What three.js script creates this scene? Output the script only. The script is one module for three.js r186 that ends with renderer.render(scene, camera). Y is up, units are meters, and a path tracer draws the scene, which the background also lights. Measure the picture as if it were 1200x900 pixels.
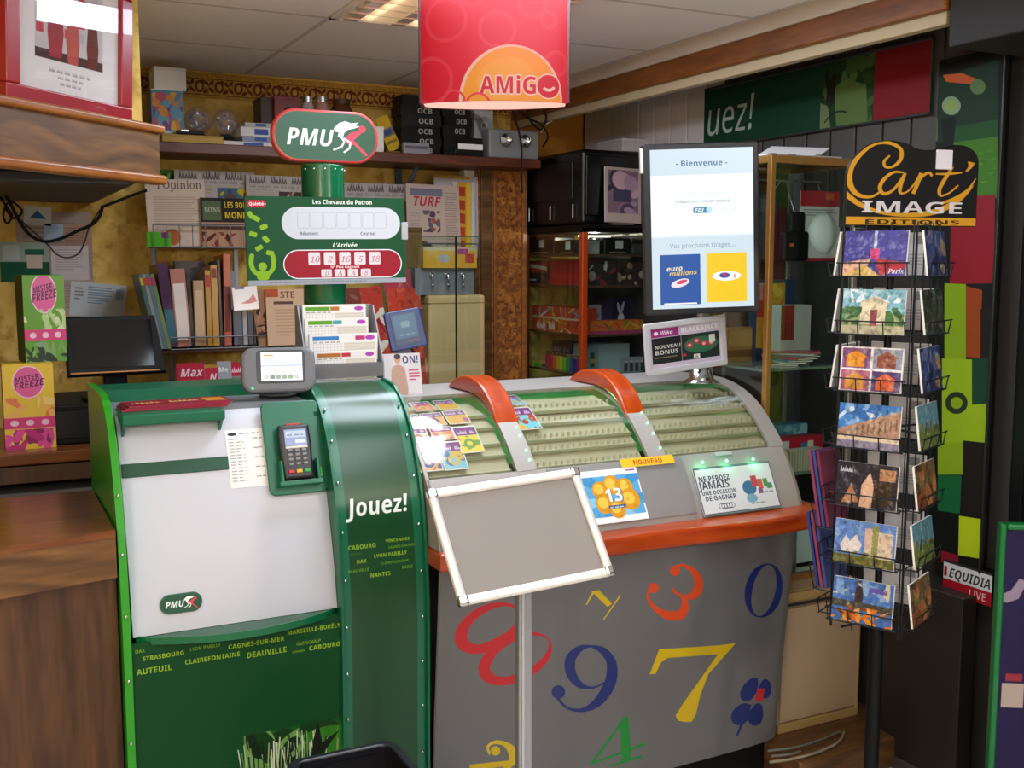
import * as THREE from 'three';
import { RoundedBoxGeometry } from 'three/addons/geometries/RoundedBoxGeometry.js';
import { mergeGeometries } from 'three/addons/utils/BufferGeometryUtils.js';
import { RectAreaLightUniformsLib } from 'three/addons/lights/RectAreaLightUniformsLib.js';

// ---------------------------------------------------------------- camera, sky, exposure
const scene = new THREE.Scene();
scene.background = new THREE.Color(0.0035, 0.004, 0.006);            // night outside the shop window
const YAW = THREE.MathUtils.degToRad(26.8), PITCH = THREE.MathUtils.degToRad(6.4), FOCAL = 1265, EYE = 1.6;
const camera = new THREE.PerspectiveCamera(2 * Math.atan(450 / FOCAL) * 180 / Math.PI, 1200 / 900, 0.05, 60);
camera.position.set(0, EYE, 0);
camera.rotation.order = 'YXZ';
camera.rotation.set(-PITCH, -YAW, 0);
const renderer = new THREE.WebGLRenderer({ antialias: true });
renderer.toneMapping = THREE.LinearToneMapping;
renderer.toneMappingExposure = 1.46;
renderer.shadowMap.enabled = true;
RectAreaLightUniformsLib.init();

// ---------------------------------------------------------------- large area lights (louvred ceiling fittings) and two globe pendants
const CEIL = 2.367;
const FIT = [[1.37, -2.8], [1.37, -1.0], [-0.43, -1.0], [1.37, 1.4], [-0.43, 1.4]];
const TUBE = new THREE.Color(0.79, 0.895, 1.04);
const FIT_POWER = [12, 4.8, 3.2, 8, 8];
const GLOBES = [[-0.95, 1.86, 0.3], [2.1, 1.86, 0.6]], GLOBE_POWER = 3;
GLOBES.forEach((p) => { const l = new THREE.PointLight(new THREE.Color(1.0, 0.88, 0.72), GLOBE_POWER); l.name = 'pendant_light'; l.position.set(...p); l.shadow.radius = 5; scene.add(l); });
FIT.forEach(([x, z], i) => {
  const l = new THREE.RectAreaLight(TUBE, FIT_POWER[i], 0.56, 1.16);
  l.name = 'ceiling_fitting_light'; l.position.set(x, CEIL - 0.012, z); l.rotation.x = -Math.PI / 2; scene.add(l);
});

// ---------------------------------------------------------------- helpers
const V = (x, y, z) => new THREE.Vector3(x, y, z);
const cP = Math.cos(PITCH), sP = Math.sin(PITCH), cY = Math.cos(YAW), sY = Math.sin(YAW);
function ray(px, py) {
  const r = px - 600, v = py - 450, fw = FOCAL * cP - v * sP;
  return [fw * sY + r * cY, -FOCAL * sP - v * cP, -fw * cY + r * sY];
}
const at = (d, t) => V(d[0] * t, EYE + d[1] * t, d[2] * t);
const onZ = (px, py, z) => { const d = ray(px, py); return at(d, z / d[2]); };
const onX = (px, py, x) => { const d = ray(px, py); return at(d, x / d[0]); };
const onY = (px, py, y) => { const d = ray(px, py); return at(d, (y - EYE) / d[1]); };
const R = THREE.MathUtils.degToRad;
let seed = 7;
const rnd = (a = 1, b) => { seed = (seed * 1664525 + 1013904223) >>> 0; const t = seed / 4294967296; return b === undefined ? t * a : a + t * (b - a); };
const pick = (a) => a[Math.floor(rnd(a.length))];

const used = new Map();
function uniqueName(n) { const k = used.get(n) ?? 0; used.set(n, k + 1); return k ? n + '_' + String(k).padStart(3, '0') : n; }
function shade(o) { o.castShadow = true; o.receiveShadow = true; return o; }
// a part (or a one-mesh thing when parent is scene)
function part(name, geo, mat, parent, pos, rot) {
  const m = shade(new THREE.Mesh(geo, mat));
  m.name = parent === scene ? uniqueName(name) : name;
  if (pos) m.position.set(...pos);
  if (rot) m.rotation.set(...rot);
  parent.add(m);
  return m;
}
function thing(name, label, category, pos = [0, 0, 0], rot = [0, 0, 0], group) {
  const o = new THREE.Group(); o.name = uniqueName(name); o.position.set(...pos); o.rotation.set(...rot);
  o.userData = { label, category }; if (group) o.userData.group = group;
  scene.add(o); return o;
}
function tag(o, label, category, group) { o.userData.label = label; o.userData.category = category; if (group) o.userData.group = group; return o; }
function struct(name, geo, mat, pos, rot) { const m = part(name, geo, mat, scene, pos, rot); m.userData.kind = 'structure'; return m; }
const copyOf = (o, label) => { const c = o.clone(); c.name = uniqueName(o.name.replace(/_\d{3}$/, '')); c.userData = { ...o.userData }; if (label) c.userData.label = label; scene.add(c); return c; };

// geometries
const box = (w, h, d) => uvMetres(new THREE.BoxGeometry(w, h, d));
const rbox = (w, h, d, r = 0.004, s = 2) => uvMetres(new RoundedBoxGeometry(w, h, d, s, Math.min(r, w / 2.01, h / 2.01, d / 2.01)));
const cyl = (r, h, n = 24, r2 = r) => new THREE.CylinderGeometry(r2, r, h, n);
const lathe = (pts, n = 32) => new THREE.LatheGeometry(pts.map(([x, y]) => new THREE.Vector2(x, y)), n);
const tube = (pts, r, n = 24, m = 6, closed = false) => new THREE.TubeGeometry(new THREE.CatmullRomCurve3(pts.map((p) => (p.isVector3 ? p : V(...p))), closed), n, r, m, closed);
const rod = (a, b, r, m = 8) => {
  const d = b.clone().sub(a), g = new THREE.CylinderGeometry(r, r, d.length(), m);
  g.applyQuaternion(new THREE.Quaternion().setFromUnitVectors(V(0, 1, 0), d.clone().normalize()));
  return g.translate((a.x + b.x) / 2, (a.y + b.y) / 2, (a.z + b.z) / 2);
};
function uvMetres(g) {
  const p = g.attributes.position, n = g.attributes.normal, uv = g.attributes.uv;
  for (let i = 0; i < p.count; i++) {
    const ax = Math.abs(n.getX(i)), ay = Math.abs(n.getY(i)), az = Math.abs(n.getZ(i));
    if (az >= ax && az >= ay) uv.setXY(i, p.getX(i), p.getY(i));
    else if (ax >= ay) uv.setXY(i, p.getZ(i), p.getY(i));
    else uv.setXY(i, p.getX(i), p.getZ(i));
  }
  return g;
}
const merge = (...g) => mergeGeometries(g.flat().map((x) => { const y = x.index ? x.toNonIndexed() : x; for (const k of Object.keys(y.attributes)) if (!['position', 'normal', 'uv'].includes(k)) y.deleteAttribute(k); return y; }));
const moved = (g, x, y, z, rx = 0, ry = 0, rz = 0) => g.applyMatrix4(new THREE.Matrix4().compose(V(x, y, z), new THREE.Quaternion().setFromEuler(new THREE.Euler(rx, ry, rz)), V(1, 1, 1)));
function extrude(shape, depth, bevel = 0.002, seg = 12) {
  return new THREE.ExtrudeGeometry(shape, { depth: depth - 2 * bevel, bevelEnabled: bevel > 0, bevelThickness: bevel, bevelSize: bevel, bevelOffset: -bevel, bevelSegments: 2, curveSegments: seg }).translate(0, 0, bevel);
}
function polyShape(pts) { const s = new THREE.Shape(); pts.forEach(([x, y], i) => (i ? s.lineTo(x, y) : s.moveTo(x, y))); s.closePath(); return s; }
function roundRect(w, h, r) {
  const s = new THREE.Shape(), x = w / 2, y = h / 2;
  s.moveTo(-x + r, -y); s.lineTo(x - r, -y); s.absarc(x - r, -y + r, r, -Math.PI / 2, 0); s.lineTo(x, y - r); s.absarc(x - r, y - r, r, 0, Math.PI / 2);
  s.lineTo(-x + r, y); s.absarc(-x + r, y - r, r, Math.PI / 2, Math.PI); s.lineTo(-x, -y + r); s.absarc(-x + r, -y + r, r, Math.PI, 1.5 * Math.PI);
  return s;
}

// materials
const mats = new Map();
function mat(color, rough = 0.6, metal = 0, extra = {}) {
  const key = JSON.stringify([color, rough, metal, extra]);
  if (!mats.has(key)) mats.set(key, new THREE.MeshPhysicalMaterial({ color, roughness: rough, metalness: metal, ...extra }));
  return mats.get(key);
}
const glow = (color, k) => new THREE.MeshStandardMaterial({ color: 0x111111, emissive: color, emissiveIntensity: k, roughness: 0.5 });
// procedural surface textures
function noiseGrid(n, s) { const a = new Float32Array(n * n); let q = s; for (let i = 0; i < a.length; i++) { q = (q * 1664525 + 1013904223) >>> 0; a[i] = q / 4294967296; } return a; }
function makeNoise(s) {
  const n = 64, a = noiseGrid(n, s), sm = (t) => t * t * (3 - 2 * t);
  return (x, y, p = n, q = n) => {   // p, q: period in cells
    const xi = Math.floor(x), yi = Math.floor(y), u = sm(x - xi), v = sm(y - yi), g = (i, j) => a[((j % q + q) % q % n) * n + ((i % p + p) % p % n)];
    return (g(xi, yi) * (1 - u) + g(xi + 1, yi) * u) * (1 - v) + (g(xi, yi + 1) * (1 - u) + g(xi + 1, yi + 1) * u) * v;
  };
}
function pixelTex(n, f, srgb = true, metres = 1) {
  const d = new Uint8Array(n * n * 4);
  for (let y = 0; y < n; y++) for (let x = 0; x < n; x++) { const c = f(x / n, y / n), o = (y * n + x) * 4; d[o] = c[0]; d[o + 1] = c[1]; d[o + 2] = c[2]; d[o + 3] = 255; }
  const t = new THREE.DataTexture(d, n, n); t.wrapS = t.wrapT = THREE.RepeatWrapping; t.magFilter = THREE.LinearFilter; t.minFilter = THREE.LinearMipmapLinearFilter;
  if (srgb) t.colorSpace = THREE.SRGBColorSpace; t.repeat.set(1 / metres, 1 / metres); t.needsUpdate = true; return t;
}
const hex = (h) => [(h >> 16) & 255, (h >> 8) & 255, h & 255];
const mix = (a, b, t) => a.map((x, i) => x + (b[i] - x) * Math.min(1, Math.max(0, t)));
function woodTex(a, b, s, along = 'x', metres = 0.8, freq = 34) {
  const n1 = makeNoise(s), n2 = makeNoise(s + 9), A = hex(a), B = hex(b);
  return pixelTex(512, (x, y) => {
    const [l, c] = along === 'x' ? [x, y] : [y, x];
    const w = n1(l * 4, c * 6, 4, 6) * 2.2, g = n1(l * 6, c * freq * 2 + w * 3, 6, freq * 2), f = n2(l * 16, c * 128, 16, 128), ring = 0.5 + 0.5 * Math.sin(6.2832 * c * Math.round(freq * 0.4) + w * 4);
    return mix(A, B, 0.5 * g + 0.3 * f + 0.22 * ring);
  }, true, metres);
}
// printed matter: everything flat and printed is drawn into shared pages
const PAGE = 2048, pages = [];
function newPage() { const c = document.createElement('canvas'); c.width = c.height = PAGE; const g = c.getContext('2d'); g.fillStyle = '#888'; g.fillRect(0, 0, PAGE, PAGE); const t = new THREE.CanvasTexture(c); t.colorSpace = THREE.SRGBColorSpace; t.magFilter = THREE.LinearFilter; pages.push({ g, t, x: 0, y: 0, row: 0, mats: new Map() }); return pages[pages.length - 1]; }
function art(w, h, draw) {
  w = Math.round(w); h = Math.round(h);
  let p = pages.find((q) => (q.x + w + 8 <= PAGE && q.y + h + 8 <= PAGE && h <= Math.max(q.row, 1) ) || (q.y + q.row + h + 8 <= PAGE && w + 8 <= PAGE)) ?? newPage();
  if (p.x + w + 8 > PAGE || (p.row && p.x > 0 && h > p.row && p.y + h + 8 > PAGE)) { p.y += p.row + 8; p.x = 0; p.row = 0; }
  if (p.y + h + 8 > PAGE) { p = newPage(); }
  const x = p.x + 4, y = p.y + 4;
  p.x += w + 8; p.row = Math.max(p.row, h);
  const g = p.g; g.save(); g.beginPath(); g.rect(x - 3, y - 3, w + 6, h + 6); g.clip(); g.translate(x, y); draw(g, w, h); g.restore();
  return { page: p, u0: (x + 0.5) / PAGE, u1: (x + w - 0.5) / PAGE, v0: 1 - (y + h - 0.5) / PAGE, v1: 1 - (y + 0.5) / PAGE };
}
function printMat(a, rough = 0.55, coat = 0, emit = 0) {
  const k = rough + '/' + coat + '/' + emit;
  if (!a.page.mats.has(k)) a.page.mats.set(k, emit ? new THREE.MeshPhysicalMaterial({ color: 0x222222, roughness: rough, emissive: 0xffffff, emissiveMap: a.page.t, emissiveIntensity: emit })
    : new THREE.MeshPhysicalMaterial({ map: a.page.t, roughness: rough, specularIntensity: coat ? 1 : 0.5, clearcoat: coat, clearcoatRoughness: 0.15 }));
  return a.page.mats.get(k);
}
const remap = (uv, i, a, u, v) => uv.setXY(i, a.u0 + (a.u1 - a.u0) * u, a.v0 + (a.v1 - a.v0) * v);
// a box whose +z face carries a print
function printBox(w, h, d, a, body, rough = 0.5, coat = 0, emit = 0, back) {
  const g = new THREE.BoxGeometry(w, h, d), uv = g.attributes.uv;
  for (let i = 16; i < 20; i++) remap(uv, i, a, uv.getX(i), uv.getY(i));
  if (back) for (let i = 20; i < 24; i++) remap(uv, i, back, uv.getX(i), uv.getY(i));
  const p = printMat(a, rough, coat, emit);
  return [g, [body, body, body, body, p, back ? printMat(back, rough, coat) : body]];
}
function printPlate(shape, depth, a, body, rough = 0.5, coat = 0, emit = 0, bevel = 0.002) {   // extruded outline with a printed front
  const g = extrude(shape, depth, bevel, 16); g.computeBoundingBox();
  const { min, max } = g.boundingBox, p = g.attributes.position, uv = g.attributes.uv;
  for (let i = 0; i < p.count; i++) remap(uv, i, a, (p.getX(i) - min.x) / (max.x - min.x), (p.getY(i) - min.y) / (max.y - min.y));
  return [g, [printMat(a, rough, coat, emit), body]];
}
// a bent sheet: pts is a polyline [a, b] swept from c0 to c1 through place(a, b, c); front is on the side of `out`
function curvePts(pts, n = 40) { const c = new THREE.CatmullRomCurve3(pts.map(([a, b]) => V(a, b, 0)), false, 'centripetal'); return c.getSpacedPoints(n).map((p) => [p.x, p.y]); }
function sheet(pts, c0, c1, th, place, out, a) {
  const n = pts.length, N = pts.map((p, i) => { const q = pts[Math.max(0, i - 1)], r = pts[Math.min(n - 1, i + 1)], d = [r[0] - q[0], r[1] - q[1]], l = Math.hypot(...d) || 1; return [-d[1] / l, d[0] / l]; });
  let sgn = 1; { const m = Math.floor(n / 2), o = place(N[m][0], N[m][1], 0).sub(place(0, 0, 0)); if (o.dot(out) < 0) sgn = -1; }
  const back = pts.map((p, i) => [p[0] - sgn * N[i][0] * th, p[1] - sgn * N[i][1] * th]), pos = [], uv = [], idx = [], groups = [];
  const strip = (A, B, uvf) => {   // A, B arrays of Vector3 of equal length
    const b = pos.length / 3; A.forEach((p, i) => { pos.push(p.x, p.y, p.z, B[i].x, B[i].y, B[i].z); const t = i / (A.length - 1); const [u, v] = uvf(t); uv.push(...u, ...v); });
    for (let i = 0; i < A.length - 1; i++) { const k = b + i * 2; idx.push(k, k + 1, k + 2, k + 1, k + 3, k + 2); }
  };
  const row = (P, c) => P.map((p) => place(p[0], p[1], c));
  const len = [0]; for (let i = 1; i < n; i++) len.push(len[i - 1] + Math.hypot(pts[i][0] - pts[i - 1][0], pts[i][1] - pts[i - 1][1]));
  const L = len[n - 1];
  let k = 0;
  const flip = (from, o) => { const p = (q) => V(pos[q * 3], pos[q * 3 + 1], pos[q * 3 + 2]); const m = from + 3 * Math.floor((idx.length - from) / 6); const [x, y, z] = [p(idx[m]), p(idx[m + 1]), p(idx[m + 2])]; if (y.sub(x).cross(z.sub(x)).dot(o) < 0) for (let i = from; i < idx.length; i += 3) [idx[i + 1], idx[i + 2]] = [idx[i + 2], idx[i + 1]]; };
  const mid = Math.floor((n - 1) / 2), oN = place(sgn * N[mid][0], sgn * N[mid][1], 0).sub(place(0, 0, 0)), oC = place(0, 0, 1).sub(place(0, 0, 0)).multiplyScalar(Math.sign(c1 - c0));
  strip(row(pts, c0), row(pts, c1), (t) => { const s = len[Math.round(t * (n - 1))] / L; return [[s, 0], [s, 1]]; }); flip(0, oN);
  groups.push([0, idx.length, 0]); k = idx.length;
  const side = (A, B, o) => { const f = idx.length; strip(A, B, (t) => [[t * L, 0], [t * L, Math.abs(c1 - c0)]]); flip(f, o); };
  side(row(back, c0), row(back, c1), oN.clone().negate());
  side(row(pts, c0), row(back, c0), oC.clone().negate());
  side(row(pts, c1), row(back, c1), oC);
  const e = (i, o) => side([place(...pts[i], c0), place(...pts[i], c1)], [place(...back[i], c0), place(...back[i], c1)], o);
  e(0, place(pts[0][0] - pts[1][0], pts[0][1] - pts[1][1], 0).sub(place(0, 0, 0))); e(n - 1, place(pts[n - 1][0] - pts[n - 2][0], pts[n - 1][1] - pts[n - 2][1], 0).sub(place(0, 0, 0)));
  groups.push([k, idx.length - k, 1]);
  const g = new THREE.BufferGeometry(); g.setAttribute('position', new THREE.Float32BufferAttribute(pos, 3)); g.setAttribute('uv', new THREE.Float32BufferAttribute(uv, 2)); g.setIndex(idx);
  groups.forEach((q) => g.addGroup(...q)); g.computeVertexNormals();
  const U = g.attributes.uv, front = new Set(idx.slice(0, k));
  if (a) for (const i of front) remap(U, i, a, ...(place === alongX ? [U.getY(i), U.getX(i)] : [U.getX(i), U.getY(i)]));
  else for (const i of front) U.setXY(i, U.getY(i) * Math.abs(c1 - c0), U.getX(i) * L);
  g.userData = { L }; return g;
}
// swept along x with a profile [y, z]; along y with a plan [x, z]
const alongX = (y, z, x) => V(x, y, z), alongY = (x, z, y) => V(x, y, z);
function polyHit(pts, o, d) {   // 2D ray (o + t d) against a polyline; returns {t, s}
  let best = null, acc = 0; const len = []; pts.forEach((p, i) => { if (i) acc += Math.hypot(p[0] - pts[i - 1][0], p[1] - pts[i - 1][1]); len.push(acc); });
  for (let i = 1; i < pts.length; i++) {
    const a = pts[i - 1], e = [pts[i][0] - a[0], pts[i][1] - a[1]], det = d[0] * -e[1] + d[1] * e[0]; if (Math.abs(det) < 1e-12) continue;
    const w = [a[0] - o[0], a[1] - o[1]], t = (w[0] * -e[1] + w[1] * e[0]) / det, s = (d[0] * w[1] - d[1] * w[0]) / det;
    const x0 = i === 1 ? 0.15 / Math.hypot(...e) : 1e-6, x1 = i === pts.length - 1 ? 0.15 / Math.hypot(...e) : 1e-6;
    if (t > 0 && s >= -x0 && s <= 1 + x1 && (!best || t < best.t)) best = { t, s: (len[i - 1] + s * (len[i] - len[i - 1])) / acc, n: e };
  }
  return best;
}
const hitProfile = (pts, px, py) => { const d = ray(px, py), h = polyHit(pts, [EYE, 0], [d[1], d[2]]); return h && { x: d[0] * h.t, y: EYE + d[1] * h.t, z: d[2] * h.t, s: h.s, n: h.n }; };
const hitPlan = (pts, px, py, lean = () => 0) => {   // lean(y): how far the sheet stands back at height y
  const d = ray(px, py); let h = null, y = 0.5;
  for (let i = 0; i < 6; i++) { h = polyHit(pts, [0, lean(y)], [d[0], d[2]]); if (!h) return null; y = EYE + d[1] * h.t; }
  return { x: d[0] * h.t, y, z: d[2] * h.t, s: h.s };
};
const inward = (pts, k) => pts.map((p, i) => { const q = pts[Math.max(0, i - 1)], r = pts[Math.min(pts.length - 1, i + 1)], d = [r[0] - q[0], r[1] - q[1]], l = Math.hypot(...d) || 1; return [p[0] + d[1] / l * k, p[1] - d[0] / l * k]; });
// rectangle on a plane z = const from its pixels
function rectZ(x0, y0, x1, y1, z) { const ym = (y0 + y1) / 2, xm = (x0 + x1) / 2, a = onZ(x0, ym, z).x, b = onZ(x1, ym, z).x, t = onZ(xm, y0, z).y, u = onZ(xm, y1, z).y; return { x: (a + b) / 2, y: (t + u) / 2, w: b - a, h: t - u, x0: a, x1: b, y0: u, y1: t }; }
function rectX(x0, y0, x1, y1, X) { const ym = (y0 + y1) / 2, xm = (x0 + x1) / 2, a = onX(x0, ym, X).z, b = onX(x1, ym, X).z, t = onX(xm, y0, X).y, u = onX(xm, y1, X).y; return { z: (a + b) / 2, y: (t + u) / 2, w: b - a, h: t - u, z0: a, z1: b, y0: u, y1: t }; }

// drawing helpers for prints
const F = (g, c) => { g.fillStyle = c; return g; };
function txt(g, s, x, y, size, color, font = 'sans-serif', style = '', align = 'left', maxw) { g.font = (style + ' ' + size + 'px ' + font).trim(); g.fillStyle = color; g.textAlign = align; g.textBaseline = 'alphabetic'; maxw ? g.fillText(s, x, y, maxw) : g.fillText(s, x, y); }
function lines(g, x, y, w, h, n, c = '#8a8580') { F(g, c); const s = h / n; for (let i = 0; i < n; i++) g.fillRect(x, y + i * s, w * (i === n - 1 ? 0.6 : 0.9 + 0.1 * Math.sin(i * 7.3)), Math.max(1, s * 0.45)); }
function scrib(g, x, y, w, size, c) { g.strokeStyle = c; g.lineWidth = Math.max(1, size * 0.12); g.beginPath(); for (let p = x, k = 0; p < x + w; p += size * 0.32, k++) { if (k % 7 === 6) { p += size * 0.25; continue; } const u = size * (0.35 + 0.3 * Math.abs(Math.sin(k * 5.1 + size))); g.moveTo(p, y); g.lineTo(p + size * 0.1, y - u); g.lineTo(p + size * 0.22, y); } g.stroke(); }   // print too small to read
function blobs(g, x, y, w, h, cols, n = 30, k = 0.22) { g.save(); g.beginPath(); g.rect(x, y, w, h); g.clip(); for (let i = 0; i < n; i++) { F(g, pick(cols)); g.beginPath(); g.ellipse(x + rnd(w), y + rnd(h), w * rnd(0.04, k), h * rnd(0.04, k), rnd(3), 0, 7); g.fill(); } g.restore(); }
function grain(g, W, H, n, k = 0.16) { g.save(); g.beginPath(); g.rect(-3, -3, W + 6, H + 6); g.clip(); for (let i = 0; i < n; i++) { const l = rnd() < 0.5 ? 255 : 0; F(g, `rgba(${l},${l},${Math.floor(l * 0.9)},${rnd(0.04, k).toFixed(3)})`); g.beginPath(); g.ellipse(rnd(W), rnd(H), rnd(1.5, W * 0.07), rnd(1.5, H * 0.05), rnd(3), 0, 7); g.fill(); } g.restore(); }   // the busy small detail of a printed photograph
function figure(g, x, y, h, cloth, skin, hair = '#2a1c14') {   // small printed person, standing
  F(g, cloth); g.beginPath(); g.moveTo(x - h * 0.13, y - h * 0.72); g.quadraticCurveTo(x, y - h * 0.86, x + h * 0.13, y - h * 0.72); g.lineTo(x + h * 0.17, y - h * 0.35); g.lineTo(x + h * 0.12, y); g.lineTo(x - h * 0.12, y); g.lineTo(x - h * 0.17, y - h * 0.35); g.fill();
  F(g, skin); g.beginPath(); g.ellipse(x, y - h * 0.89, h * 0.06, h * 0.08, 0, 0, 7); g.fill(); F(g, hair); g.beginPath(); g.ellipse(x, y - h * 0.94, h * 0.065, h * 0.05, 0, 0, 7); g.fill();
}
function brush(g, m, pts, color) {   // variable-width stroke through photo points [x, y, width]
  const c = new THREE.CatmullRomCurve3(pts.map(([x, y, w]) => V(x, y, w)), false, 'centripetal').getPoints(60), L = [], Rr = [];
  c.forEach((p, i) => { const q = c[Math.max(0, i - 1)], r = c[Math.min(60, i + 1)], d = Math.hypot(r.x - q.x, r.y - q.y) || 1, nx = -(r.y - q.y) / d * p.z / 2, ny = (r.x - q.x) / d * p.z / 2; L.push(m(p.x + nx, p.y + ny)); Rr.unshift(m(p.x - nx, p.y - ny)); });
  poly(g, [...L, ...Rr], color);
}
function poly(g, pts, color) { F(g, color); g.beginPath(); pts.forEach(([x, y], i) => (i ? g.lineTo(x, y) : g.moveTo(x, y))); g.closePath(); g.fill(); }
function disc(g, m, x, y, r, color) { poly(g, Array.from({ length: 24 }, (_, i) => m(x + r * Math.cos(i * 0.2618), y + r * Math.sin(i * 0.2618))), color); }
function horseLogo(g, x, y, s) {   // a white running horse with a red rider leaning forward
  const P = (c, pts) => { F(g, c); g.beginPath(); pts.forEach(([a, b], i) => (i ? g.lineTo(x + a * s, y + b * s) : g.moveTo(x + a * s, y + b * s))); g.closePath(); g.fill(); };
  const L = (c, w, pts) => { g.strokeStyle = c; g.lineWidth = w * s; g.lineCap = 'round'; g.lineJoin = 'round'; g.beginPath(); pts.forEach(([a, b], i) => (i ? g.lineTo(x + a * s, y + b * s) : g.moveTo(x + a * s, y + b * s))); g.stroke(); };
  P('#e8334e', [[0.34, 0.5], [0.5, 0.34], [0.72, 0.26], [0.86, 0.32], [0.72, 0.44], [0.6, 0.56], [0.66, 0.66], [0.52, 0.72], [0.36, 0.66]]); L('#e8334e', 0.09, [[0.6, 0.62], [0.78, 0.8], [0.98, 1.0]]); F(g, '#e8334e'); g.beginPath(); g.arc(x + 0.88 * s, y + 0.2 * s, 0.11 * s, 0, 7); g.fill();
  P('#ffffff', [[-0.02, 0.22], [0.14, 0.06], [0.34, -0.02], [0.52, 0.04], [0.76, 0.0], [0.64, 0.1], [0.8, 0.12], [0.6, 0.2], [0.42, 0.24], [0.3, 0.36], [0.26, 0.5], [0.1, 0.46], [0.14, 0.34], [0.02, 0.32]]);
  L('#ffffff', 0.055, [[0.2, 0.46], [0.3, 0.62], [0.22, 0.78], [-0.02, 0.88]]); L('#ffffff', 0.055, [[0.3, 0.52], [0.5, 0.64], [0.46, 0.82], [0.3, 0.94]]);
}
function pmuLogo(g, w, h, rim = true) {
  F(g, rim ? '#c8344a' : '#0f5a3c').fillRect(-4, -4, w + 8, h + 8);
  if (rim) { F(g, '#e0672c'); g.fillRect(-4, h * 0.55, w * 0.5, h); }
  F(g, '#0f5034'); g.beginPath(); g.roundRect(w * 0.025, h * 0.05, w * 0.95, h * 0.9, h * 0.43); g.fill();
  g.save(); g.translate(w * 0.115, h * 0.68); g.transform(1, 0, -0.2, 1, 0, 0); txt(g, 'PMU', 0, 0, h * 0.44, '#ffffff', 'sans-serif', 'bold', 'left', w * 0.44); g.restore();
  horseLogo(g, w * 0.575, h * 0.2, h * 0.62);
}
// ---------------------------------------------------------------- surface materials
const nA = makeNoise(3), nB = makeNoise(11), nC = makeNoise(29);
const fbm = (x, y, s) => nA(x * s, y * s, s, s) * 0.5 + nB(x * s * 2, y * s * 2, s * 2, s * 2) * 0.3 + nC(x * s * 4, y * s * 4, s * 4, s * 4) * 0.2;
const M = {
  wallpaper: new THREE.MeshPhysicalMaterial({ roughness: 0.85, map: pixelTex(512, (x, y) => { const n = fbm(x, y, 16), m = fbm(x + 0.4, y, 32); return mix(mix([196, 156, 66], [240, 206, 116], n * 1.5 - 0.25), [158, 112, 44], (m - 0.55) * 2.2); }, true, 1.1) }),
  cork: new THREE.MeshPhysicalMaterial({ roughness: 0.8, map: pixelTex(512, (x, y) => { const n = fbm(x, y, 32), m = nB(x * 64, y * 64); return mix(mix([120, 62, 18], [214, 138, 58], n * 1.7 - 0.35), [76, 36, 12], (m - 0.62) * 2.4); }, true, 0.55), bumpMap: pixelTex(256, (x, y) => { const v = 255 * fbm(x, y, 32); return [v, v, v]; }, false, 0.55), bumpScale: 0.004 }),
  woodDark: new THREE.MeshPhysicalMaterial({ roughness: 0.42, map: woodTex(0x8f6234, 0x4c321a, 5, 'x') }),
  woodPanel: new THREE.MeshPhysicalMaterial({ roughness: 0.5, map: woodTex(0x70492a, 0x3a2415, 15, 'y', 0.9, 22) }),
  woodTop: new THREE.MeshPhysicalMaterial({ roughness: 0.28, clearcoat: 0.4, clearcoatRoughness: 0.25, map: woodTex(0x98561f, 0x5a2c0e, 23, 'x', 0.9, 28) }),
  woodTrim: new THREE.MeshPhysicalMaterial({ roughness: 0.35, map: woodTex(0xb87434, 0x8a4e1e, 31, 'x', 0.7) }),
  tile: new THREE.MeshPhysicalMaterial({ color: 0xf6f2f1, roughness: 0.95, bumpMap: pixelTex(256, (x, y) => { const v = 200 * nA(x * 64, y * 64) + 55 * nB(x * 60, y * 60); return [v, v, v]; }, false, 0.3), bumpScale: 0.0012 }),
  plaster: mat(0xc9c2b8, 0.9), white: mat(0xf2f2f2, 0.5), paper: mat(0xf0ece4, 0.85), black: mat(0x060607, 0.5, 0, { specularIntensity: 0.5 }), blackGloss: mat(0x0a0a0c, 0.16), grey: mat(0x7d7f84, 0.5), darkGrey: mat(0x2c2d30, 0.5),
  steel: mat(0xcfd0d2, 0.28, 1), chrome: mat(0xe6e6e8, 0.12, 1), alu: mat(0xd2cdc6, 0.36, 0.85), wire: mat(0x1d1f25, 0.4, 0.4), wireGrey: mat(0x7f7f80, 0.4, 0.7),
  orangeWood: new THREE.MeshPhysicalMaterial({ color: 0xc2500f, roughness: 0.3, clearcoat: 0.5, clearcoatRoughness: 0.2, map: woodTex(0xffffff, 0xc98f70, 41, 'x', 0.8) }),
  glass: new THREE.MeshPhysicalMaterial({ color: 0xf2fbf7, transmission: 1, roughness: 0.02, thickness: 0, ior: 1.5 }),
  acrylic: new THREE.MeshPhysicalMaterial({ color: 0xf4f6f2, transmission: 1, roughness: 0.06, thickness: 0, ior: 1.4 }),
  green: new THREE.MeshPhysicalMaterial({ color: 0x084d2a, roughness: 0.3, clearcoat: 0.3, clearcoatRoughness: 0.2 }),
  greenBright: mat(0x2f9c1c, 0.35), greenTeal: mat(0x0a6a48, 0.35), counterGrey: mat(0xa8a29c, 0.45, 0.15),
};

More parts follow.
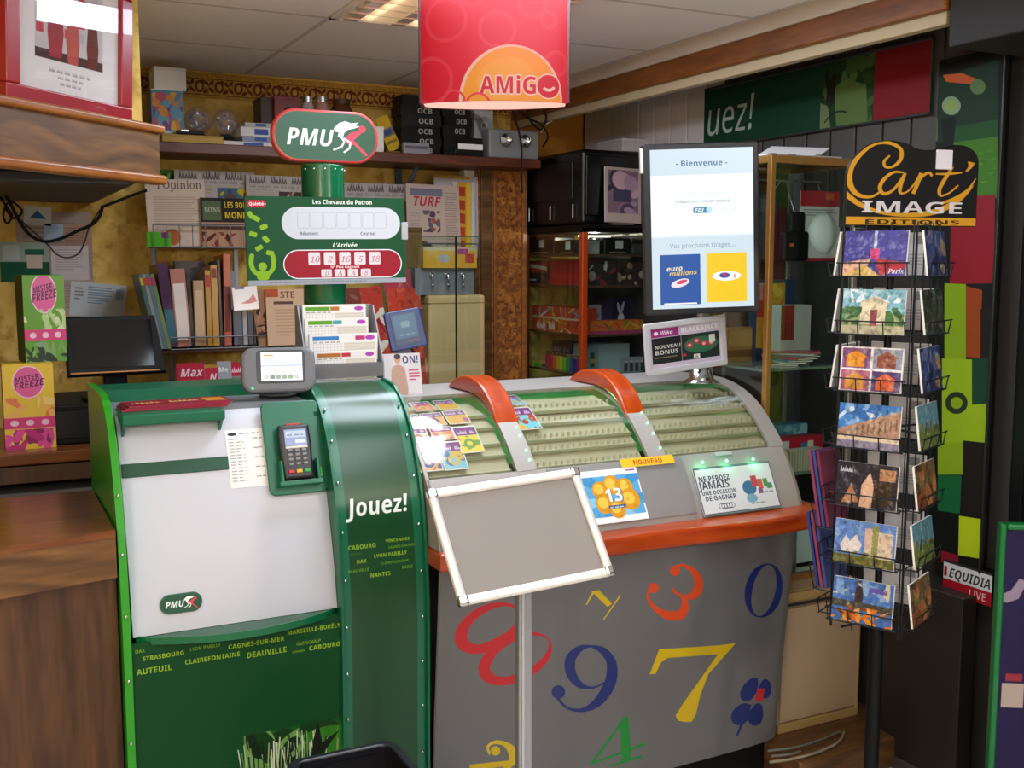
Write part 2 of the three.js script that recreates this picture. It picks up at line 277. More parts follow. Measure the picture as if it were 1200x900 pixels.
// ---------------------------------------------------------------- the room
const XR = 2.68, ZB = -4.55, XL = -2.2, ZF = 2.4;
struct('floor', box(XR - XL + 0.2, 0.1, ZF - ZB + 0.2), new THREE.MeshPhysicalMaterial({ roughness: 0.5, map: pixelTex(256, (x, y) => mix([186, 182, 176], [212, 208, 202], fbm(x, y, 16)), true, 0.8) }), [(XR + XL) / 2, -0.05, (ZF + ZB) / 2]);
struct('wall_back', box(XR - XL + 0.2, 2.5, 0.1), M.wallpaper, [(XR + XL) / 2, 1.25, ZB - 0.05]);
struct('wall_left', box(0.1, 2.5, ZF - ZB + 0.2), M.wallpaper, [XL - 0.05, 1.25, (ZF + ZB) / 2]);
struct('wall_front', box(XR - XL + 0.2, 2.5, 0.1), mat(0xb4aea4, 0.9), [(XR + XL) / 2, 1.25, ZF + 0.05]);
// right wall: solid behind the counter, a shop window nearer the street
const WIN0 = -2.1, WIN1 = 1.6, SILL = 0.12;
const wr = struct('wall_right', box(0.1, 2.5, WIN0 - ZB), mat(0x2c2826, 0.85), [XR + 0.05, 1.25, (WIN0 + ZB) / 2]);
for (let z = ZB + 0.04, i = 0; z < -2.3; z += 0.118, i++) part('wall_slat', rbox(0.018, 0.62, 0.11, 0.004), z < -3.5 ? mat(0xd0caca, 0.6) : mat(0x4a4644, 0.6), wr, [-0.059, 0.78, z + 0.055 - (WIN0 + ZB) / 2]);
struct('wall_right_beyond', box(0.1, 2.5, ZF - WIN1), mat(0x6a5a46, 0.9), [XR + 0.05, 1.25, (ZF + WIN1) / 2]);
struct('wall_right_base', box(0.1, SILL, WIN1 - WIN0), mat(0x2a221c, 0.7), [XR + 0.05, SILL / 2, (WIN1 + WIN0) / 2]);
struct('wall_right_lintel', box(0.1, 0.22, WIN1 - WIN0), mat(0x2a221c, 0.7), [XR + 0.05, 2.39, (WIN1 + WIN0) / 2]);
{
  const w = thing('window', 'dark shop window with aluminium mullions along right side', 'window'); w.name = 'window_1'; w.userData = { kind: 'structure' };
  const h = 2.28 - SILL, y = (2.28 + SILL) / 2, fm = mat(0x17181a, 0.35, 0.6);
  for (const z of [WIN0 + 0.02, -1.1, 0.25, WIN1 - 0.02]) part('window_mullion', rbox(0.06, h, 0.04, 0.004), fm, w, [XR + 0.03, y, z]);
  for (const yy of [SILL + 0.02, 2.26]) part('window_rail', rbox(0.06, 0.04, WIN1 - WIN0, 0.004), fm, w, [XR + 0.03, yy, (WIN0 + WIN1) / 2]);
  const e = [WIN0 + 0.04, -1.12, -1.08, 0.23, 0.27, WIN1 - 0.04];
  for (let i = 0; i < 6; i += 2) part('window_pane', box(0.008, h - 0.08, e[i + 1] - e[i]), M.glass, w, [XR + 0.03, y, (e[i] + e[i + 1]) / 2]);
}
// ceiling: slab, 60 cm tiles on a grid, fittings
struct('ceiling', box(XR - XL + 0.2, 0.08, ZF - ZB + 0.2), M.plaster, [(XR + XL) / 2, CEIL + 0.075, (ZF + ZB) / 2]);
const ceil = scene.getObjectByName('ceiling');
const inFit = (x, z) => FIT.some(([fx, fz]) => Math.abs(x - fx) < 0.3 && Math.abs(z - fz) < 0.6);
const cx0 = (XR + XL) / 2, cz0 = (ZF + ZB) / 2, cy0 = CEIL + 0.075;
{
  const g = rbox(0.588, 0.016, 0.588, 0.003, 1), bar = mat(0xcfcac6, 0.6);
  for (let i = -5; i < 4; i++) for (let k = 0; k < 12; k++) {
    const x = 0.77 + i * 0.6 - 0.0, z = -4.3 + k * 0.6;
    if (inFit(x, z)) continue;
    part('ceiling_tile', g, M.tile, ceil, [x - cx0, CEIL + 0.01 - cy0, z - cz0]);
  }
  const xs = []; for (let x = -1.93; x < 2.3; x += 0.6) xs.push(x);
  for (const x of xs) part('ceiling_rail', box(0.02, 0.02, ZF - ZB), bar, ceil, [x - cx0, CEIL + 0.012 - cy0, 0]);
  for (let z = -4.0; z < 2.3; z += 0.6) for (let i = 0; i < xs.length - 1; i++) if (!inFit(xs[i] + 0.3, z)) part('ceiling_rail', box(0.58, 0.02, 0.02), bar, ceil, [xs[i] + 0.3 - cx0, CEIL + 0.012 - cy0, z - cz0]);
}
FIT.forEach(([x, z], i) => {
  const t = thing('ceiling_light', ['louvred fluorescent ceiling light above the red hanging lantern', 'louvred fluorescent ceiling light in front of the counters', 'louvred fluorescent ceiling light over the left side of the room', 'louvred fluorescent ceiling light at the right of the room behind the viewer', 'louvred fluorescent ceiling light at the left of the room behind the viewer'][i], 'ceiling light', [x, CEIL, z]);
  const white = mat(0xf4f0e6, 0.35);
  part('tray', merge(moved(box(0.6, 0.004, 1.2), 0, 0.03, 0), moved(box(0.02, 0.034, 1.2), -0.29, 0.013, 0), moved(box(0.02, 0.034, 1.2), 0.29, 0.013, 0), moved(box(0.6, 0.034, 0.02), 0, 0.013, 0.59), moved(box(0.6, 0.034, 0.02), 0, 0.013, -0.59)), white, t);
  const lv = mat(0xf6efe0, 0.18, 0.35);
  for (const dx of [-0.2, 0, 0.2]) part('fluorescent_tube', moved(cyl(0.008, 1.12, 12), 0, 0, 0, Math.PI / 2), glow(0xffe6bc, 2.0), t, [dx - (dx ? 0.04 * Math.sign(dx) : 0), 0.018, 0]);
  for (const dx of [-0.24, -0.08, 0.08, 0.24]) part('louvre_reflector', extrude(polyShape([[-0.022, 0], [0.022, 0], [0.006, 0.024], [-0.006, 0.024]]), 1.16, 0.0005), lv, t, [dx, -0.006, -0.58]);
  for (let k = 0; k < 14; k++) part('louvre_blade', box(0.56, 0.03, 0.004), lv, t, [0, 0.006, -0.54 + k * 0.083]);
});
GLOBES.forEach(([x, y, z], i) => { const t = thing('pendant_lamp', ['opal globe pendant lamp at left of the customer side', 'opal globe pendant lamp at right of the customer side'][i], 'lamp', [x, y, z]); part('globe', new THREE.SphereGeometry(0.1, 24, 16), glow(0xffd9a8, 3), t); part('cord', cyl(0.004, CEIL - y - 0.09, 8), M.black, t, [0, (CEIL - y + 0.09) / 2, 0]); part('cap', cyl(0.04, 0.03, 16, 0.02), M.alu, t, [0, 0.11, 0]); });
// wallpaper border under the ceiling
{
  const c = document.createElement('canvas'); c.width = 256; c.height = 256; const g = c.getContext('2d');
  F(g, '#b98d33').fillRect(0, 0, 256, 256); blobs(g, 0, 0, 256, 256, ['#c79a3e', '#a97f2c', '#b58a34'], 60, 0.1);
  g.strokeStyle = '#6a3014'; g.lineWidth = 24; g.lineCap = 'round';
  g.beginPath(); g.ellipse(70, 138, 46, 50, 0, 0, 7); g.stroke(); F(g, '#c9a04a'); g.beginPath(); g.arc(70, 138, 22, 0, 7); g.fill();
  for (const [a, b, c] of [[126, 92, 0.5], [176, 120, 1.1], [226, 172, 0.6], [232, 96, -0.6], [150, 186, -0.4]]) { F(g, '#6a3014'); g.beginPath(); g.ellipse(a, b, 40, 17, c, 0, 7); g.fill(); } F(g, '#b98d33'); g.beginPath(); g.ellipse(178, 138, 14, 10, 0.8, 0, 7); g.fill();
  g.lineWidth = 8; for (const y of [60, 222]) { g.beginPath(); g.moveTo(0, y); g.lineTo(256, y); g.stroke(); }
  const t = new THREE.CanvasTexture(c); t.colorSpace = THREE.SRGBColorSpace; t.wrapS = t.wrapT = THREE.RepeatWrapping; t.repeat.set(1 / 0.078, 1 / 0.1); t.offset.set(0, 0.5);
  struct('trim_1', box(XR - XL, 0.1, 0.004), new THREE.MeshPhysicalMaterial({ map: t, roughness: 0.85 }), [(XR + XL) / 2, CEIL - 0.055, ZB + 0.003]);
}
// pelmet and curtain rail along the right wall
struct('trim_2', rbox(0.03, 0.05, 2.48, 0.004), mat(0xc9beb0, 0.6), [2.295, CEIL - 0.022, -3.3]);
struct('trim_3', rbox(0.022, 0.075, 2.48, 0.006), new THREE.MeshPhysicalMaterial({ roughness: 0.4, map: woodTex(0x9a5a1c, 0x5e3410, 51, 'x') }), [2.3, 2.286, -3.3]);
struct('trim_4', rbox(0.36, 0.012, 2.48, 0.003), M.woodDark, [2.49, 2.325, -3.3]);
struct('trim_5', rbox(0.37, 0.22, 3.6, 0.006), mat(0x17130f, 0.6), [2.485, CEIL - 0.105, -0.255]);
{
  const t = thing('curtain_rail', 'long beige curtain rail under the wooden pelmet at right', 'rail', [2.325, 2.236, -3.3]);
  const rg = merge(moved(rbox(0.034, 0.04, 2.46, 0.004), 0, 0, 0), moved(box(0.012, 0.012, 2.46), 0, 0.028, 0));
  part('rail_profile', rg, mat(0xc2b08e, 0.5), t);
  for (let i = 0; i < 6; i++) part('rail_bracket', rbox(0.05, 0.012, 0.014, 0.002), M.darkGrey, t, [0.004, 0.025, -1.15 + i * 0.45]);
}
// brown cork panel with wooden strips between the shelves and the corner case
{
  const z = -4.42, a = rectZ(562, 186, 618, 448, z), t = struct('pillar', box(a.w, 2.02, 0.12), M.cork, [a.x, 1.01, z - 0.062]);
  part('pillar_strip', rbox(0.05, 2.02, 0.02, 0.003), M.woodDark, t, [-a.w / 2 + 0.03, 0, 0.065]); part('pillar_strip', rbox(0.014, 2.02, 0.014, 0.003), M.woodTrim, t, [-a.w / 2 + 0.075, 0, 0.064]);
  part('pillar_strip', rbox(0.02, 2.02, 0.018, 0.003), M.woodTrim, t, [a.w / 2 - 0.02, 0, 0.064]);
}
struct('wall_back_niche', box(0.38, 0.34, 0.02), mat(0xb8791c, 0.8), [2.48, 2.15, ZB + 0.012]);

// ---------------------------------------------------------------- diagonal canopy at the left
const DA = V(0.5, 0, -3.1), DN = V(Math.SQRT1_2, 0, Math.SQRT1_2);
const onD = (px, py, off = 0) => { const d = ray(px, py), k = DA.dot(DN) + off; return at(d, k / (d[0] * DN.x + d[2] * DN.z)); };
const planSlab = (pts, y0, y1) => { const s = polyShape(pts.map(([x, z]) => [x, -z])); return uvMetres(new THREE.ExtrudeGeometry(s, { depth: y1 - y0, bevelEnabled: false }).rotateX(-Math.PI / 2).translate(0, y0, 0)); };
{
  const hb = onD(190, 213).y, ht = onD(190, 156).y, e = onD(165, 100, -0.05);
  const far = [e.x - 1.9, e.z + 1.9];
  struct('wall_diagonal', planSlab([[e.x, e.z], far, [XL, far[1]], [XL, ZB + 0.001], [e.x, ZB + 0.001]], ht - 0.01, CEIL + 0.03), M.wallpaper);
  const en = onD(188, 185, 0), t = thing('canopy', 'brown wooden overhead canopy with moulded edges at top left', 'canopy', [en.x, hb, en.z], [0, Math.PI / 4, 0]);
  part('fascia', rbox(2.6, ht - hb, 0.03, 0.003), M.woodDark, t, [-1.3, (ht - hb) / 2, -0.016]);
  part('upper_moulding', rbox(2.62, 0.022, 0.07, 0.008), M.woodTrim, t, [-1.3, ht - hb + 0.008, -0.02]);
  part('lower_moulding', rbox(2.62, 0.026, 0.05, 0.01), M.woodTrim, t, [-1.3, 0.004, -0.008]);
  const inv = new THREE.Matrix4().compose(t.position, new THREE.Quaternion().setFromEuler(t.rotation), V(1, 1, 1)).invert();
  part('underside', planSlab([[en.x - 0.03, en.z - 0.03], [en.x - 1.82, en.z + 1.76], [XL + 0.01, en.z + 1.76], [XL + 0.01, ZB + 0.01], [en.x - 0.03, ZB + 0.01]], hb + 0.012, hb + 0.03).applyMatrix4(inv), mat(0x5c4a3e, 0.7), t);
  const sp = onD(30, 213, -0.2); sp.y = hb + 0.012; sp.applyMatrix4(inv);
  part('strip_light_housing', moved(rbox(0.5, 0.03, 0.06, 0.006), sp.x, sp.y - 0.016, sp.z, 0, -Math.PI / 4), M.darkGrey, t);
}
// framed group photograph on the diagonal wall
{
  const c = [onD(8, 0, -0.03), onD(158, 0, -0.03)], b = onD(158, 147, -0.03), w = c[0].distanceTo(onD(158, 20, -0.03).setY(c[0].y)), h = 0.36;
  const P = onD(83, 135, -0.026), t = thing('framed_photograph', 'red framed photograph of three people hung on yellow wall', 'picture', [P.x, b.y - 0.004, P.z], [0, Math.PI / 4 + 0.026, 0]); t.rotation.order = 'YXZ'; t.rotation.x = 0.05;
  const fm = mat(0x9e0f1e, 0.3, 0, { clearcoat: 0.5 }), bw = 0.045;
  part('frame', merge(moved(rbox(w, bw, 0.025, 0.004), 0, bw / 2, 0), moved(rbox(w, bw, 0.025, 0.004), 0, h - bw / 2, 0), moved(rbox(bw, h - 2 * bw, 0.025, 0.004), -w / 2 + bw / 2, h / 2, 0), moved(rbox(bw, h - 2 * bw, 0.025, 0.004), w / 2 - bw / 2, h / 2, 0)), fm, t);
  const a = art(512, 512 * (h - 2 * bw) / (w - 2 * bw), (g, W, H) => {
    F(g, '#e6e2e2').fillRect(0, 0, W, H); const x = W * 0.17, y = H * 0.06, pw = W * 0.66, ph = H * 0.66;
    F(g, '#c9c4c8').fillRect(x, y, pw, ph); for (let i = 0; i < 5; i++) for (let k = 0; k < 4; k++) { F(g, (i + k) % 2 ? '#c7394f' : '#b9b2c0'); g.fillRect(x + 6 + i * pw / 5, y + 6 + k * ph * 0.18, pw * 0.1, ph * 0.12); }
    F(g, '#4a2d2c').fillRect(x, y + ph * 0.88, pw, ph * 0.12);
    figure(g, x + pw * 0.29, y + ph * 0.96, ph * 0.92, '#a32e3e', '#b77a5c'); figure(g, x + pw * 0.54, y + ph, ph * 0.8, '#c0564e', '#c58b68', '#6b4326'); figure(g, x + pw * 0.84, y + ph, ph * 0.74, '#6e2a1e', '#b77a5c');
    scrib(g, W * 0.3, H * 0.82, W * 0.4, 15, '#8d8a92'); scrib(g, W * 0.38, H * 0.87, W * 0.24, 14, '#9c8a90'); scrib(g, W * 0.4, H * 0.92, W * 0.2, 12, '#9c8a90');
  });
  const [g, m] = printBox(w - 2 * bw + 0.004, h - 2 * bw + 0.004, 0.006, a, M.paper, 0.7); part('photograph', g, m, t, [0, h / 2, -0.004]);
  part('glass', box(w - 2 * bw + 0.002, h - 2 * bw + 0.002, 0.002), mat(0xffffff, 0.02, 0, { transmission: 1, thickness: 0 }), t, [0, h / 2, 0.004]);
}
// ---------------------------------------------------------------- green betting counter
const PX0 = 0.285, PXS = 0.8, PX1 = 1.03, PTOP = 1.272;
const pmuProfile = curvePts([[0.06, -2.535], [0.35, -2.535], [0.74, -2.53], [0.85, -2.54], [0.983, -2.56], [1.109, -2.605], [1.194, -2.655], [1.25, -2.72], [1.272, -2.8], [1.272, -3.1]], 90);
const boardProfile = curvePts([[0.738, -2.55], [0.9, -2.585], [1.1, -2.655], [1.2, -2.70], [1.238, -2.735]], 40);
const pmu = thing('betting_counter', 'green betting counter with a large white sloping panel and rounded green column', 'counter', [(PX0 + PX1) / 2, 0, -2.8]);
const inP = (o) => { o.position.x -= (PX0 + PX1) / 2; o.position.z += 2.8; return o; };
{
  const below = pmuProfile.filter(([y, z]) => y <= 0.735), A = art(800, 1060, (g, W, H) => {
    F(g, '#08441f').fillRect(-4, -4, W + 8, H + 8);
    const m = (px, py) => { const h = hitProfile(below, px, py) ?? { x: PX0, s: 0 }; return [(h.x - PX0) / (PXS - PX0) * W, (1 - h.s) * H]; };
    const S = (s, px, py, w, bold = 1) => { const [x, y] = m(px, py), x2 = m(px + w, py)[0]; let size = 10; g.font = 'bold 100px sans-serif'; size = (x2 - x) / g.measureText(s).width * 100; txt(g, s, x, y, size, '#93b526', 'sans-serif', bold ? 'bold' : ''); };
    S('DAX', 152, 767, 13, 0); S('STRASBOURG', 161, 776, 51); S('LYON PARILLY', 218, 764, 40, 0); S('VINCENNES', 238, 752, 46); S('NANTES', 303, 745, 19, 0); S('CAGNES-SUR-MER', 264, 762, 68); S('MARSEILLE-BORÉLY', 335, 745, 64); S('PARIS', 360, 729, 16, 0);
    S('CLAIREFONTAINE', 212, 780, 67); S('DEAUVILLE', 286, 772, 49); S('GUINGAMP', 346, 757, 31, 0); S('CABOURG', 361, 763, 38); S('ENGHIEN', 341, 766, 16, 0); S('AUTEUIL', 154, 793, 43);
    const q = [[283, 862], [399, 843], [400, 905], [283, 905]].map((p) => m(...p)), x0 = q[0][0], y0 = m(340, 852)[1];
    F(g, '#1c5a1c').fillRect(x0, y0, W, H); blobs(g, x0, y0, W - x0, H - y0, ['#2f7a1e', '#123a12', '#6c9a52', '#0d2a0e'], 40, 0.2);
    for (let i = 0; i < 60; i++) { g.strokeStyle = pick(['#b8c9a0', '#dfe6d2', '#7fa060', '#0c1f0c']); g.lineWidth = rnd(2, 7); g.beginPath(); const a = x0 + rnd(W - x0) * 0.8; g.moveTo(a, H); g.quadraticCurveTo(a + 40, H - 60, a + rnd(-40, 90), y0 + rnd(20, 90)); g.stroke(); }
    poly(g, [m(366, 868), m(372, 845), m(377, 870), m(398, 855), m(380, 880), m(368, 905), m(362, 905)], '#101a0c');
  });
  inP(part('lower_panel', sheet(below, PX0 + 0.012, PXS, 0.008, alongX, V(0, 0, 1), A), [printMat(A, 0.5), M.green], pmu));
  const colPts = pmuProfile.filter(([y, z]) => z > -3.09), C = art(280, 2000, (g, W, H) => {
    F(g, '#08441f').fillRect(-4, -4, W + 8, H + 8); F(g, '#0a6a48'); g.fillRect(-4, -4, W * 0.13, H + 8); g.fillRect(W * 0.88, -4, W * 0.2, H + 8);
    const m = (px, py) => { const h = hitProfile(colPts, px, py); return [(h.x - PXS) / (PX1 - PXS) * W, (1 - h.s) * H]; };
    const S = (s, px, py, w, c = '#93b526') => { const [x, y] = m(px, py), x2 = m(px + w, py - w * 0.1)[0]; g.font = 'bold 100px sans-serif'; const size = (x2 - x) / g.measureText(s).width * 100; txt(g, s, x, y, size, c, 'sans-serif', 'bold'); };
    { const [x, y] = m(408, 606), x2 = m(480, 598)[0]; g.font = 'bold 100px sans-serif'; const k = (x2 - x) / g.measureText('Jouez!').width * 100; g.save(); g.translate(x, y); g.transform(1, 0, -0.12, 1.15, 0, 0); txt(g, 'Jouez!', 0, 0, k * 0.97, '#f4f6f2', 'sans-serif', 'bold'); g.restore(); }
    S('CABOURG', 408, 645, 33); S('VINCENNES', 452, 636, 28); S('CAGNES-SUR-MER', 455, 643, 31, '#6f9c24'); S('LYON PARILLY', 438, 654, 39); S('ENGHIEN', 411, 651, 13, '#4d7a20'); S('DAX', 418, 661, 12); S('CLAIREFONTAINE', 446, 662, 33, '#6f9c24'); S('DEAUVILLE', 408, 672, 25, '#6f9c24'); S('NANTES', 434, 677, 24); S('PARIS', 471, 667, 13, '#6f9c24');
  });
  inP(part('column', sheet(colPts, PXS, PX1, 0.01, alongX, V(0, 0, 1), C), [printMat(C, 0.28, 0.12), M.greenTeal], pmu));
  inP(part('white_panel', sheet(boardProfile, PX0 + 0.022, PXS - 0.004, 0.012, alongX, V(0, 0, 1)), [mat(0xcfd0da, 0.5), M.white], pmu));
  // end plate whose bright edge shows, and a thin plate at the seam
  const outline = [...pmuProfile.map(([y, z]) => [z + 0.012, y + (y > 1.26 ? 0.006 : 0)]), [-3.1, 0.02], [-2.53, 0.02]];
  const plate = (x, w, m, name) => inP(part(name, extrude(polyShape(outline), w, 0.001).rotateY(-Math.PI / 2), m, pmu, [x + w, 0, 0]));
  plate(PX0 - 0.004, 0.018, M.greenBright, 'end_plate'); plate(PX1 - 0.004, 0.008, M.greenTeal, 'end_plate'); plate(PXS - 0.003, 0.006, M.greenTeal, 'end_plate');
  inP(part('carcass', merge(moved(box(0.01, 1.2, 0.44), PXS - 0.01, 0.62, -2.9), moved(box(PX1 - PX0 - 0.03, 1.2, 0.01), (PX0 + PX1) / 2, 0.62, -3.09)), M.green, pmu));
  inP(part('top_board', box(PXS - PX0 - 0.03, 0.014, 0.37), mat(0x83868c, 0.5), pmu, [(PX0 + PXS) / 2, 1.236, -2.915]));
  inP(part('back_riser', box(PXS - PX0 - 0.03, 0.03, 0.16), M.greenTeal, pmu, [(PX0 + PXS) / 2, 1.258, -3.01]));
  // green writing ledge, slot and curved tray
  { const l = hitProfile(boardProfile, 138, 492), r = hitProfile(boardProfile, 257, 486), w = r.x - l.x; inP(part('ledge', rbox(w, 0.028, 0.14, 0.006), M.greenTeal, pmu, [(l.x + r.x) / 2, 1.232, -2.715]));
    for (const x of [l.x + 0.006, r.x - 0.006]) inP(part('ledge_bracket', extrude(polyShape([[0, 0], [0.07, 0], [0, -0.06]]), 0.006, 0.0005).rotateY(-Math.PI / 2), M.greenTeal, pmu, [x + 0.003, 1.222, -2.722])); }
  { const T0 = hitProfile(boardProfile, 200, 540), B0 = hitProfile(boardProfile, 200, 556), x0 = PX0 + 0.024, x1 = hitProfile(boardProfile, 268, 545).x, n = V(0, B0.z - T0.z, T0.y - B0.y); inP(part('slot_strip', rbox(x1 - x0, n.length(), 0.008, 0.002), mat(0x08482c, 0.35), pmu, [(x0 + x1) / 2, (T0.y + B0.y) / 2, (T0.z + B0.z) / 2], [-Math.atan2(B0.z - T0.z, T0.y - B0.y), 0, 0])); }
  { const y = 0.727, z0 = -2.552, n = 24, s = new THREE.Shape(); s.moveTo(PX0 + 0.03, -z0); for (let i = 0; i <= n; i++) { const t = i / n; s.lineTo(PX0 + 0.03 + (PXS - PX0 - 0.04) * t, -(z0 + 0.075 * Math.pow(Math.sin(Math.PI * t), 0.8))); } s.closePath();
    inP(part('tray_shelf', new THREE.ExtrudeGeometry(s, { depth: 0.008, bevelEnabled: true, bevelSize: 0.002, bevelThickness: 0.002 }).rotateX(-Math.PI / 2).translate(0, y, 0), mat(0x2c7a52, 0.12, 0, { transmission: 0.55, thickness: 0.008, ior: 1.45 }), pmu));
    const lip = Array.from({ length: 25 }, (_, i) => { const t = i / 24; return [PX0 + 0.03 + (PXS - PX0 - 0.04) * t, z0 + 0.075 * Math.pow(Math.sin(Math.PI * t), 0.8) + 0.003]; });
    inP(part('tray_lip', sheet(lip, y - 0.004, y + 0.013, 0.004, alongY, V(0, 0, 1)), [mat(0x0d6a40, 0.18), M.greenTeal], pmu)); }
  // round logo badge on the white panel
  { const c = hitProfile(boardProfile, 212, 706.5), l = hitProfile(boardProfile, 187, 709).x, r = hitProfile(boardProfile, 237, 704).x, w = r - l, A2 = art(200, 96, (g, W, H) => pmuLogo(g, W, H, true)), [g, m] = printPlate(roundRect(w, w * 0.47, w * 0.23), 0.005, A2, M.greenTeal, 0.3, 0.4);
    inP(part('logo_badge', g, m, pmu, [c.x, c.y, c.z], [-0.19, 0, 0])); }
  // rivets along the edges
  const rv = new THREE.SphereGeometry(0.0042, 10, 6), put = (x, y) => { const p = pmuProfile.reduce((a, b) => (Math.abs(b[0] - y) < Math.abs(a[0] - y) ? b : a)); inP(part('rivet', rv, M.chrome, pmu, [x, y, p[1] + 0.003 + (x < 0.4 ? 0.012 : 0)])); };
  for (const y of [0.32, 0.45, 0.57, 0.69, 0.81, 0.93, 1.05, 1.15, 1.225]) { put(PXS + 0.012, y); put(PX1 - 0.014, y); }
  for (const y of [0.35, 0.5, 0.65, 0.8, 0.94, 1.07]) put(PX0 + 0.004, y);
  inP(part('plinth', box(PX1 - PX0 - 0.04, 0.06, 0.5), M.black, pmu, [(PX0 + PX1) / 2, 0.03, -2.83]));
}
{ // printed form stuck on the white panel
  const t = hitProfile(boardProfile, 285, 500), A = art(160, 330, (g, W, H) => { F(g, '#f4f3f1').fillRect(-4, -4, W + 8, H + 8); F(g, '#333a40'); g.beginPath(); g.ellipse(28, 28, 18, 9, 0, 0, 7); g.fill(); for (let i = 0; i < 14; i++) { scrib(g, 12, 60 + i * 18, i % 4 ? 60 : 40, 11, '#8d9096'); if (i % 3 === 0) scrib(g, 110, 60 + i * 18, 36, 10, '#777'); } scrib(g, 56, 30, 80, 10, '#667'); });
  const a = hitProfile(boardProfile, 284, 502), b = hitProfile(boardProfile, 289, 566), l = hitProfile(boardProfile, 258, 504).x, r = hitProfile(boardProfile, 302, 496).x, pts = boardProfile.filter(([y]) => y > b.y - 0.01 && y < a.y + 0.01).map(([y, z]) => [y, z + 0.0012]);
  const s = sheet(pts, l + 0.01, r + 0.012, 0.0006, alongX, V(0, 0, 1), A); tag(part('leaflet', s, [printMat(A, 0.85), M.paper], scene), 'white printed form stuck on the upper right of the white sloping panel', 'form');
}
{ // maroon flyers on the ledge
  const l = hitProfile(boardProfile, 134, 480).x, t = thing('flyer', 'maroon printed flyers lying on the green ledge of the betting counter', 'flyer', [l + 0.135, 1.247, -2.74]);
  const A = art(300, 110, (g, W, H) => { F(g, '#8a1230').fillRect(-4, -4, W + 8, H + 8); scrib(g, 20, 66, 190, 44, '#e7c46a'); F(g, '#d9902a'); g.fillRect(230, 20, 60, 70); });
  for (let i = 0; i < 3; i++) { const g = new THREE.BoxGeometry(0.25, 0.004, 0.1), uv = g.attributes.uv; for (let k = 8; k < 12; k++) remap(uv, k, A, uv.getX(k), uv.getY(k)); part('sheet', g, [mat(0x7a1530, 0.5), mat(0x7a1530, 0.5), printMat(A, 0.4), M.paper, mat(0x9a1c3a, 0.5), M.paper], t, [i * 0.006, 0.002 + i * 0.0042, -i * 0.004], [0, 0.04 * i, 0]); }
}
// green holder with the card terminal
{
  const c = hitProfile(boardProfile, 345, 535), n = 0.37, holder = thing('terminal_holder', 'green plastic holder for the card terminal at the white panel', 'holder', [c.x, c.y, c.z], [-n, 0, 0]);
  const w = 0.15, h = 0.24;
  part('back_plate', extrude(roundRect(w, h, 0.018), 0.012, 0.003), M.greenTeal, holder, [0, 0.022, 0.004]);
  part('cradle', merge(moved(extrude(roundRect(0.11, 0.012, 0.004), 0.03, 0.002), 0, -0.074, 0.015), moved(rbox(0.008, 0.06, 0.03, 0.003), -0.046, -0.045, 0.03), moved(rbox(0.008, 0.06, 0.03, 0.003), 0.046, -0.045, 0.03)), M.greenTeal, holder);
  part('side_tab', rbox(0.016, 0.026, 0.01, 0.003), M.greenBright, holder, [0.05, -0.05, 0.03]); part('side_tab', rbox(0.012, 0.02, 0.01, 0.003), M.greenTeal, holder, [-0.068, 0.0, 0.01]);
  const e = thing('card_terminal', 'black handheld card payment terminal with keypad in green holder', 'card terminal', [c.x, c.y, c.z], [-n, 0, 0]), o = (x, y, z) => [x - 0.005, y + 0.005, z];
  part('body', merge(moved(extrude(polyShape([[-0.036, -0.07], [0.036, -0.07], [0.04, 0.02], [0.038, 0.068], [-0.038, 0.068], [-0.04, 0.02]]), 0.03, 0.006), 0, 0, 0)), mat(0x201a1a, 0.35), e, o(0, 0, 0.019));
  const A = art(128, 90, (g, W, H) => { F(g, '#8e9cc8').fillRect(-4, -4, W + 8, H + 8); F(g, '#c9d4ee').fillRect(8, 10, 112, 34); scrib(g, 16, 36, 90, 16, '#44506e'); F(g, '#eef2fa').fillRect(60, 58, 60, 18); });
  const [g, m] = printBox(0.056, 0.042, 0.003, A, M.black, 0.15, 0, 0.55); part('screen', g, m, e, o(0, 0.034, 0.049));
  part('red_cap', rbox(0.04, 0.006, 0.02, 0.002), mat(0xb51d1d, 0.4), e, o(0, 0.069, 0.034));
  const kg = rbox(0.012, 0.007, 0.005, 0.002, 1), keyGrey = mat(0x8d8a88, 0.5);
  for (let i = 0; i < 4; i++) for (let k = 0; k < 3; k++) part('key', kg, keyGrey, e, o(-0.018 + k * 0.018, 0.002 - i * 0.0115, 0.05));
  [0xc8202a, 0xe0b020, 0x2c9a3a].forEach((q, k) => part('key', rbox(0.015, 0.009, 0.006, 0.002, 1), mat(q, 0.45), e, o(-0.02 + k * 0.02, -0.052, 0.05)));
  part('key_strip', rbox(0.056, 0.006, 0.003, 0.001), mat(0xd9d4cc, 0.4), e, o(0, 0.0095, 0.0495));
}
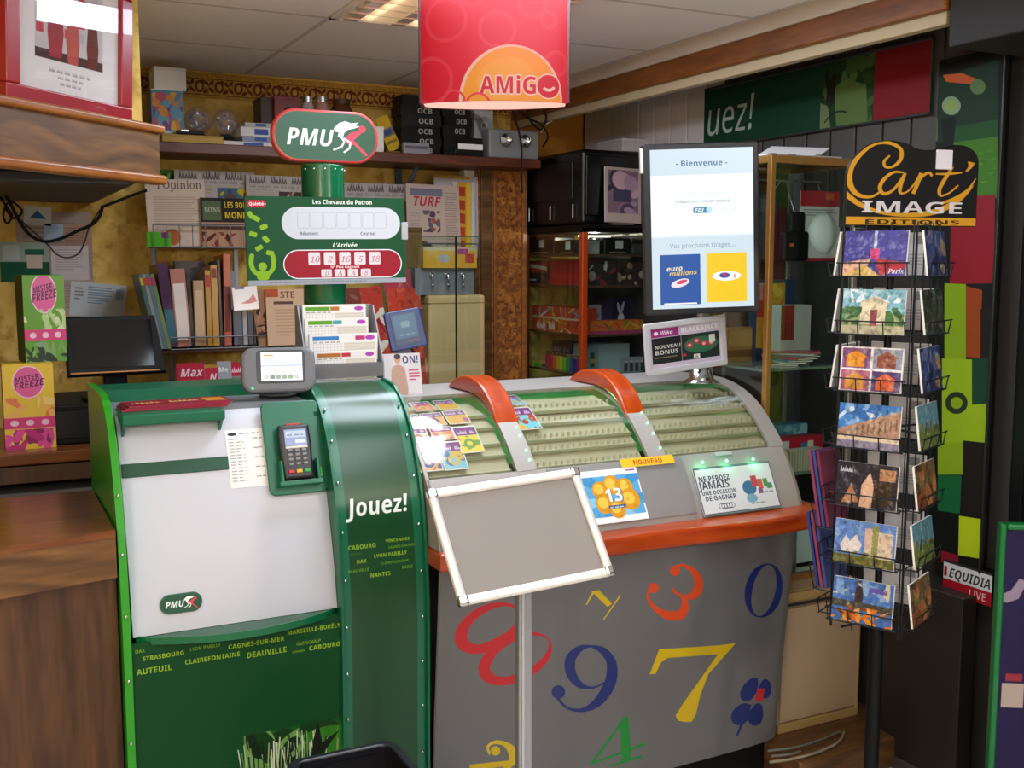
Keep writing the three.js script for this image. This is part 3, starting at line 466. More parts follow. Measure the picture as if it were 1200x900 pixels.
// grey customer screen on the betting counter
{
  const a = rectZ(290, 419, 374, 473, -2.76), t = thing('customer_display', 'small grey customer screen showing a bright page above the white panel', 'screen', [a.x, 1.248, -2.82], [0, -0.2, 0]);
  part('base', lathe([[0, 0], [0.05, 0], [0.05, 0.008], [0.02, 0.014], [0.016, 0.03], [0, 0.03]]), mat(0x6e7076, 0.45), t, [0, 0, -0.03]);
  const h = part('housing', extrude(roundRect(a.w, a.h * 0.98, 0.03), 0.05, 0.008), mat(0x74767c, 0.45), t, [0, 0.005 + a.h / 2, 0.0], [-0.22, 0, 0]);
  const A = art(220, 160, (g, W, H) => { F(g, '#f3f5fa').fillRect(-4, -4, W + 8, H + 8); F(g, '#e8a13a').fillRect(16, 14, 50, 8); lines(g, 16, 34, 180, 30, 3, '#c4c8d2'); F(g, '#b9c4d8').fillRect(0, 72, 220, 8); F(g, '#ffffff').fillRect(10, 84, 200, 40); for (let i = 0; i < 6; i++) { F(g, pick(['#93a58c', '#c8c8c0', '#7f8c86'])).fillRect(14 + i * 32, 128, 26, 22); } });
  const [g, m] = printBox(a.w * 0.56, a.h * 0.62, 0.002, A, M.black, 0.3, 0, 0.9); part('bezel', extrude(roundRect(a.w * 0.66, a.h * 0.72, 0.01), 0.003, 0.001), mat(0x494b52, 0.4), h, [0.006, 0.008, 0.048]); part('screen', g, m, h, [0.008, 0.008, 0.051]);
  part('status_light', new THREE.SphereGeometry(0.003, 8, 6), glow(0x3cff8a, 1.2), h, [-a.w * 0.36, -a.h * 0.4, 0.051]);
}
// sign column with horse racing board
{
  const z = -3.03, cx = onZ(380, 300, z).x, b = PTOP, topY = onZ(380, 194, z).y, t = thing('sign_column', 'green sign column with racing results board and oval logo sign', 'sign');
  t.position.set(cx, b, z);
  const r = (onZ(404, 345, z).x - onZ(356, 345, z).x) / 2;
  part('pole', lathe([[0, 0], [r, 0], [r, topY - b - 0.003], [r - 0.003, topY - b], [0, topY - b]], 40), mat(0x07613a, 0.22, 0, { clearcoat: 0.5 }), t);
  for (let i = 0; i < 6; i++) part('rivet', new THREE.SphereGeometry(0.0035, 8, 6), M.chrome, t, [r * Math.sin(-1.2 + i * 0.5), topY - b - 0.014, r * Math.cos(-1.2 + i * 0.5)]);
  const zs = z + r + 0.012, q = rectZ(288, 231, 474, 333, zs), A = art(930, 520, (g, W, H) => {
    F(g, '#084a29').fillRect(-4, -4, W + 8, H + 8); F(g, '#9aa0aa').fillRect(-4, H * 0.94, W + 8, 60); scrib(g, 120, H * 0.975, 560, 11, '#6d737d');
    F(g, '#c21d3a'); g.beginPath(); g.roundRect(12, 24, 105, 42, 18); g.fill(); txt(g, 'Quinté+', 22, 54, 25, '#ffffff', 'sans-serif', 'bold');
    txt(g, 'Les Chevaux du Patron', 555, 42, 36, '#e9efe6', 'sans-serif', 'bold', 'center', 355);
    F(g, '#ccd0da'); g.beginPath(); g.roundRect(200, 60, 700, 190, 95); g.fill(); g.strokeStyle = '#a9b0c0'; g.lineWidth = 3; for (let i = 0; i < 7; i++) { g.beginPath(); g.roundRect(290 + i * 76, 92, 68, 92, 8); g.stroke(); }
    txt(g, 'Réunion:', 300, 226, 26, '#59606b', 'sans-serif', 'bold'); txt(g, 'Course:', 655, 226, 26, '#59606b', 'sans-serif', 'bold');
    txt(g, "L'Arrivée", 560, 298, 34, '#e9efe6', 'sans-serif', 'bold italic', 'center');
    F(g, '#e9ecf2'); g.beginPath(); g.roundRect(202, 312, 704, 174, 88); g.fill(); F(g, '#98142a'); g.beginPath(); g.roundRect(208, 318, 692, 162, 82); g.fill();
    ['10', '2', '16', '5', '18'].forEach((s, i) => { F(g, '#dcd6da'); g.beginPath(); g.roundRect(346 + i * 90, 328, 68, 76, 8); g.fill(); txt(g, s, 380 + i * 90, 388, 50, '#c25a74', 'serif', 'italic', 'center', 58); });
    txt(g, 'N° Plus Gagnant', 560, 424, 22, '#f2dfe2', 'sans-serif', 'bold', 'center', 190);
    ['0', 'A', 'A', '8'].forEach((s, i) => { F(g, '#dcd6da'); g.beginPath(); g.roundRect(418 + i * 78, 430, 62, 46, 7); g.fill(); txt(g, s, 449 + i * 78, 468, 40, '#b5566c', 'serif', 'italic', 'center'); });
    const leaf = (x, y, k) => { g.save(); g.translate(x, y); g.rotate(k); F(g, '#86b325'); g.beginPath(); g.roundRect(-22, -14, 44, 28, 8); g.fill(); g.restore(); };
    [[60, 130, 0.5], [100, 178, -0.4], [40, 220, 0.3], [110, 250, 0.9], [70, 300, -0.5], [130, 330, 0.2], [30, 110, 1]].forEach((a) => leaf(...a));
    F(g, '#86b325'); g.beginPath(); g.arc(86, 408, 24, 0, 7); g.fill(); g.lineWidth = 26; g.lineCap = 'round'; g.strokeStyle = '#86b325'; for (const s of [-1, 1]) { g.beginPath(); g.moveTo(86 + s * 30, 450); g.quadraticCurveTo(86 + s * 76, 420, 86 + s * 58, 345); g.stroke(); } g.beginPath(); g.roundRect(52, 432, 70, 56, 20); g.fill();
  });
  const [g, m] = printBox(q.w, q.h, 0.01, A, M.greenTeal, 0.45); part('results_board', g, m, t, [q.x - cx, q.y - b, zs - z], [0, 0, 0.012]);
  part('board_clip', rbox(0.02, 0.05, 0.006, 0.002), mat(0xa9afb6, 0.4), t, [q.x1 - cx - 0.002, q.y - b + 0.03, zs - z + 0.006]);
  const l = rectZ(317, 130, 441, 191, z), B = art(500, 246, (gg, W, H) => pmuLogo(gg, W, H)), [g2, m2] = printPlate(roundRect(l.w, l.h, l.h * 0.47), 0.03, B, mat(0xc23a35, 0.35), 0.4, 0.2, 0, 0.006);
  part('logo_sign', g2, m2, t, [l.x - cx, l.y - b, -0.012]); part('sign_neck', cyl(0.008, l.y0 - topY + 0.02, 12), M.greenTeal, t, [l.x - cx, topY - b + (l.y0 - topY) / 2, 0]);
}
// grey rack of betting slips
{
  const z = -2.915, q = rectZ(350, 358, 440, 447, z), t = thing('slip_rack', 'grey acrylic rack holding four tiers of betting slips', 'rack', [q.x, PTOP + 0.004, z]);
  const hgt = q.y1 - PTOP, grey = mat(0x8b8a8c, 0.35);
  part('base', rbox(q.w, 0.008, 0.11, 0.002), grey, t, [0, 0, 0.02]);
  for (const s of [-1, 1]) part('side', extrude(polyShape([[-0.035, 0], [0.075, 0], [0.07, 0.05], [-0.01, hgt - 0.004], [-0.035, hgt - 0.004]]), 0.004, 0.0005).rotateY(-Math.PI / 2), grey, t, [s * q.w * 0.49 + 0.002, 0, 0]);
  part('back', box(q.w * 0.98, hgt - 0.004, 0.004), grey, t, [0, hgt / 2, -0.033]);
  const rows = [[356, 513, 428, 0], [362, 524, 431, 1], [372, 538, 442, 2], [371, 538, 441, 3]], ys = [357, 373, 391, 411], bot = [371, 388, 408, 446];
  const names = ['white betting slips with green header in the topmost tier of the rack', 'white betting slips with green and blue header in the second tier of the rack', 'white betting slips with blue header in the third tier of the rack', 'white betting slips with brown header in the lowest tier of the rack'];
  for (let i = 0; i < 4; i++) {
    const zz = z - 0.022 + i * 0.028, x0 = [354, 357, 362, 368][i], x1 = [428, 431, 442, 441][i], p = rectZ(x0, ys[i], x1, bot[i], zz), y0 = PTOP + 0.009, hh = p.y1 - y0;
    const A = art(240, 240 * hh / p.w, (g, W, H) => {
      F(g, '#ece9e6').fillRect(-4, -4, W + 8, H + 8); const hc = [['#5f9e2c', '#b57a3a'], ['#5f9e2c', '#4ba0a8'], ['#3a7fc0', '#c23a78'], ['#b5723a', '#c23a4a']][i]; F(g, hc[0]).fillRect(12, 8, 90, 14); F(g, hc[1]).fillRect(i === 2 ? 160 : 104, 8, 34, 14); F(g, '#b04ab0'); g.beginPath(); g.ellipse(212, 15, 17, 8, 0, 0, 7); g.fill();
      F(g, '#d9d3c4').fillRect(120, 30, 112, H); g.strokeStyle = '#b9b3ac'; g.lineWidth = 1; for (let y = 34; y < H; y += 11) { g.beginPath(); g.moveTo(10, y); g.lineTo(230, y); g.stroke(); } for (let x = 14; x < 112; x += 12) { g.beginPath(); g.moveTo(x, 34); g.lineTo(x, H); g.stroke(); } scrib(g, 14, 30, 90, 8, '#777');
    });
    const [g, m] = printBox(p.w, hh, 0.008, A, M.paper, 0.8); tag(part('slip_pad', g, m, scene, [p.x, y0 + hh / 2, zz]), names[i], 'form');
    part('divider', box(q.w * 0.97, 0.04 + 0.01 * (3 - i), 0.003), mat(0xb9b9bc, 0.2, 0, { transmission: 0.7, thickness: 0 }), t, [0, 0.03, zz - z + 0.009]);
  }
}
// ---------------------------------------------------------------- grey lottery counter
const LX0 = 1.042, LX1 = 2.225, LTOP = 1.222, LM = (LX0 + LX1) / 2, LZ = -2.8;
const lotUpper = curvePts([[0.87, -2.462], [0.9, -2.472], [1.0, -2.525], [1.06, -2.57], [1.11, -2.618], [1.165, -2.685], [1.2, -2.76], [1.222, -2.86], [1.222, -3.12]], 80);
const lot = thing('lottery_counter', 'grey lottery counter with coloured numbers and curved clear ticket display', 'counter', [LM, 0, LZ]);
const inL = (o) => { o.position.x -= LM; o.position.z -= LZ; return o; };
const frontPlan = curvePts([[LX0, -2.462], [1.3, -2.437], [1.6, -2.424], [1.9, -2.428], [2.1, -2.436], [2.19, -2.45], [2.218, -2.475], [LX1, -2.56]], 90), lean = (y) => 0.1 * (0.84 - y), alongYLean = (x, z, y) => V(x, y, z - lean(y));
{
  const Y0 = 0.12, Y1 = 0.84;
  const A = art(1700, 1000, (g, W, H) => {
    F(g, '#6a696a').fillRect(-4, -4, W + 8, H + 8);
    const arc = [0]; for (let i = 1; i < frontPlan.length; i++) arc.push(arc[i - 1] + Math.hypot(frontPlan[i][0] - frontPlan[i - 1][0], frontPlan[i][1] - frontPlan[i - 1][1]));
    const m = (px, py) => { let p = onZ(px, py, -2.44 - lean(0.5)); for (let i = 0; i < 4; i++) { const k = frontPlan.findIndex((q) => q[0] > p.x), zz = k > 0 && p.x < 2.15 ? frontPlan[k][1] : -2.44; p = onZ(px, py, zz - lean(p.y)); } const k = frontPlan.findIndex((q) => q[0] > p.x), n = frontPlan.length - 1, s = k < 0 ? arc[n] : k < 1 ? p.x - LX0 : arc[k - 1] + (arc[k] - arc[k - 1]) * (p.x - frontPlan[k - 1][0]) / (frontPlan[k][0] - frontPlan[k - 1][0]); return [s / arc[n] * W, (1 - (p.y - Y0) / (Y1 - Y0)) * H]; };
    const B = (c, ...p) => brush(g, m, p, c), navy = '#1a2a6e', yel = '#d3b310', red = '#c01822', org = '#d84a1e', grn = '#14862e', c7 = (x, y) => m(600 + x / 4, 675 + y / 4);
    // 9
    B(navy, [693, 757, 2], [680, 760, 7], [669, 772, 12], [669, 788, 12], [679, 802, 8], [692, 806, 3], [703, 803, 2], [712, 797, 1.5]); B(navy, [692, 757, 2], [706, 762, 8], [716, 775, 11], [717, 792, 13], [711, 809, 13], [699, 824, 10], [683, 832, 5], [666, 830, 3], [655, 820, 3], [650, 811, 2]); disc(g, m, 654.5, 811, 8, navy);
    // 7
    poly(g, [[1050, 313], [975, 325], [690, 343], [645, 460], [672, 460], [700, 405], [732, 384], [965, 366], [885, 480], [800, 600], [766, 655], [780, 678], [810, 684], [842, 683], [862, 648], [882, 560], [920, 460]].map((p) => c7(...p)), yel);
    // 4
    poly(g, [[545, 655], [505, 685], [515, 860], [500, 872], [560, 858]].map((p) => c7(...p)), grn); poly(g, [[545, 655], [520, 668], [362, 884], [376, 886]].map((p) => c7(...p)), grn); poly(g, [[364, 878], [364, 888], [628, 792], [622, 780]].map((p) => c7(...p)), grn); poly(g, [[458, 888], [462, 894], [608, 852], [606, 840]].map((p) => c7(...p)), grn);
    // 1
    poly(g, [[372, 72], [408, 66], [470, 130], [448, 146]].map((p) => c7(...p)), yel); poly(g, [[346, 134], [352, 136], [384, 82], [376, 76]].map((p) => c7(...p)), yel); poly(g, [[424, 208], [430, 208], [512, 92], [506, 88]].map((p) => c7(...p)), yel);
    // 3
    B(org, [764, 692, 2], [759, 696, 3], [762, 706, 4], [772, 716, 7], [787, 722, 11], [799, 719, 11], [803, 709, 9], [799, 699, 4], [791, 694, 3], [787, 688, 2]); disc(g, m, 766, 689, 6, org); B(org, [801, 700, 3], [812, 698, 9], [818, 690, 11], [818, 679, 10], [811, 668, 6], [801, 663, 4], [792, 663, 3]); disc(g, m, 791, 669, 6, org);
    // 0
    { const e = (rx, ry, ox) => Array.from({ length: 48 }, (_, i) => { const a = i * Math.PI / 24, x = rx * Math.cos(a) + ox, y = ry * Math.sin(a), r = 0.22; return m(895 + x * Math.cos(r) - y * Math.sin(r), 692 + x * Math.sin(r) + y * Math.cos(r)); }); poly(g, e(22, 32, 0), navy); poly(g, e(13.5, 30.5, 0), '#6a696a'); }
    // 8
    { const e = (cx, cy, rx, ry, k, c) => poly(g, Array.from({ length: 48 }, (_, i) => { const a = i * Math.PI / 24, x = rx * Math.cos(a), y = ry * Math.sin(a); return m(cx + x * Math.cos(k) - y * Math.sin(k), cy + x * Math.sin(k) + y * Math.cos(k)); }), c); e(572, 736, 42, 26, -0.5, red); e(604, 772, 46, 27, -0.45, red); e(577, 733, 33, 17, -0.55, '#6a696a'); e(609, 769, 38, 18, -0.5, '#6a696a'); B(red, [556, 762, 8], [578, 756, 12], [600, 744, 12], [618, 728, 8]); }
    // 2
    B(yel, [574, 884, 3], [572, 875, 3], [580, 870, 4], [592, 872, 6], [600, 880, 10], [600, 892, 8], [588, 906, 5]); disc(g, m, 581, 880, 5.5, yel); poly(g, [[550, 896], [552, 902], [604, 897], [606, 890]].map((p) => m(...p)), yel);
    // clover
    const P = (x, y, rx, ry, k) => poly(g, Array.from({ length: 28 }, (_, i) => { const a = i * Math.PI / 14, X = rx * Math.cos(a), Yy = ry * Math.sin(a) * (1 - 0.2 * Math.cos(a)); return c7(x + X * Math.cos(k) - Yy * Math.sin(k), y + X * Math.sin(k) + Yy * Math.cos(k)); }), navy);
    P(1114, 530, 62, 34, -1.05); P(1186, 528, 46, 30, -1.5); P(1074, 646, 56, 40, -1.0); P(1144, 648, 54, 34, -1.3); poly(g, [c7(1110, 600), c7(1122, 604), c7(1058, 752), c7(1048, 748)], navy); poly(g, [c7(1150, 528), c7(1184, 526), c7(1174, 584), c7(1136, 586)], '#c0242e'); poly(g, [c7(1140, 590), c7(1144, 592), c7(1110, 600), c7(1106, 596)], '#6a696a');
  });
  const fm = printMat(A, 0.42, 0.12);
  inL(part('front_panel', sheet(frontPlan, Y0, Y1, 0.014, alongYLean, V(0, 0, 1), A), [fm, M.counterGrey], lot));
  const plan = [...frontPlan.map(([x, z]) => [x, z + 0.0]), [LX1, -3.1], [LX0, -3.1]];
  const inner = plan.map(([x, z]) => [LM + (x - LM) * 0.94, Math.min(z - 0.06, -2.55)]);
  inL(part('plinth', planSlab(inner, 0, 0.12), M.black, lot)); inL(part('deck', planSlab(inner.map(([x, z]) => [x, z]), 0.83, 0.85), M.counterGrey, lot));
  // orange ledge with a swelling front
  const lp = curvePts([[LX0, -2.45], [1.2, -2.41], [1.5, -2.39], [1.65, -2.395], [1.85, -2.38], [2.05, -2.37], [2.19, -2.385], [2.26, -2.42], [2.272, -2.52]], 60), ls = polyShape([...lp, [LX1, -2.56], [LX0, -2.56]].map(([x, z]) => [x, -z]));
  inL(part('ledge', new THREE.ExtrudeGeometry(ls, { depth: 0.026, bevelEnabled: true, bevelSize: 0.01, bevelThickness: 0.012, bevelSegments: 4 }).rotateX(-Math.PI / 2).translate(0, 0.834, 0), M.orangeWood, lot));
  // curved head: lower panel, end plates, ribs, cover
  const seg = (a, b, off = 0) => lotUpper.filter(([y, z], i) => y >= a && y <= b && (z > -2.87 || b > 1.3)).map(([y, z]) => [y, z + off]);
  inL(part('lower_panel', sheet(seg(0.869, 1.045), LX0, LX1, 0.012, alongX, V(0, 0, 1)), [M.counterGrey, M.counterGrey], lot));
    inL(part('top_panel', box(LX1 - LX0, 0.012, 0.27), M.counterGrey, lot, [LM, 1.216, -2.99]));
  inL(part('back_panel', box(LX1 - LX0, 1.1, 0.012), M.counterGrey, lot, [LM, 0.67, -3.115]));
  const end = [...lotUpper.map(([y, z]) => [z, y]), [-3.12, 0.12], [-2.62, 0.12], [-2.56, 0.86]];
  for (const x of [LX0, LX1]) inL(part('end_plate', extrude(polyShape(end), 0.01, 0.001).rotateY(-Math.PI / 2), M.counterGrey, lot, [x + (x === LX0 ? 0.008 : 0.002), 0, 0]));
  const ribX = [1.335, 1.76], bays = [[LX0 + 0.01, ribX[0] - 0.03], [ribX[0] + 0.03, ribX[1] - 0.03], [ribX[1] + 0.03, LX1 - 0.012]];
  for (const x of ribX) inL(part('rib', sheet(seg(1.04, 1.223, 0.002), x - 0.03, x + 0.03, 0.012, alongX, V(0, 0, 1)), [M.counterGrey, M.counterGrey], lot));
  inL(part('end_rib', sheet(seg(1.04, 1.223, 0.002), LX1 - 0.05, LX1 + 0.002, 0.012, alongX, V(0, 0, 1)), [M.counterGrey, M.counterGrey], lot));
  for (const [a, b] of bays) {
    inL(part('clear_cover', sheet(seg(1.042, 1.222), a, b, 0.003, alongX, V(0, 0, 1)), [M.acrylic, M.acrylic], lot));
    // five stepped rows that hold the tickets
    const tm = mat(0xc4b99e, 0.5), lm = mat(0xd8dcc8, 0.12, 0, { transmission: 0.6, thickness: 0 });
    const deep = inward(lotUpper, 0.022), low = inward(lotUpper, 0.03), iY = (y) => lotUpper.reduce((p, q, k) => (Math.abs(q[0] - y) < Math.abs(lotUpper[p][0] - y) ? k : p), 0);
    for (let r = 0; r < 5; r++) {
      const i0 = iY(1.05 + r * 0.0345), i1 = iY(Math.min(1.2215, 1.05 + (r + 1.3) * 0.0345));
      inL(part('ticket_tray', sheet([deep[i0], low[i1]], a + 0.004, b - 0.004, 0.003, alongX, V(0, 1, 1)), [tm, tm], lot));
      inL(part('tray_lip', sheet([deep[i0], [deep[i0][0] + 0.007, deep[i0][1] + 0.005]], a + 0.004, b - 0.004, 0.002, alongX, V(0, 0, 1)), [lm, lm], lot));
    }
  }
  function hitY(y) { return lotUpper.reduce((p, q) => (Math.abs(q[0] - y) < Math.abs(p[0] - y) ? q : p)); }
  inL(part('dark_liner', merge(moved(box(LX1 - LX0 - 0.03, 0.01, 0.34), LM, 1.03, -2.86), moved(box(LX1 - LX0 - 0.03, 0.17, 0.01), LM, 1.115, -3.05)), mat(0x9a907e, 0.6), lot));
  // orange arched handles over the ribs
  for (const [x, px] of [[1.335, 0], [1.76, 0]]) {
    const sh = new THREE.Shape(); sh.moveTo(-3.01, 1.226); sh.quadraticCurveTo(-2.95, 1.275, -2.85, 1.27); sh.bezierCurveTo(-2.76, 1.262, -2.7, 1.215, -2.665, 1.145); sh.lineTo(-2.68, 1.15); sh.quadraticCurveTo(-2.735, 1.22, -2.86, 1.224); sh.closePath();
    inL(part('arched_handle', extrude(sh, 0.07, 0.006, 20).rotateY(-Math.PI / 2), M.orangeWood, lot, [x + 0.035, 0, 0]));
  }
  // green marker lights on the ribs
  const led = new THREE.SphereGeometry(0.0032, 10, 8), lg = glow(0x7dffb8, 3.2);
  for (const [x, list] of [[1.362, [0.35, 0.47, 0.58, 0.68, 0.8, 0.9]], [1.79, [0.3, 0.42, 0.53, 0.64, 0.76, 0.88]]]) list.forEach((k, i) => { const p = hitY(1.215 - Math.pow(k - 0.25, 1.15) * 0.25); inL(part('led_light', led, lg, lot, [x - 0.01, p[0] + 0.002, p[1] + 0.005])); });
  for (const [x, y, z] of [[1.2, 1.17, -2.85], [1.55, 1.17, -2.85], [1.72, 1.17, -2.85], [2.12, 1.13, -2.74]]) { const l = new THREE.PointLight(0x5dff9a, 0.04); l.name = 'led_light'; l.position.set(x, y, z); scene.add(l); inL(part('led_light', led, lg, lot, [x, y + 0.012, z])); }
  // dividers between single tickets in the rows: small clear clips
  const clip = rbox(0.006, 0.012, 0.006, 0.001, 1), cg = [];
  for (const [a, b] of bays.slice(1)) for (let r = 0; r < 5; r++) for (let x = a + 0.02; x < b - 0.02; x += 0.019) { const p = hitY(1.05 + r * 0.0345); cg.push(moved(clip.clone(), x, p[0], p[1] - 0.022)); }
  const cl = inL(part('tray_clips', merge(cg), mat(0xd2c9a8, 0.25), lot)); cl.userData.kind = 'stuff';
  // grey pocket panel on the slope and a label above it
  const tilt = (y) => { const a = hitY(y - 0.03), b = hitY(y + 0.03); return -Math.atan2(a[1] - b[1], b[0] - a[0]); };
  const pocket = hitProfile(lotUpper, 752, 590), pl = hitProfile(lotUpper, 672, 598).x, pr = hitProfile(lotUpper, 812, 585).x;
  const slope = sheet(seg(0.885, 1.043, 0.006), pl - 0.05, pr, 0.004, alongX, V(0, 0, 1)); inL(part('pocket_panel', slope, [mat(0xa09d9b, 0.32, 0.3), M.counterGrey], lot));
  const card = (px0, py0, px1, py1, off, draw, W, name, label, cat, rough = 0.6, coat = 0) => {
    const xm = (px0 + px1) / 2, t = hitProfile(lotUpper, xm, py0), b = hitProfile(lotUpper, xm, py1), l = hitProfile(lotUpper, px0, (py0 + py1) / 2).x, r = hitProfile(lotUpper, px1, (py0 + py1) / 2).x, h = Math.hypot(t.y - b.y, t.z - b.z), a = art(W, W * h / (r - l), draw), [g, m] = printBox(r - l, h, 0.0018, a, M.paper, rough, coat);
    const n = V(0, b.z - t.z, t.y - b.y).normalize();
    return tag(part(name, g, m, scene, [(l + r) / 2, (t.y + b.y) / 2 + n.y * off, (t.z + b.z) / 2 + n.z * off], [-Math.atan2(b.z - t.z, t.y - b.y), 0, 0]), label, cat);
  };
  card(684, 551, 752, 614, 0.012, (g, W, H) => { F(g, '#f0f0ee').fillRect(-4, -4, W + 8, H + 8); F(g, '#57a5d6').fillRect(6, H * 0.12, W - 12, H * 0.76); for (let i = 0; i < 7; i++) { F(g, i % 2 ? '#8cc4e6' : '#3f8fc6'); g.beginPath(); g.moveTo(W / 2, H / 2); const a = i * 0.9; g.lineTo(W / 2 + W * Math.cos(a), H / 2 + H * Math.sin(a)); g.lineTo(W / 2 + W * Math.cos(a + 0.4), H / 2 + H * Math.sin(a + 0.4)); g.fill(); } F(g, '#f0f0ee').fillRect(-4, -4, W + 8, H * 0.12 + 4); g.fillRect(-4, H * 0.88, W + 8, H);
    for (const [x, y, r] of [[0.28, 0.38, 0.14], [0.3, 0.64, 0.15], [0.72, 0.36, 0.14], [0.76, 0.6, 0.17], [0.5, 0.76, 0.14], [0.5, 0.3, 0.15]]) { F(g, '#d9951c'); g.beginPath(); g.arc(x * W, y * H, r * W, 0, 7); g.fill(); F(g, '#f0c44a'); g.beginPath(); g.arc(x * W - 6, y * H - 6, r * W * 0.6, 0, 7); g.fill(); } txt(g, '13', W / 2, H * 0.62, H * 0.36, '#5a6a86', 'sans-serif', 'bold', 'center'); txt(g, '13', W / 2 - 3, H * 0.61, H * 0.34, '#ffffff', 'sans-serif', 'bold', 'center'); F(g, '#2d4f86').fillRect(W * 0.36, H * 0.68, W * 0.3, H * 0.06); scrib(g, W * 0.38, H * 0.73, W * 0.26, 9, '#fff'); F(g, '#7a3a86').fillRect(W * 0.8, H * 0.04, W * 0.16, 5); grain(g, W, H, 60, 0.1); }, 260, 'lottery_poster', 'small blue poster with a large white 13 over golden balls', 'poster');
  // framed poster on the right of the slope
  const pp = card(815, 545, 908, 602, 0.012, (g, W, H) => { F(g, '#e9ecea').fillRect(-4, -4, W + 8, H + 8); g.strokeStyle = '#2b3b52'; g.lineWidth = 3; g.strokeRect(4, 6, W - 8, H - 12); g.strokeStyle = '#3d6a58'; g.strokeRect(0, 2, W, H - 4); const c = '#3a3f55'; txt(g, 'NE PERDEZ', 14, H * 0.30, 26, c, 'sans-serif', 'bold', 'left', 140); txt(g, 'JAMAIS', 10, H * 0.46, 38, c, 'sans-serif', 'bold', 'left', 150); txt(g, 'UNE OCCASION', 14, H * 0.58, 22, c, 'sans-serif', 'bold', 'left', 150); txt(g, 'DE GAGNER', 22, H * 0.70, 24, c, 'sans-serif', 'bold', 'left', 150); g.strokeStyle = '#3a3f55'; g.lineWidth = 2; for (let i = 0; i < 5; i++) { g.beginPath(); g.ellipse(84 + i * 11, H * 0.83, 12, 9, 0, 0, 7); g.stroke(); }
    F(g, '#2c6f92'); g.beginPath(); g.ellipse(222, H * 0.52, 30, 26, 0, 0, 7); g.fill(); F(g, '#c23a3a').fillRect(236, H * 0.28, 26, 40); F(g, '#d2573a').fillRect(262, H * 0.36, 22, 36); F(g, '#4a9a3a').fillRect(288, H * 0.36, 20, 30); F(g, '#3f8f52').fillRect(300, H * 0.46, 24, 20); F(g, '#8a4a86').fillRect(258, H * 0.56, 20, 18); F(g, '#7fb5c9'); g.beginPath(); g.ellipse(222, H * 0.74, 24, 16, 0, 0, 7); g.fill(); scrib(g, 260, H * 0.66, 66, 9, '#6a7480'); scrib(g, 214, H * 0.86, 60, 8, '#6a7480'); }, 340, 'lottery_poster', 'white poster with dark slogan and small green lights along its top', 'poster', 0.12, 0.8);
  card(724, 538, 788, 548, 0.013, (g, W, H) => { F(g, '#e0b62a').fillRect(-4, -4, W + 8, H + 8); txt(g, 'NOUVEAU', W / 2, H * 0.8, H * 0.78, '#b5341e', 'sans-serif', 'bold', 'center', W * 0.9); }, 300, 'label', 'yellow label reading nouveau above the grey pocket panel', 'label');
  for (const px of [820, 848, 879]) { const p = hitProfile(lotUpper, px, 543 - (px - 820) * 0.06), t = inL(part('led_light', new THREE.SphereGeometry(0.004, 10, 8), lg, lot, [p.x, p.y + 0.006, p.z + 0.014])); const l = new THREE.PointLight(0x5dffae, 0.004); l.name = 'led_light'; l.position.set(p.x, p.y - 0.002, p.z + 0.022); scene.add(l); }
  { const p = hitProfile(lotUpper, 846, 531); inL(part('number_plate', rbox(0.06, 0.012, 0.003, 0.001), mat(0xb9b9b6, 0.4), lot, [p.x, p.y, p.z + 0.006], [tilt(1.05), 0, 0])); }
}
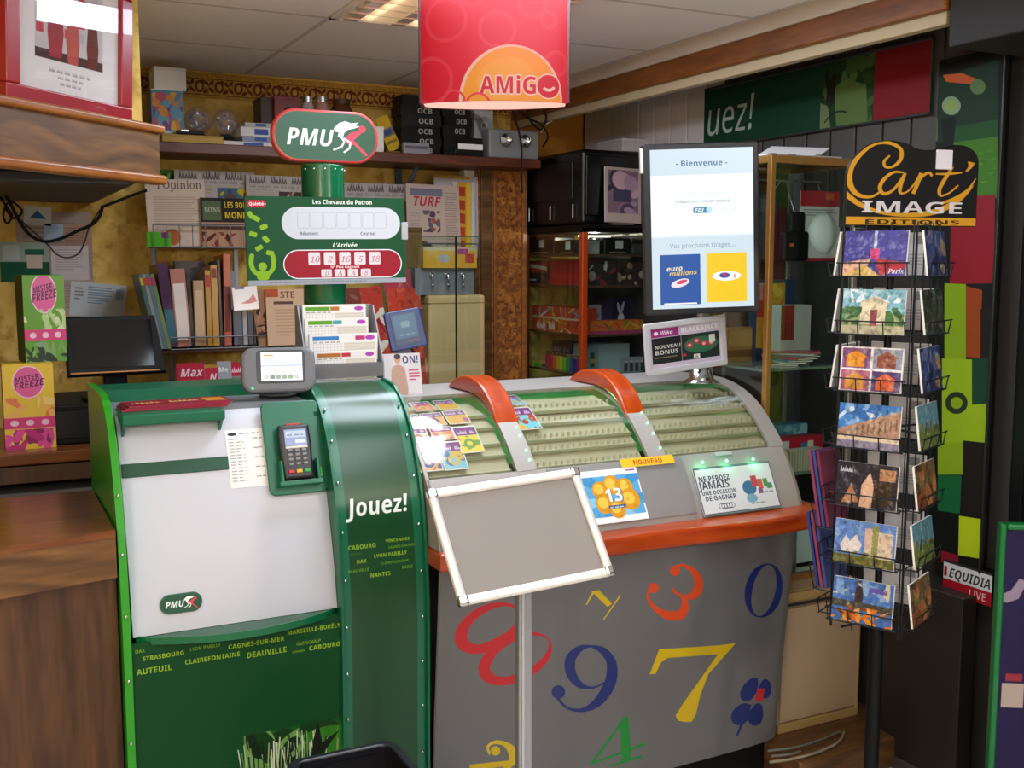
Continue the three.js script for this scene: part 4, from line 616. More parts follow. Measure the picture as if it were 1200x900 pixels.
// scratch tickets behind the clear cover
{
  const inside = inward(lotUpper, 0.008);
  const T = [[468, 473, 481, 486, 0], [483, 471, 508, 482, 1], [511, 469, 536, 480, 2], [473, 486, 494, 500, 1], [495, 484, 521, 499, 0], [522, 481, 549, 497, 2], [477, 502, 502, 519, 3], [505, 500, 532, 516, 1], [535, 499, 563, 531, 4], [485, 521, 516, 553, 0], [516, 517, 545, 551, 5], [595, 463, 612, 475, 5], [598, 477, 630, 504, 6]];
  const cols = [['#e6a23a', '#c25a2a', '#3a3f9a'], ['#e88a6a', '#d2487a', '#f0c08a'], ['#d9b23a', '#b05aa0', '#e6a05a'], ['#efe3cf', '#f4d9b0', '#d96a6a'], ['#ecd24a', '#e0a82a', '#7a9a3a'], ['#8cc6e0', '#3a6ab0', '#e6b84a'], ['#c23a2a', '#f0c02a', '#7ad0e8']];
  const where = ['in the top row at far left', 'in the top row, second', 'in the top row under the handle', 'at left in the second row', 'in the middle of the second row', 'at right in the second row', 'at left in the third row', 'in the third row, pink and orange', 'yellow at right in the third row', 'with orange face at lower left', 'with blue sunburst in the lowest row', 'blue and half hidden in the second bay', 'red and gold alone in the second bay'];
  T.forEach(([x0, y0, x1, y1, k], i) => {
    const xm = (x0 + x1) / 2, t = hitProfile(inside, xm, y0), b = hitProfile(inside, xm, y1), l = hitProfile(inside, x0, (y0 + y1) / 2).x, r = hitProfile(inside, x1, (y0 + y1) / 2).x; if (!t || !b) return;
    const h = Math.hypot(t.y - b.y, t.z - b.z), c = cols[k], a = art(90, 90 * h / (r - l), (g, W, H) => { F(g, c[0]).fillRect(-4, -4, W + 8, H + 8); F(g, '#f2f0ee').fillRect(0, 0, W, H * 0.05); F(g, '#7a2a80').fillRect(4, H * 0.05, W - 8, H * 0.3); scrib(g, 12, H * 0.3, W - 24, 20, '#f0d8f0'); F(g, '#efeae6').fillRect(-4, -4, 8, H + 8); g.fillRect(W - 4, -4, 8, H + 8); g.fillRect(0, H - 4, W, 8); blobs(g, 4, H * 0.36, W - 8, H * 0.6, c, 14, 0.25); F(g, c[2]); g.beginPath(); g.arc(W / 2, H * 0.66, Math.min(W, H) * 0.24, 0, 7); g.fill(); F(g, c[0]); g.beginPath(); g.arc(W / 2, H * 0.66, Math.min(W, H) * 0.12, 0, 7); g.fill(); });
    const [g, m] = printBox(r - l, h, 0.0015, a, M.paper, 0.4, 0.3);
    tag(part('scratch_ticket', g, m, scene, [(l + r) / 2, (t.y + b.y) / 2, (t.z + b.z) / 2], [-Math.atan2(b.z - t.z, t.y - b.y), 0, 0]), 'purple-topped scratch ticket ' + where[i] + ' of the lottery display', 'lottery ticket');
  });
}
// portrait screen on a chrome post, with a small advert frame below it
{
  const z = -2.78, q = rectZ(759, 168, 881, 367, z + 0.06), px = onZ(822, 420, z).x, t = thing('advertising_screen', 'tall black-framed screen showing a white welcome page on a chrome post', 'screen', [px, LTOP, z]);
  part('foot', lathe([[0, 0], [0.055, 0], [0.055, 0.004], [0.04, 0.012], [0.036, 0.05], [0, 0.05]]), M.chrome, t);
  part('post', cyl(0.013, q.y - LTOP - 0.04, 20), M.steel, t, [0, 0.045 + (q.y - LTOP - 0.04) / 2, -0.006]);
  const h = part('housing', extrude(roundRect(q.w *= 0.9, q.h, 0.006), 0.04, 0.004), mat(0x15161c, 0.35), t, [q.x - px, q.y - LTOP, 0.05], [0, -0.44, 0.035]);
  const A = art(620, 1050, (g, W, H) => {
    F(g, '#cfe0ea').fillRect(-4, -4, W + 8, H + 8); txt(g, '- Bienvenue -', W / 2, 112, 50, '#4a6a96', 'sans-serif', 'bold', 'center'); F(g, '#f4fafc').fillRect(-4, 170, W + 8, 400); F(g, '#e6f0f4').fillRect(-4, 560, W + 8, 14);
    g.strokeStyle = '#d2dfe6'; g.lineWidth = 3; g.strokeRect(110, 290, 400, 120); txt(g, 'Chaque jour est une chance', W / 2, 352, 26, '#6e7a88', 'sans-serif', 'italic', 'center', 350); F(g, '#4a8ab0'); g.beginPath(); g.roundRect(255, 382, 110, 40, 12); g.fill(); txt(g, 'FDJ', 262, 414, 34, '#ffffff', 'sans-serif', 'bold italic'); F(g, '#bfe3ee'); g.beginPath(); g.arc(352, 400, 18, 0, 7); g.fill();
    txt(g, 'Vos prochains tirages...', W / 2, 648, 42, '#7f93a6', 'sans-serif', '', 'center', 400);
    F(g, '#1450a0').fillRect(48, 690, 245, 335); F(g, '#f2f2f2').fillRect(70, 1012, 200, 10); g.save(); g.translate(85, 800); g.rotate(-0.06); txt(g, 'euro', 0, 0, 44, '#f4e6c0', 'sans-serif', 'bold italic'); txt(g, 'millions', 14, 34, 44, '#e6c45a', 'sans-serif', 'bold italic'); g.restore(); F(g, '#f0dfe6'); g.beginPath(); g.ellipse(170, 880, 58, 26, -0.3, 0, 7); g.fill(); F(g, '#d23a5a'); g.beginPath(); g.ellipse(180, 872, 34, 12, -0.3, 0, 7); g.fill();
    F(g, '#f2c81c').fillRect(330, 690, 245, 325); F(g, '#f4f4f4'); g.beginPath(); g.ellipse(452, 842, 88, 32, 0, 0, 7); g.fill(); F(g, '#2a4fa0'); g.beginPath(); g.ellipse(440, 838, 32, 18, 0, 0, 7); g.fill(); F(g, '#d2243a'); g.beginPath(); g.ellipse(440, 834, 13, 10, 0, 0, 7); g.fill(); txt(g, 's', 490, 856, 42, '#d27a2a', 'sans-serif', 'bold italic');
  });
  const [g, m] = printBox(q.w * 0.885, q.h * 0.93, 0.002, A, M.black, 0.2, 0, 0.74); part('display', g, m, h, [0.002, 0, 0.041]);
  part('side_hinge', rbox(0.012, 0.075, 0.02, 0.003), M.alu, h, [-q.w / 2 - 0.002, q.h / 2 - 0.05, 0.03]);
  const l = new THREE.RectAreaLight(0xe8f4ff, 0.5, q.w * 0.85, q.h * 0.9); l.name = 'screen_light'; l.position.set(q.x - 0.02, q.y, z + 0.1); l.lookAt(q.x - 0.46, q.y, z + 1.0); scene.add(l);
  const s = rectZ(757, 374, 847, 434, z + 0.06), b = thing('advert_frame', 'small white advert frame with dark casino poster clamped below the tall screen', 'advert frame', [s.x, s.y, z + 0.06], [0, -0.08, 0.09]);
  const B = art(400, 265, (gg, W, H) => { F(gg, '#b9b4b8').fillRect(-4, -4, W + 8, H + 8); F(gg, '#c8b8cc').fillRect(0, 0, W, H); F(gg, '#9a2a78').fillRect(14, 8, 150, 54); F(gg, '#f2e6f0'); gg.beginPath(); gg.arc(40, 36, 12, 0, 7); gg.fill(); txt(gg, 'illiko', 58, 46, 30, '#f6eef4', 'sans-serif', 'bold italic'); F(gg, '#1c1a1e').fillRect(14, 66, 160, 166); txt(gg, 'NOUVEAU', 28, 136, 30, '#d9d6cc', 'sans-serif', 'bold'); txt(gg, 'BONUS', 28, 174, 38, '#d9d6cc', 'sans-serif', 'bold'); F(gg, '#8a7a4a').fillRect(28, 190, 120, 6); txt(gg, 'BLACK&JACK', 176, 48, 40, '#ecebe6', 'serif', 'bold', 'left', 210); F(gg, '#1d2a26').fillRect(176, 66, 210, 166); F(gg, '#2f6a4a'); gg.beginPath(); gg.ellipse(284, 140, 96, 52, 0, 0, 7); gg.fill(); for (let i = 0; i < 4; i++) { F(gg, '#b53a4a'); gg.beginPath(); gg.arc(220 + i * 40, 138 - (i === 1 ? 24 : 0), 19, 0, 7); gg.fill(); F(gg, '#dfb9b0'); gg.beginPath(); gg.arc(220 + i * 40, 138 - (i === 1 ? 24 : 0), 9, 0, 7); gg.fill(); } F(gg, '#dcd8d2').fillRect(330, 84, 34, 50); F(gg, '#e6e2dc').fillRect(240, 200, 34, 28); txt(gg, 'A', 257, 224, 24, '#222', 'serif', 'bold', 'center'); F(gg, '#c22a3a'); gg.beginPath(); gg.arc(190, 196, 10, 0, 7); gg.fill(); });
  const fr = roundRect(s.w, s.h, 0.006), hole = new THREE.Path(); const hw = s.w / 2 - 0.018, hh = s.h / 2 - 0.018; hole.moveTo(-hw, -hh); hole.lineTo(-hw, hh); hole.lineTo(hw, hh); hole.lineTo(hw, -hh); hole.closePath(); fr.holes.push(hole);
  part('frame', extrude(fr, 0.012, 0.002), mat(0xc3c2c6, 0.4), b, [0, 0, -0.002]); const [g2, m2] = printBox(hw * 2 + 0.004, hh * 2 + 0.004, 0.004, B, M.paper, 0.4, 0.3); part('poster', g2, m2, b, [0, 0, 0.003]);
  part('clamp', merge(moved(rbox(0.07, 0.03, 0.03, 0.004), px - s.x - 0.005, 0, -0.03)), M.steel, b);
}
// red hanging lantern sign
{
  const t = thing('hanging_sign', 'red lit lantern sign with yellow half-circle logo hung from ceiling', 'sign', [1.345, 2.036, -2.77], [0, -YAW - 0.02, 0]);
  const w = 0.405, h = 0.315, d = 0.19, A = art(820, 640, (g, W, H) => {
    F(g, '#cf1226').fillRect(-4, -4, W + 8, H + 8); g.lineWidth = 20; g.strokeStyle = '#dd3a44';
    for (const [x, y, r] of [[160, 200, 110], [430, 260, 90], [70, 520, 120], [610, 120, 70], [745, 430, 62], [700, 200, 40], [300, 60, 70]]) { g.beginPath(); g.arc(x, y, r, 0, 7); g.stroke(); }
    F(g, '#f0d9c0'); g.beginPath(); g.ellipse(505, 640, 275, 300, 0, 0, 7); g.fill(); F(g, '#f6b01c'); g.beginPath(); g.ellipse(508, 650, 262, 298, 0, 0, 7); g.fill(); F(g, '#f6bc3a'); g.beginPath(); g.ellipse(470, 520, 150, 110, -0.3, 0, 7); g.fill();
    g.lineWidth = 16; g.strokeStyle = '#f4e6cf'; g.lineJoin = 'round'; g.font = 'bold 128px sans-serif'; g.textAlign = 'left'; g.strokeText('AMiG', 340, 600, 300); txt(g, 'AMiG', 340, 600, 128, '#c21524', 'sans-serif', 'bold', 'left', 300);
    g.beginPath(); g.arc(700, 556, 62, 0, 7); g.strokeStyle = '#f4e6cf'; g.lineWidth = 14; g.stroke(); F(g, '#c21524'); g.fill(); g.strokeStyle = '#f4e6cf'; g.lineWidth = 16; g.beginPath(); g.arc(700, 540, 36, 0.5, 2.4); g.stroke();
    g.lineWidth = 12; for (const [x, y, r] of [[200, 640, 60], [330, 660, 60]]) { g.strokeStyle = '#dd4a4e'; g.beginPath(); g.arc(x, y, r, 0, 7); g.stroke(); }
  });
  const arc = (s) => Array.from({ length: 25 }, (_, i) => { const k = i / 24, c = Math.sin(Math.PI * k); return [(-w / 2 + w * k) * s, s * d / 2 * (0.35 + 0.65 * Math.pow(c, 0.7))]; });
  const fm = new THREE.MeshPhysicalMaterial({ color: 0x5a0a10, roughness: 0.55, specularIntensity: 0.4, emissive: 0xffffff, emissiveMap: A.page.t, emissiveIntensity: 0.4 }), rim = mat(0x3a0a10, 0.4);
  part('front_face', sheet(arc(1), 0, h, 0.004, alongY, V(0, 0, 1), A), [fm, rim], t); part('back_face', sheet(arc(-1), 0, h, 0.004, alongY, V(0, 0, -1), A), [fm, rim], t);
  const ol = polyShape([...arc(1), ...arc(-1)].map(([x, z]) => [x * 0.985, -z * 0.96])), cap = () => new THREE.ExtrudeGeometry(ol, { depth: 0.006, bevelEnabled: false, curveSegments: 8 }).rotateX(-Math.PI / 2);
  part('bottom_diffuser', cap().translate(0, 0.002, 0), new THREE.MeshStandardMaterial({ color: 0x664444, emissive: 0xffb8a8, emissiveIntensity: 0.85, roughness: 0.5 }), t); part('top_cap', cap().translate(0, h - 0.008, 0), rim, t);
  for (const s of [-1, 1]) { part('side_trim', rbox(0.012, h, d * 0.36, 0.003), rim, t, [s * w / 2, h / 2, 0]); part('hanging_hook', cyl(0.003, 0.03, 8), M.steel, t, [s * 0.12, h + 0.008, 0]); }
  const l = new THREE.RectAreaLight(0xffb0a0, 0.9, 0.34, 0.07); l.name = 'hanging_sign_light'; l.position.set(1.345, 2.032, -2.77); l.rotation.set(-Math.PI / 2, 0, YAW); scene.add(l);
}
// ---------------------------------------------------------------- back counter and left counter
{
  const t = thing('back_counter', 'long low brown counter running along the yellow back wall', 'counter', [1.15, 0, -4.2]);
  part('worktop', rbox(1.8, 0.03, 0.56, 0.004), M.woodDark, t, [0, 1.045, 0]); part('carcass', box(1.78, 1.03, 0.5), mat(0x4a3220, 0.6), t, [0, 0.515, -0.02]);
}
{
  const t = thing('side_counter', 'brown wooden counter with shelf under the canopy at left', 'counter', [-0.35, 0, -3.62]);
  part('worktop', rbox(2.1, 0.035, 0.56, 0.004), M.woodTop, t, [0, 1.0425, 0]); part('upper_board', rbox(2.08, 0.05, 0.02, 0.003), M.woodPanel, t, [0, 0.995, 0.26]);
  part('shelf', box(2.08, 0.02, 0.5), mat(0x6d6a66, 0.6), t, [0, 0.93, 0]); part('lower_front', box(2.08, 0.92, 0.02), mat(0x3a2a22, 0.6), t, [0, 0.46, 0.2]); part('back', box(2.08, 1.02, 0.02), M.woodPanel, t, [0, 0.51, -0.26]);
}
{
  const t = thing('front_counter', 'brown wood-grained counter with glossy top at bottom left', 'counter', [0, 0, 0]), fr = [0.276, -2.53], fl = [-1.4, -2.14];
  const plan = (o) => { const dx = fr[0] - fl[0], dz = fr[1] - fl[1], l = Math.hypot(dx, dz), nx = dz / l * o, nz = -dx / l * o; return [[fr[0], fr[1] + nz], [fl[0], fl[1] + nz], [fl[0], -3.02], [fr[0], -3.02]]; };
  part('worktop', planSlab(plan(0), 0.985, 1.0), M.woodTop, t); part('apron', planSlab(plan(0.003), 0.89, 0.985), M.woodDark, t); part('front_panel', planSlab(plan(0.03), 0, 0.89), M.woodPanel, t);
}
// black touch monitor and what stands round it
{
  const r = thing('black_box', 'low black box under the touch monitor by the back wall', 'box', [0.39, 1.06, -3.62]); part('case', rbox(0.42, 0.12, 0.36, 0.006), M.black, r, [0, 0.06, 0]); part('drawer_front', rbox(0.36, 0.08, 0.006, 0.002), mat(0x18181b, 0.3), r, [0, 0.06, 0.182]); part('lock', cyl(0.008, 0.006, 12).rotateX(Math.PI / 2), M.steel, r, [0.12, 0.07, 0.187]);
  const z = -3.52, q = rectZ(76, 374, 193, 444, z), t = thing('touch_monitor', 'black touch monitor on a stand at left before yellow wall', 'monitor', [q.x, 1.18, z - 0.02], [0, 0.06, 0]);
  part('foot', extrude(roundRect(0.2, 0.14, 0.03), 0.014, 0.004).rotateX(-Math.PI / 2), M.black, t); part('neck', rbox(0.07, 0.09, 0.04, 0.008), M.black, t, [0, 0.05, -0.02]);
  const h = part('housing', extrude(polyShape([[-q.w / 2, -q.h / 2], [q.w / 2, -q.h / 2], [q.w * 0.43, q.h / 2], [-q.w / 2, q.h / 2]]), 0.03, 0.006), M.black, t, [0, q.y - 1.18 + 0.005, -0.01], [-0.28, 0, 0]);
  part('screen', box(q.w * 0.82, q.h * 0.8, 0.003), new THREE.MeshPhysicalMaterial({ color: 0x0b0c12, roughness: 0.08 }), h, [-q.w * 0.03, 0.004, 0.03]); part('screen_edge', box(q.w * 0.9, 0.004, 0.003), mat(0xc07a32, 0.3), h, [-q.w * 0.02, -q.h * 0.46, 0.03]);
  part('power_light', new THREE.SphereGeometry(0.004, 8, 6), glow(0x3a55ff, 2), t, [0.02, 0.035, 0.05]);
  const m = thing('computer_mouse', 'black computer mouse beside the foot of the touch monitor', 'mouse', [onZ(172, 462, -3.5).x, 1.18, -3.5]), mg = new THREE.SphereGeometry(0.03, 20, 10, 0, 7, 0, Math.PI / 2).scale(0.85, 0.75, 1.5); part('shell', mg, M.blackGloss, m); part('wheel', cyl(0.005, 0.006, 10).rotateZ(Math.PI / 2), M.grey, m, [0, 0.019, 0.024]);
}
{ // ice lolly cartons
  const draw = (bg, top, mid) => (g, W, H) => { F(g, bg).fillRect(-4, -4, W + 8, H + 8); F(g, '#e05a9a'); g.beginPath(); g.arc(W / 2, H * 0.2, W * 0.3, 0, 7); g.fill(); g.strokeStyle = '#f4d0e0'; g.lineWidth = 4; g.stroke(); g.save(); g.translate(W / 2, H * 0.23); g.rotate(-0.15); txt(g, 'MISTER', 0, -14, 24, '#3a1a3a', 'sans-serif', 'bold', 'center'); txt(g, 'FREEZE', 0, 10, 32, '#3a1a3a', 'sans-serif', 'bold italic', 'center'); g.restore(); blobs(g, 0, H * 0.38, W, H * 0.24, top, 18, 0.2); F(g, '#d8347a').fillRect(0, H * 0.62, W, H * 0.13); for (let i = 0; i < 3; i++) { F(g, '#f0c8d8'); g.beginPath(); g.ellipse(W * (0.2 + i * 0.3), H * 0.685, W * 0.08, H * 0.035, 0, 0, 7); g.fill(); } blobs(g, 0, H * 0.76, W, H * 0.24, mid, 18, 0.25); };
  const g1 = art(180, 240, draw('#5f9a28', ['#b7cf8a', '#7aa83a', '#d2dcb0'], ['#1e4a2a', '#7aa06a', '#123020'])), g2 = art(180, 290, draw('#e8c23a', ['#f0b060', '#e87a4a', '#f4d07a'], ['#c2247a', '#8a1858', '#e04a9a']));
  const z2 = -3.42, q2 = rectZ(4, 428, 64, 525, z2), b = thing('lolly_carton', 'yellow and pink carton of freezer lollies standing on the side counter', 'carton', [q2.x, 1.06, z2 - 0.05]); let [g, m] = printBox(q2.w, q2.y1 - 1.06, 0.11, g2, mat(0xc23a7a, 0.5), 0.4, 0.3); part('carton', g, m, b, [0, (q2.y1 - 1.06) / 2, 0]); part('flap', box(q2.w * 0.98, 0.004, 0.108), mat(0xe8c23a, 0.5), b, [0, q2.y1 - 1.06 + 0.002, 0]);
  const z1 = -3.47, q1 = rectZ(24, 324, 74, 424, z1), y1 = q2.y1 + 0.004, d = thing('lolly_carton', 'green carton of freezer lollies stacked on top of the yellow one', 'carton', [q1.x, y1, z1 - 0.05], [0, 0.16, 0]); [g, m] = printBox(q1.w, q1.y1 - y1, 0.1, g1, mat(0x2d4a1e, 0.5), 0.4, 0.3); part('carton', g, m, d, [0, (q1.y1 - y1) / 2, 0]); part('flap', box(q1.w * 0.98, 0.004, 0.098), mat(0x5f9a28, 0.5), d, [0, q1.y1 - y1 + 0.002, 0]);
}
// papers pinned on the back wall at left
{
  const z = ZB + 0.004, P = (x0, y0, x1, y1, draw, label, dz = 0, rz = 0, w = 130) => { const q = rectZ(x0, y0, x1, y1, z + dz), a = art(w, w * q.h / q.w, draw), [g, m] = printBox(q.w, q.h, 0.001, a, M.paper, 0.85); tag(part('pinned_paper', g, m, scene, [q.x, q.y, z + dz], [0, 0, rz]), label, 'paper'); };
  P(20, 248, 108, 346, (g, W, H) => { F(g, '#a8978c').fillRect(-4, -4, W + 8, H + 8); lines(g, 12, 20, 100, 60, 7, '#8d7f78'); }, 'large faded beige notice pinned under the canopy, lowest layer');
  P(74, 262, 108, 304, (g, W, H) => { F(g, '#b0907e').fillRect(-4, -4, W + 8, H + 8); lines(g, 8, 20, 100, 90, 8, '#98786a'); }, 'small pinkish note pinned at the upper right of the beige notice', 0.0015);
  P(28, 242, 60, 264, (g, W, H) => { F(g, '#c9d2d0').fillRect(-4, -4, W + 8, H + 8); F(g, '#3a6aa8'); g.beginPath(); g.moveTo(26, 62); g.lineTo(62, 20); g.lineTo(108, 62); g.fill(); }, 'white card with a blue triangle pinned below the canopy', 0.003, -0.05);
  P(52, 262, 74, 282, (g, W, H) => { F(g, '#a3b8cc').fillRect(-4, -4, W + 8, H + 8); lines(g, 14, 20, 90, 60, 5, '#8299ae'); }, 'pale blue note pinned beside the beige notice', 0.003);
  P(60, 288, 104, 328, (g, W, H) => { F(g, '#d2c9c8').fillRect(-4, -4, W + 8, H + 8); lines(g, 14, 14, 100, 80, 9, '#b4aaa8'); }, 'blank-looking white sheet pinned beneath the hanging cable loop', 0.003);
  P(0, 284, 58, 330, (g, W, H) => { F(g, '#9fb0a4').fillRect(-4, -4, W + 8, H + 8); F(g, '#1f5a3e').fillRect(0, H * 0.5, W, H * 0.5); F(g, '#d5c2b2').fillRect(70, 30, 40, 44); F(g, '#2b6a50').fillRect(66, 20, 50, 16); F(g, '#b8c6c0').fillRect(8, 8, 44, 44); }, 'green and white leaflet pinned behind the cartons at far left', 0.003);
  P(72, 328, 112, 376, (g, W, H) => { F(g, '#b8a49a').fillRect(-4, -4, W + 8, H + 8); lines(g, 14, 20, 100, 100, 9, '#a08c84'); }, 'pinkish sheet pinned behind the touch monitor', 0.0015);
  P(82, 332, 148, 372, (g, W, H) => { F(g, '#c9cfd2').fillRect(-4, -4, W + 8, H + 8); lines(g, 40, 10, 60, 44, 7, '#7f93a8'); F(g, '#8fa8c0').fillRect(104, 12, 18, 26); lines(g, 10, 14, 20, 34, 4, '#8d8a88'); }, 'tilted white form pinned above the touch monitor', 0.003, -0.1);
}
// cables under the canopy
{
  const L = (label, pts, z, r, m = M.black) => tag(part('cable', tube(pts.map(([x, y, d = 0]) => onZ(x, y, z + d)), r, 60, 7), m, scene), label, 'cable');
  L('thick black cable swinging in a loop under the canopy', [[-14, 205], [2, 222], [12, 238], [22, 258], [36, 276], [52, 283], [70, 280], [92, 270], [108, 263], [117, 253], [120, 243]], -4.2, 0.006);
  L('straight black cable from the hook to the newspapers', [[118, 243], [134, 237], [152, 230], [172, 223]], -4.2, 0.0055);
  L('thin dark cable hanging below the thick loop', [[22, 256], [40, 272], [56, 287], [68, 299], [80, 302], [92, 297], [99, 284], [104, 268], [117, 246]], -4.22, 0.003, mat(0x3a2a28, 0.5));
  L('bundle of black cord at the far left under the canopy', [[-10, 214], [6, 240], [14, 252], [8, 262], [4, 250], [12, 236], [26, 248], [16, 256], [6, 244]], -4.24, 0.004);
}
// ---------------------------------------------------------------- top shelf and what stands on it
const SH = { y: 2.06, z0: -4.53, z1: -4.25 };
{
  SH.y = onZ(400, 175.5, -4.25).y; const a = onZ(187, 175, -4.25).x, b = onZ(634, 190, -4.25).x, t = thing('wall_shelf', 'long reddish-brown shelf on the yellow back wall below the border', 'shelf', [(a + b) / 2 - 0.1, SH.y, -4.4]);
  part('board', rbox(b - a + 0.2, 0.04, 0.3, 0.004), new THREE.MeshPhysicalMaterial({ roughness: 0.45, map: woodTex(0x7a3a1c, 0x4a1f0e, 61, 'x') }), t, [0, -0.02, 0]);
  const br = onZ(466, 210, ZB).x; part('bracket', merge(moved(rbox(0.03, 0.16, 0.012, 0.003), br - t.position.x, -0.12, -0.14), moved(rod(V(0, -0.19, -0.13), V(0, -0.05, 0.08), 0.009), br - t.position.x, 0, 0)), mat(0x3f5a74, 0.4), t);
}
function onShelf(name, label, cat, x0, y0, x1, z, depth, build, y1) { const q = rectZ(x0, y0, x1, 180, z), base = y1 ?? SH.y, t = thing(name, label, cat, [q.x, base, z - depth / 2]); build(t, q.w, q.y1 - base, depth, q); return t; }
const carton = (m, lid) => (t, w, h, d) => { part('body', rbox(w, h, d, 0.003, 1), m, t, [0, h / 2, 0]); part('lid', rbox(w + 0.002, Math.min(0.012, h * 0.3), d + 0.002, 0.002, 1), lid ?? m, t, [0, h - Math.min(0.006, h * 0.15), 0]); };
{
  const kid = art(150, 210, (g, W, H) => { F(g, '#5a8fae').fillRect(-4, -4, W + 8, H + 8); blobs(g, 6, 6, W - 12, H * 0.72, ['#e0b02c', '#d98a2c', '#7a4a8a', '#c2506a', '#6aa0b8'], 34, 0.22); F(g, '#c9ccd2').fillRect(0, H * 0.78, W, H * 0.22); lines(g, 12, H * 0.82, 120, 30, 3, '#8a5a7a'); });
  onShelf('toy_box', 'blue toy box with a yellow picture at left end of the top shelf', 'box', 178, 106, 216, -4.3, 0.1, (t, w, h, d) => { const [g, m] = printBox(w, h, d, kid, mat(0x7d92a8, 0.5), 0.45); part('carton', g, m, t, [0, h / 2, 0]); part('flap', box(w * 0.98, 0.003, d * 0.98), M.white, t, [0, h + 0.0015, 0]); });
  const ty = rectZ(178, 106, 216, 180, -4.3).y1 + 0.003; const q = rectZ(181, 78, 219, 104, -4.29), c = thing('white_carton', 'plain white carton lying on top of the blue toy box', 'carton', [q.x, ty, -4.36]); carton(M.paper, mat(0xe6e2dc, 0.7))(c, q.w, q.y1 - ty, 0.11);
  onShelf('yellow_box', 'long flat yellow box under the clear globes on the top shelf', 'box', 190, 158, 262, -4.27, 0.22, carton(mat(0xb8901e, 0.5), mat(0xa8801a, 0.5)));
  const gy = rectZ(190, 158, 262, 180, -4.27).y1; const globe = (x0, y0, x1, y1, label) => { const q = rectZ(x0, y0, x1, y1, -4.33), r = q.w / 2, t = thing('globe', label, 'ornament', [q.x, gy, -4.35]); part('stand', lathe([[0, 0], [r * 0.6, 0], [r * 0.6, 0.006], [r * 0.35, 0.016], [0, 0.016]], 24), M.darkGrey, t); part('ball', new THREE.SphereGeometry(r, 32, 20), new THREE.MeshPhysicalMaterial({ color: 0xf6f2f6, roughness: 0.08, transmission: 0.93, thickness: 0 }), t, [0, r + 0.012, 0]); for (let i = 0; i < 44; i++) { const v = V(rnd(-1, 1), rnd(-1, 1), rnd(-1, 1)).normalize().multiplyScalar(r * 0.62); part('foil_fleck', box(r * 0.28, r * 0.22, 0.001), mat(0xe8e4ee, 0.2, 0.7), t, [v.x, v.y + r + 0.012, v.z], [rnd(3), rnd(3), 0]); } };
  globe(217, 128, 250, 158, 'cloudy clear globe beside the blue toy box on the top shelf'); globe(250, 126, 281, 156, 'brighter clear globe second from the blue toy box');
  { const q = rectZ(208, 155, 240, 160, -4.255), t = thing('staple_gun', 'small black tool lying on the yellow box in front of the globes', 'tool', [q.x, gy, -4.275]); part('body', rbox(q.w, 0.014, 0.02, 0.004), M.black, t, [0, 0.008, 0]); part('clip', rbox(q.w * 0.3, 0.008, 0.022, 0.002), M.steel, t, [-q.w * 0.2, 0.014, 0]); }
  let y = SH.y; [[262, 320, 0xd8d4d2, 'lowest white carton of a small stack with blue labels on the shelf', 166], [284, 320, 0x8a93a8, 'blue-grey flat box, second from the bottom of the small white stack', 160], [282, 322, 0xdcd8d4, 'white flat box, topmost of the small white stack on the shelf', 149], [287, 318, 0xbdb8ba, 'grey leaflet pile lying on the small white stack', 144]].forEach(([a, b, c, l, py]) => { const q = rectZ(a, py, b, py + 6, -4.28), h = q.y1 - y, t = thing('flat_box', l, 'box', [q.x, y, -4.36]); part('body', rbox(q.w, h, 0.16, 0.002, 1), mat(c, 0.7), t, [0, h / 2, 0]); part('label', box(q.w * 0.4, h * 0.6, 0.001), mat(0x2d4a9a, 0.6), t, [q.w * 0.1, h / 2, 0.0806]); y += h; });
  onShelf('dark_carton', 'dark brown carton behind the oval sign at its left', 'carton', 306, 114, 326, -4.34, 0.12, carton(mat(0x4a3a30, 0.6)));
  onShelf('red_carton', 'dark red carton with a round hole behind the oval sign', 'carton', 322, 113, 352, -4.31, 0.12, (t, w, h, d) => { carton(mat(0x7a2a28, 0.5))(t, w, h, d); part('cutout', cyl(w * 0.2, 0.002, 20).rotateX(Math.PI / 2), M.black, t, [w * 0.05, h * 0.7, d / 2 + 0.001]); });
  const jar = (x0, x1, yy, c, label, lid) => onShelf('jar', label, 'jar', x0, yy, x1, -4.33, 0.06, (t, w, h) => { const r = w / 2; part('glass', lathe([[0, 0], [r, 0], [r, h * 0.8], [r * 0.7, h * 0.92], [r * 0.7, h]], 24), mat(c, 0.12, 0, { transmission: 0.45, thickness: 0 }), t); part('lid', cyl(r * 0.76, h * 0.1, 20), lid, t, [0, h * 0.97, 0]); });
  jar(356, 371, 114, 0xe0d8e0, 'pale glass jar left of a pair behind the oval sign', M.steel); jar(372, 389, 114, 0xd2a8a0, 'pinkish glass jar right of a pair behind the oval sign', M.steel); jar(390, 416, 117, 0x6a4024, 'round brown jar behind the right end of the oval sign', mat(0x4a2a18, 0.5));
  onShelf('white_block', 'white block of paper at the right of the oval sign', 'paper block', 432, 148, 450, -4.3, 0.08, carton(M.paper, M.paper));
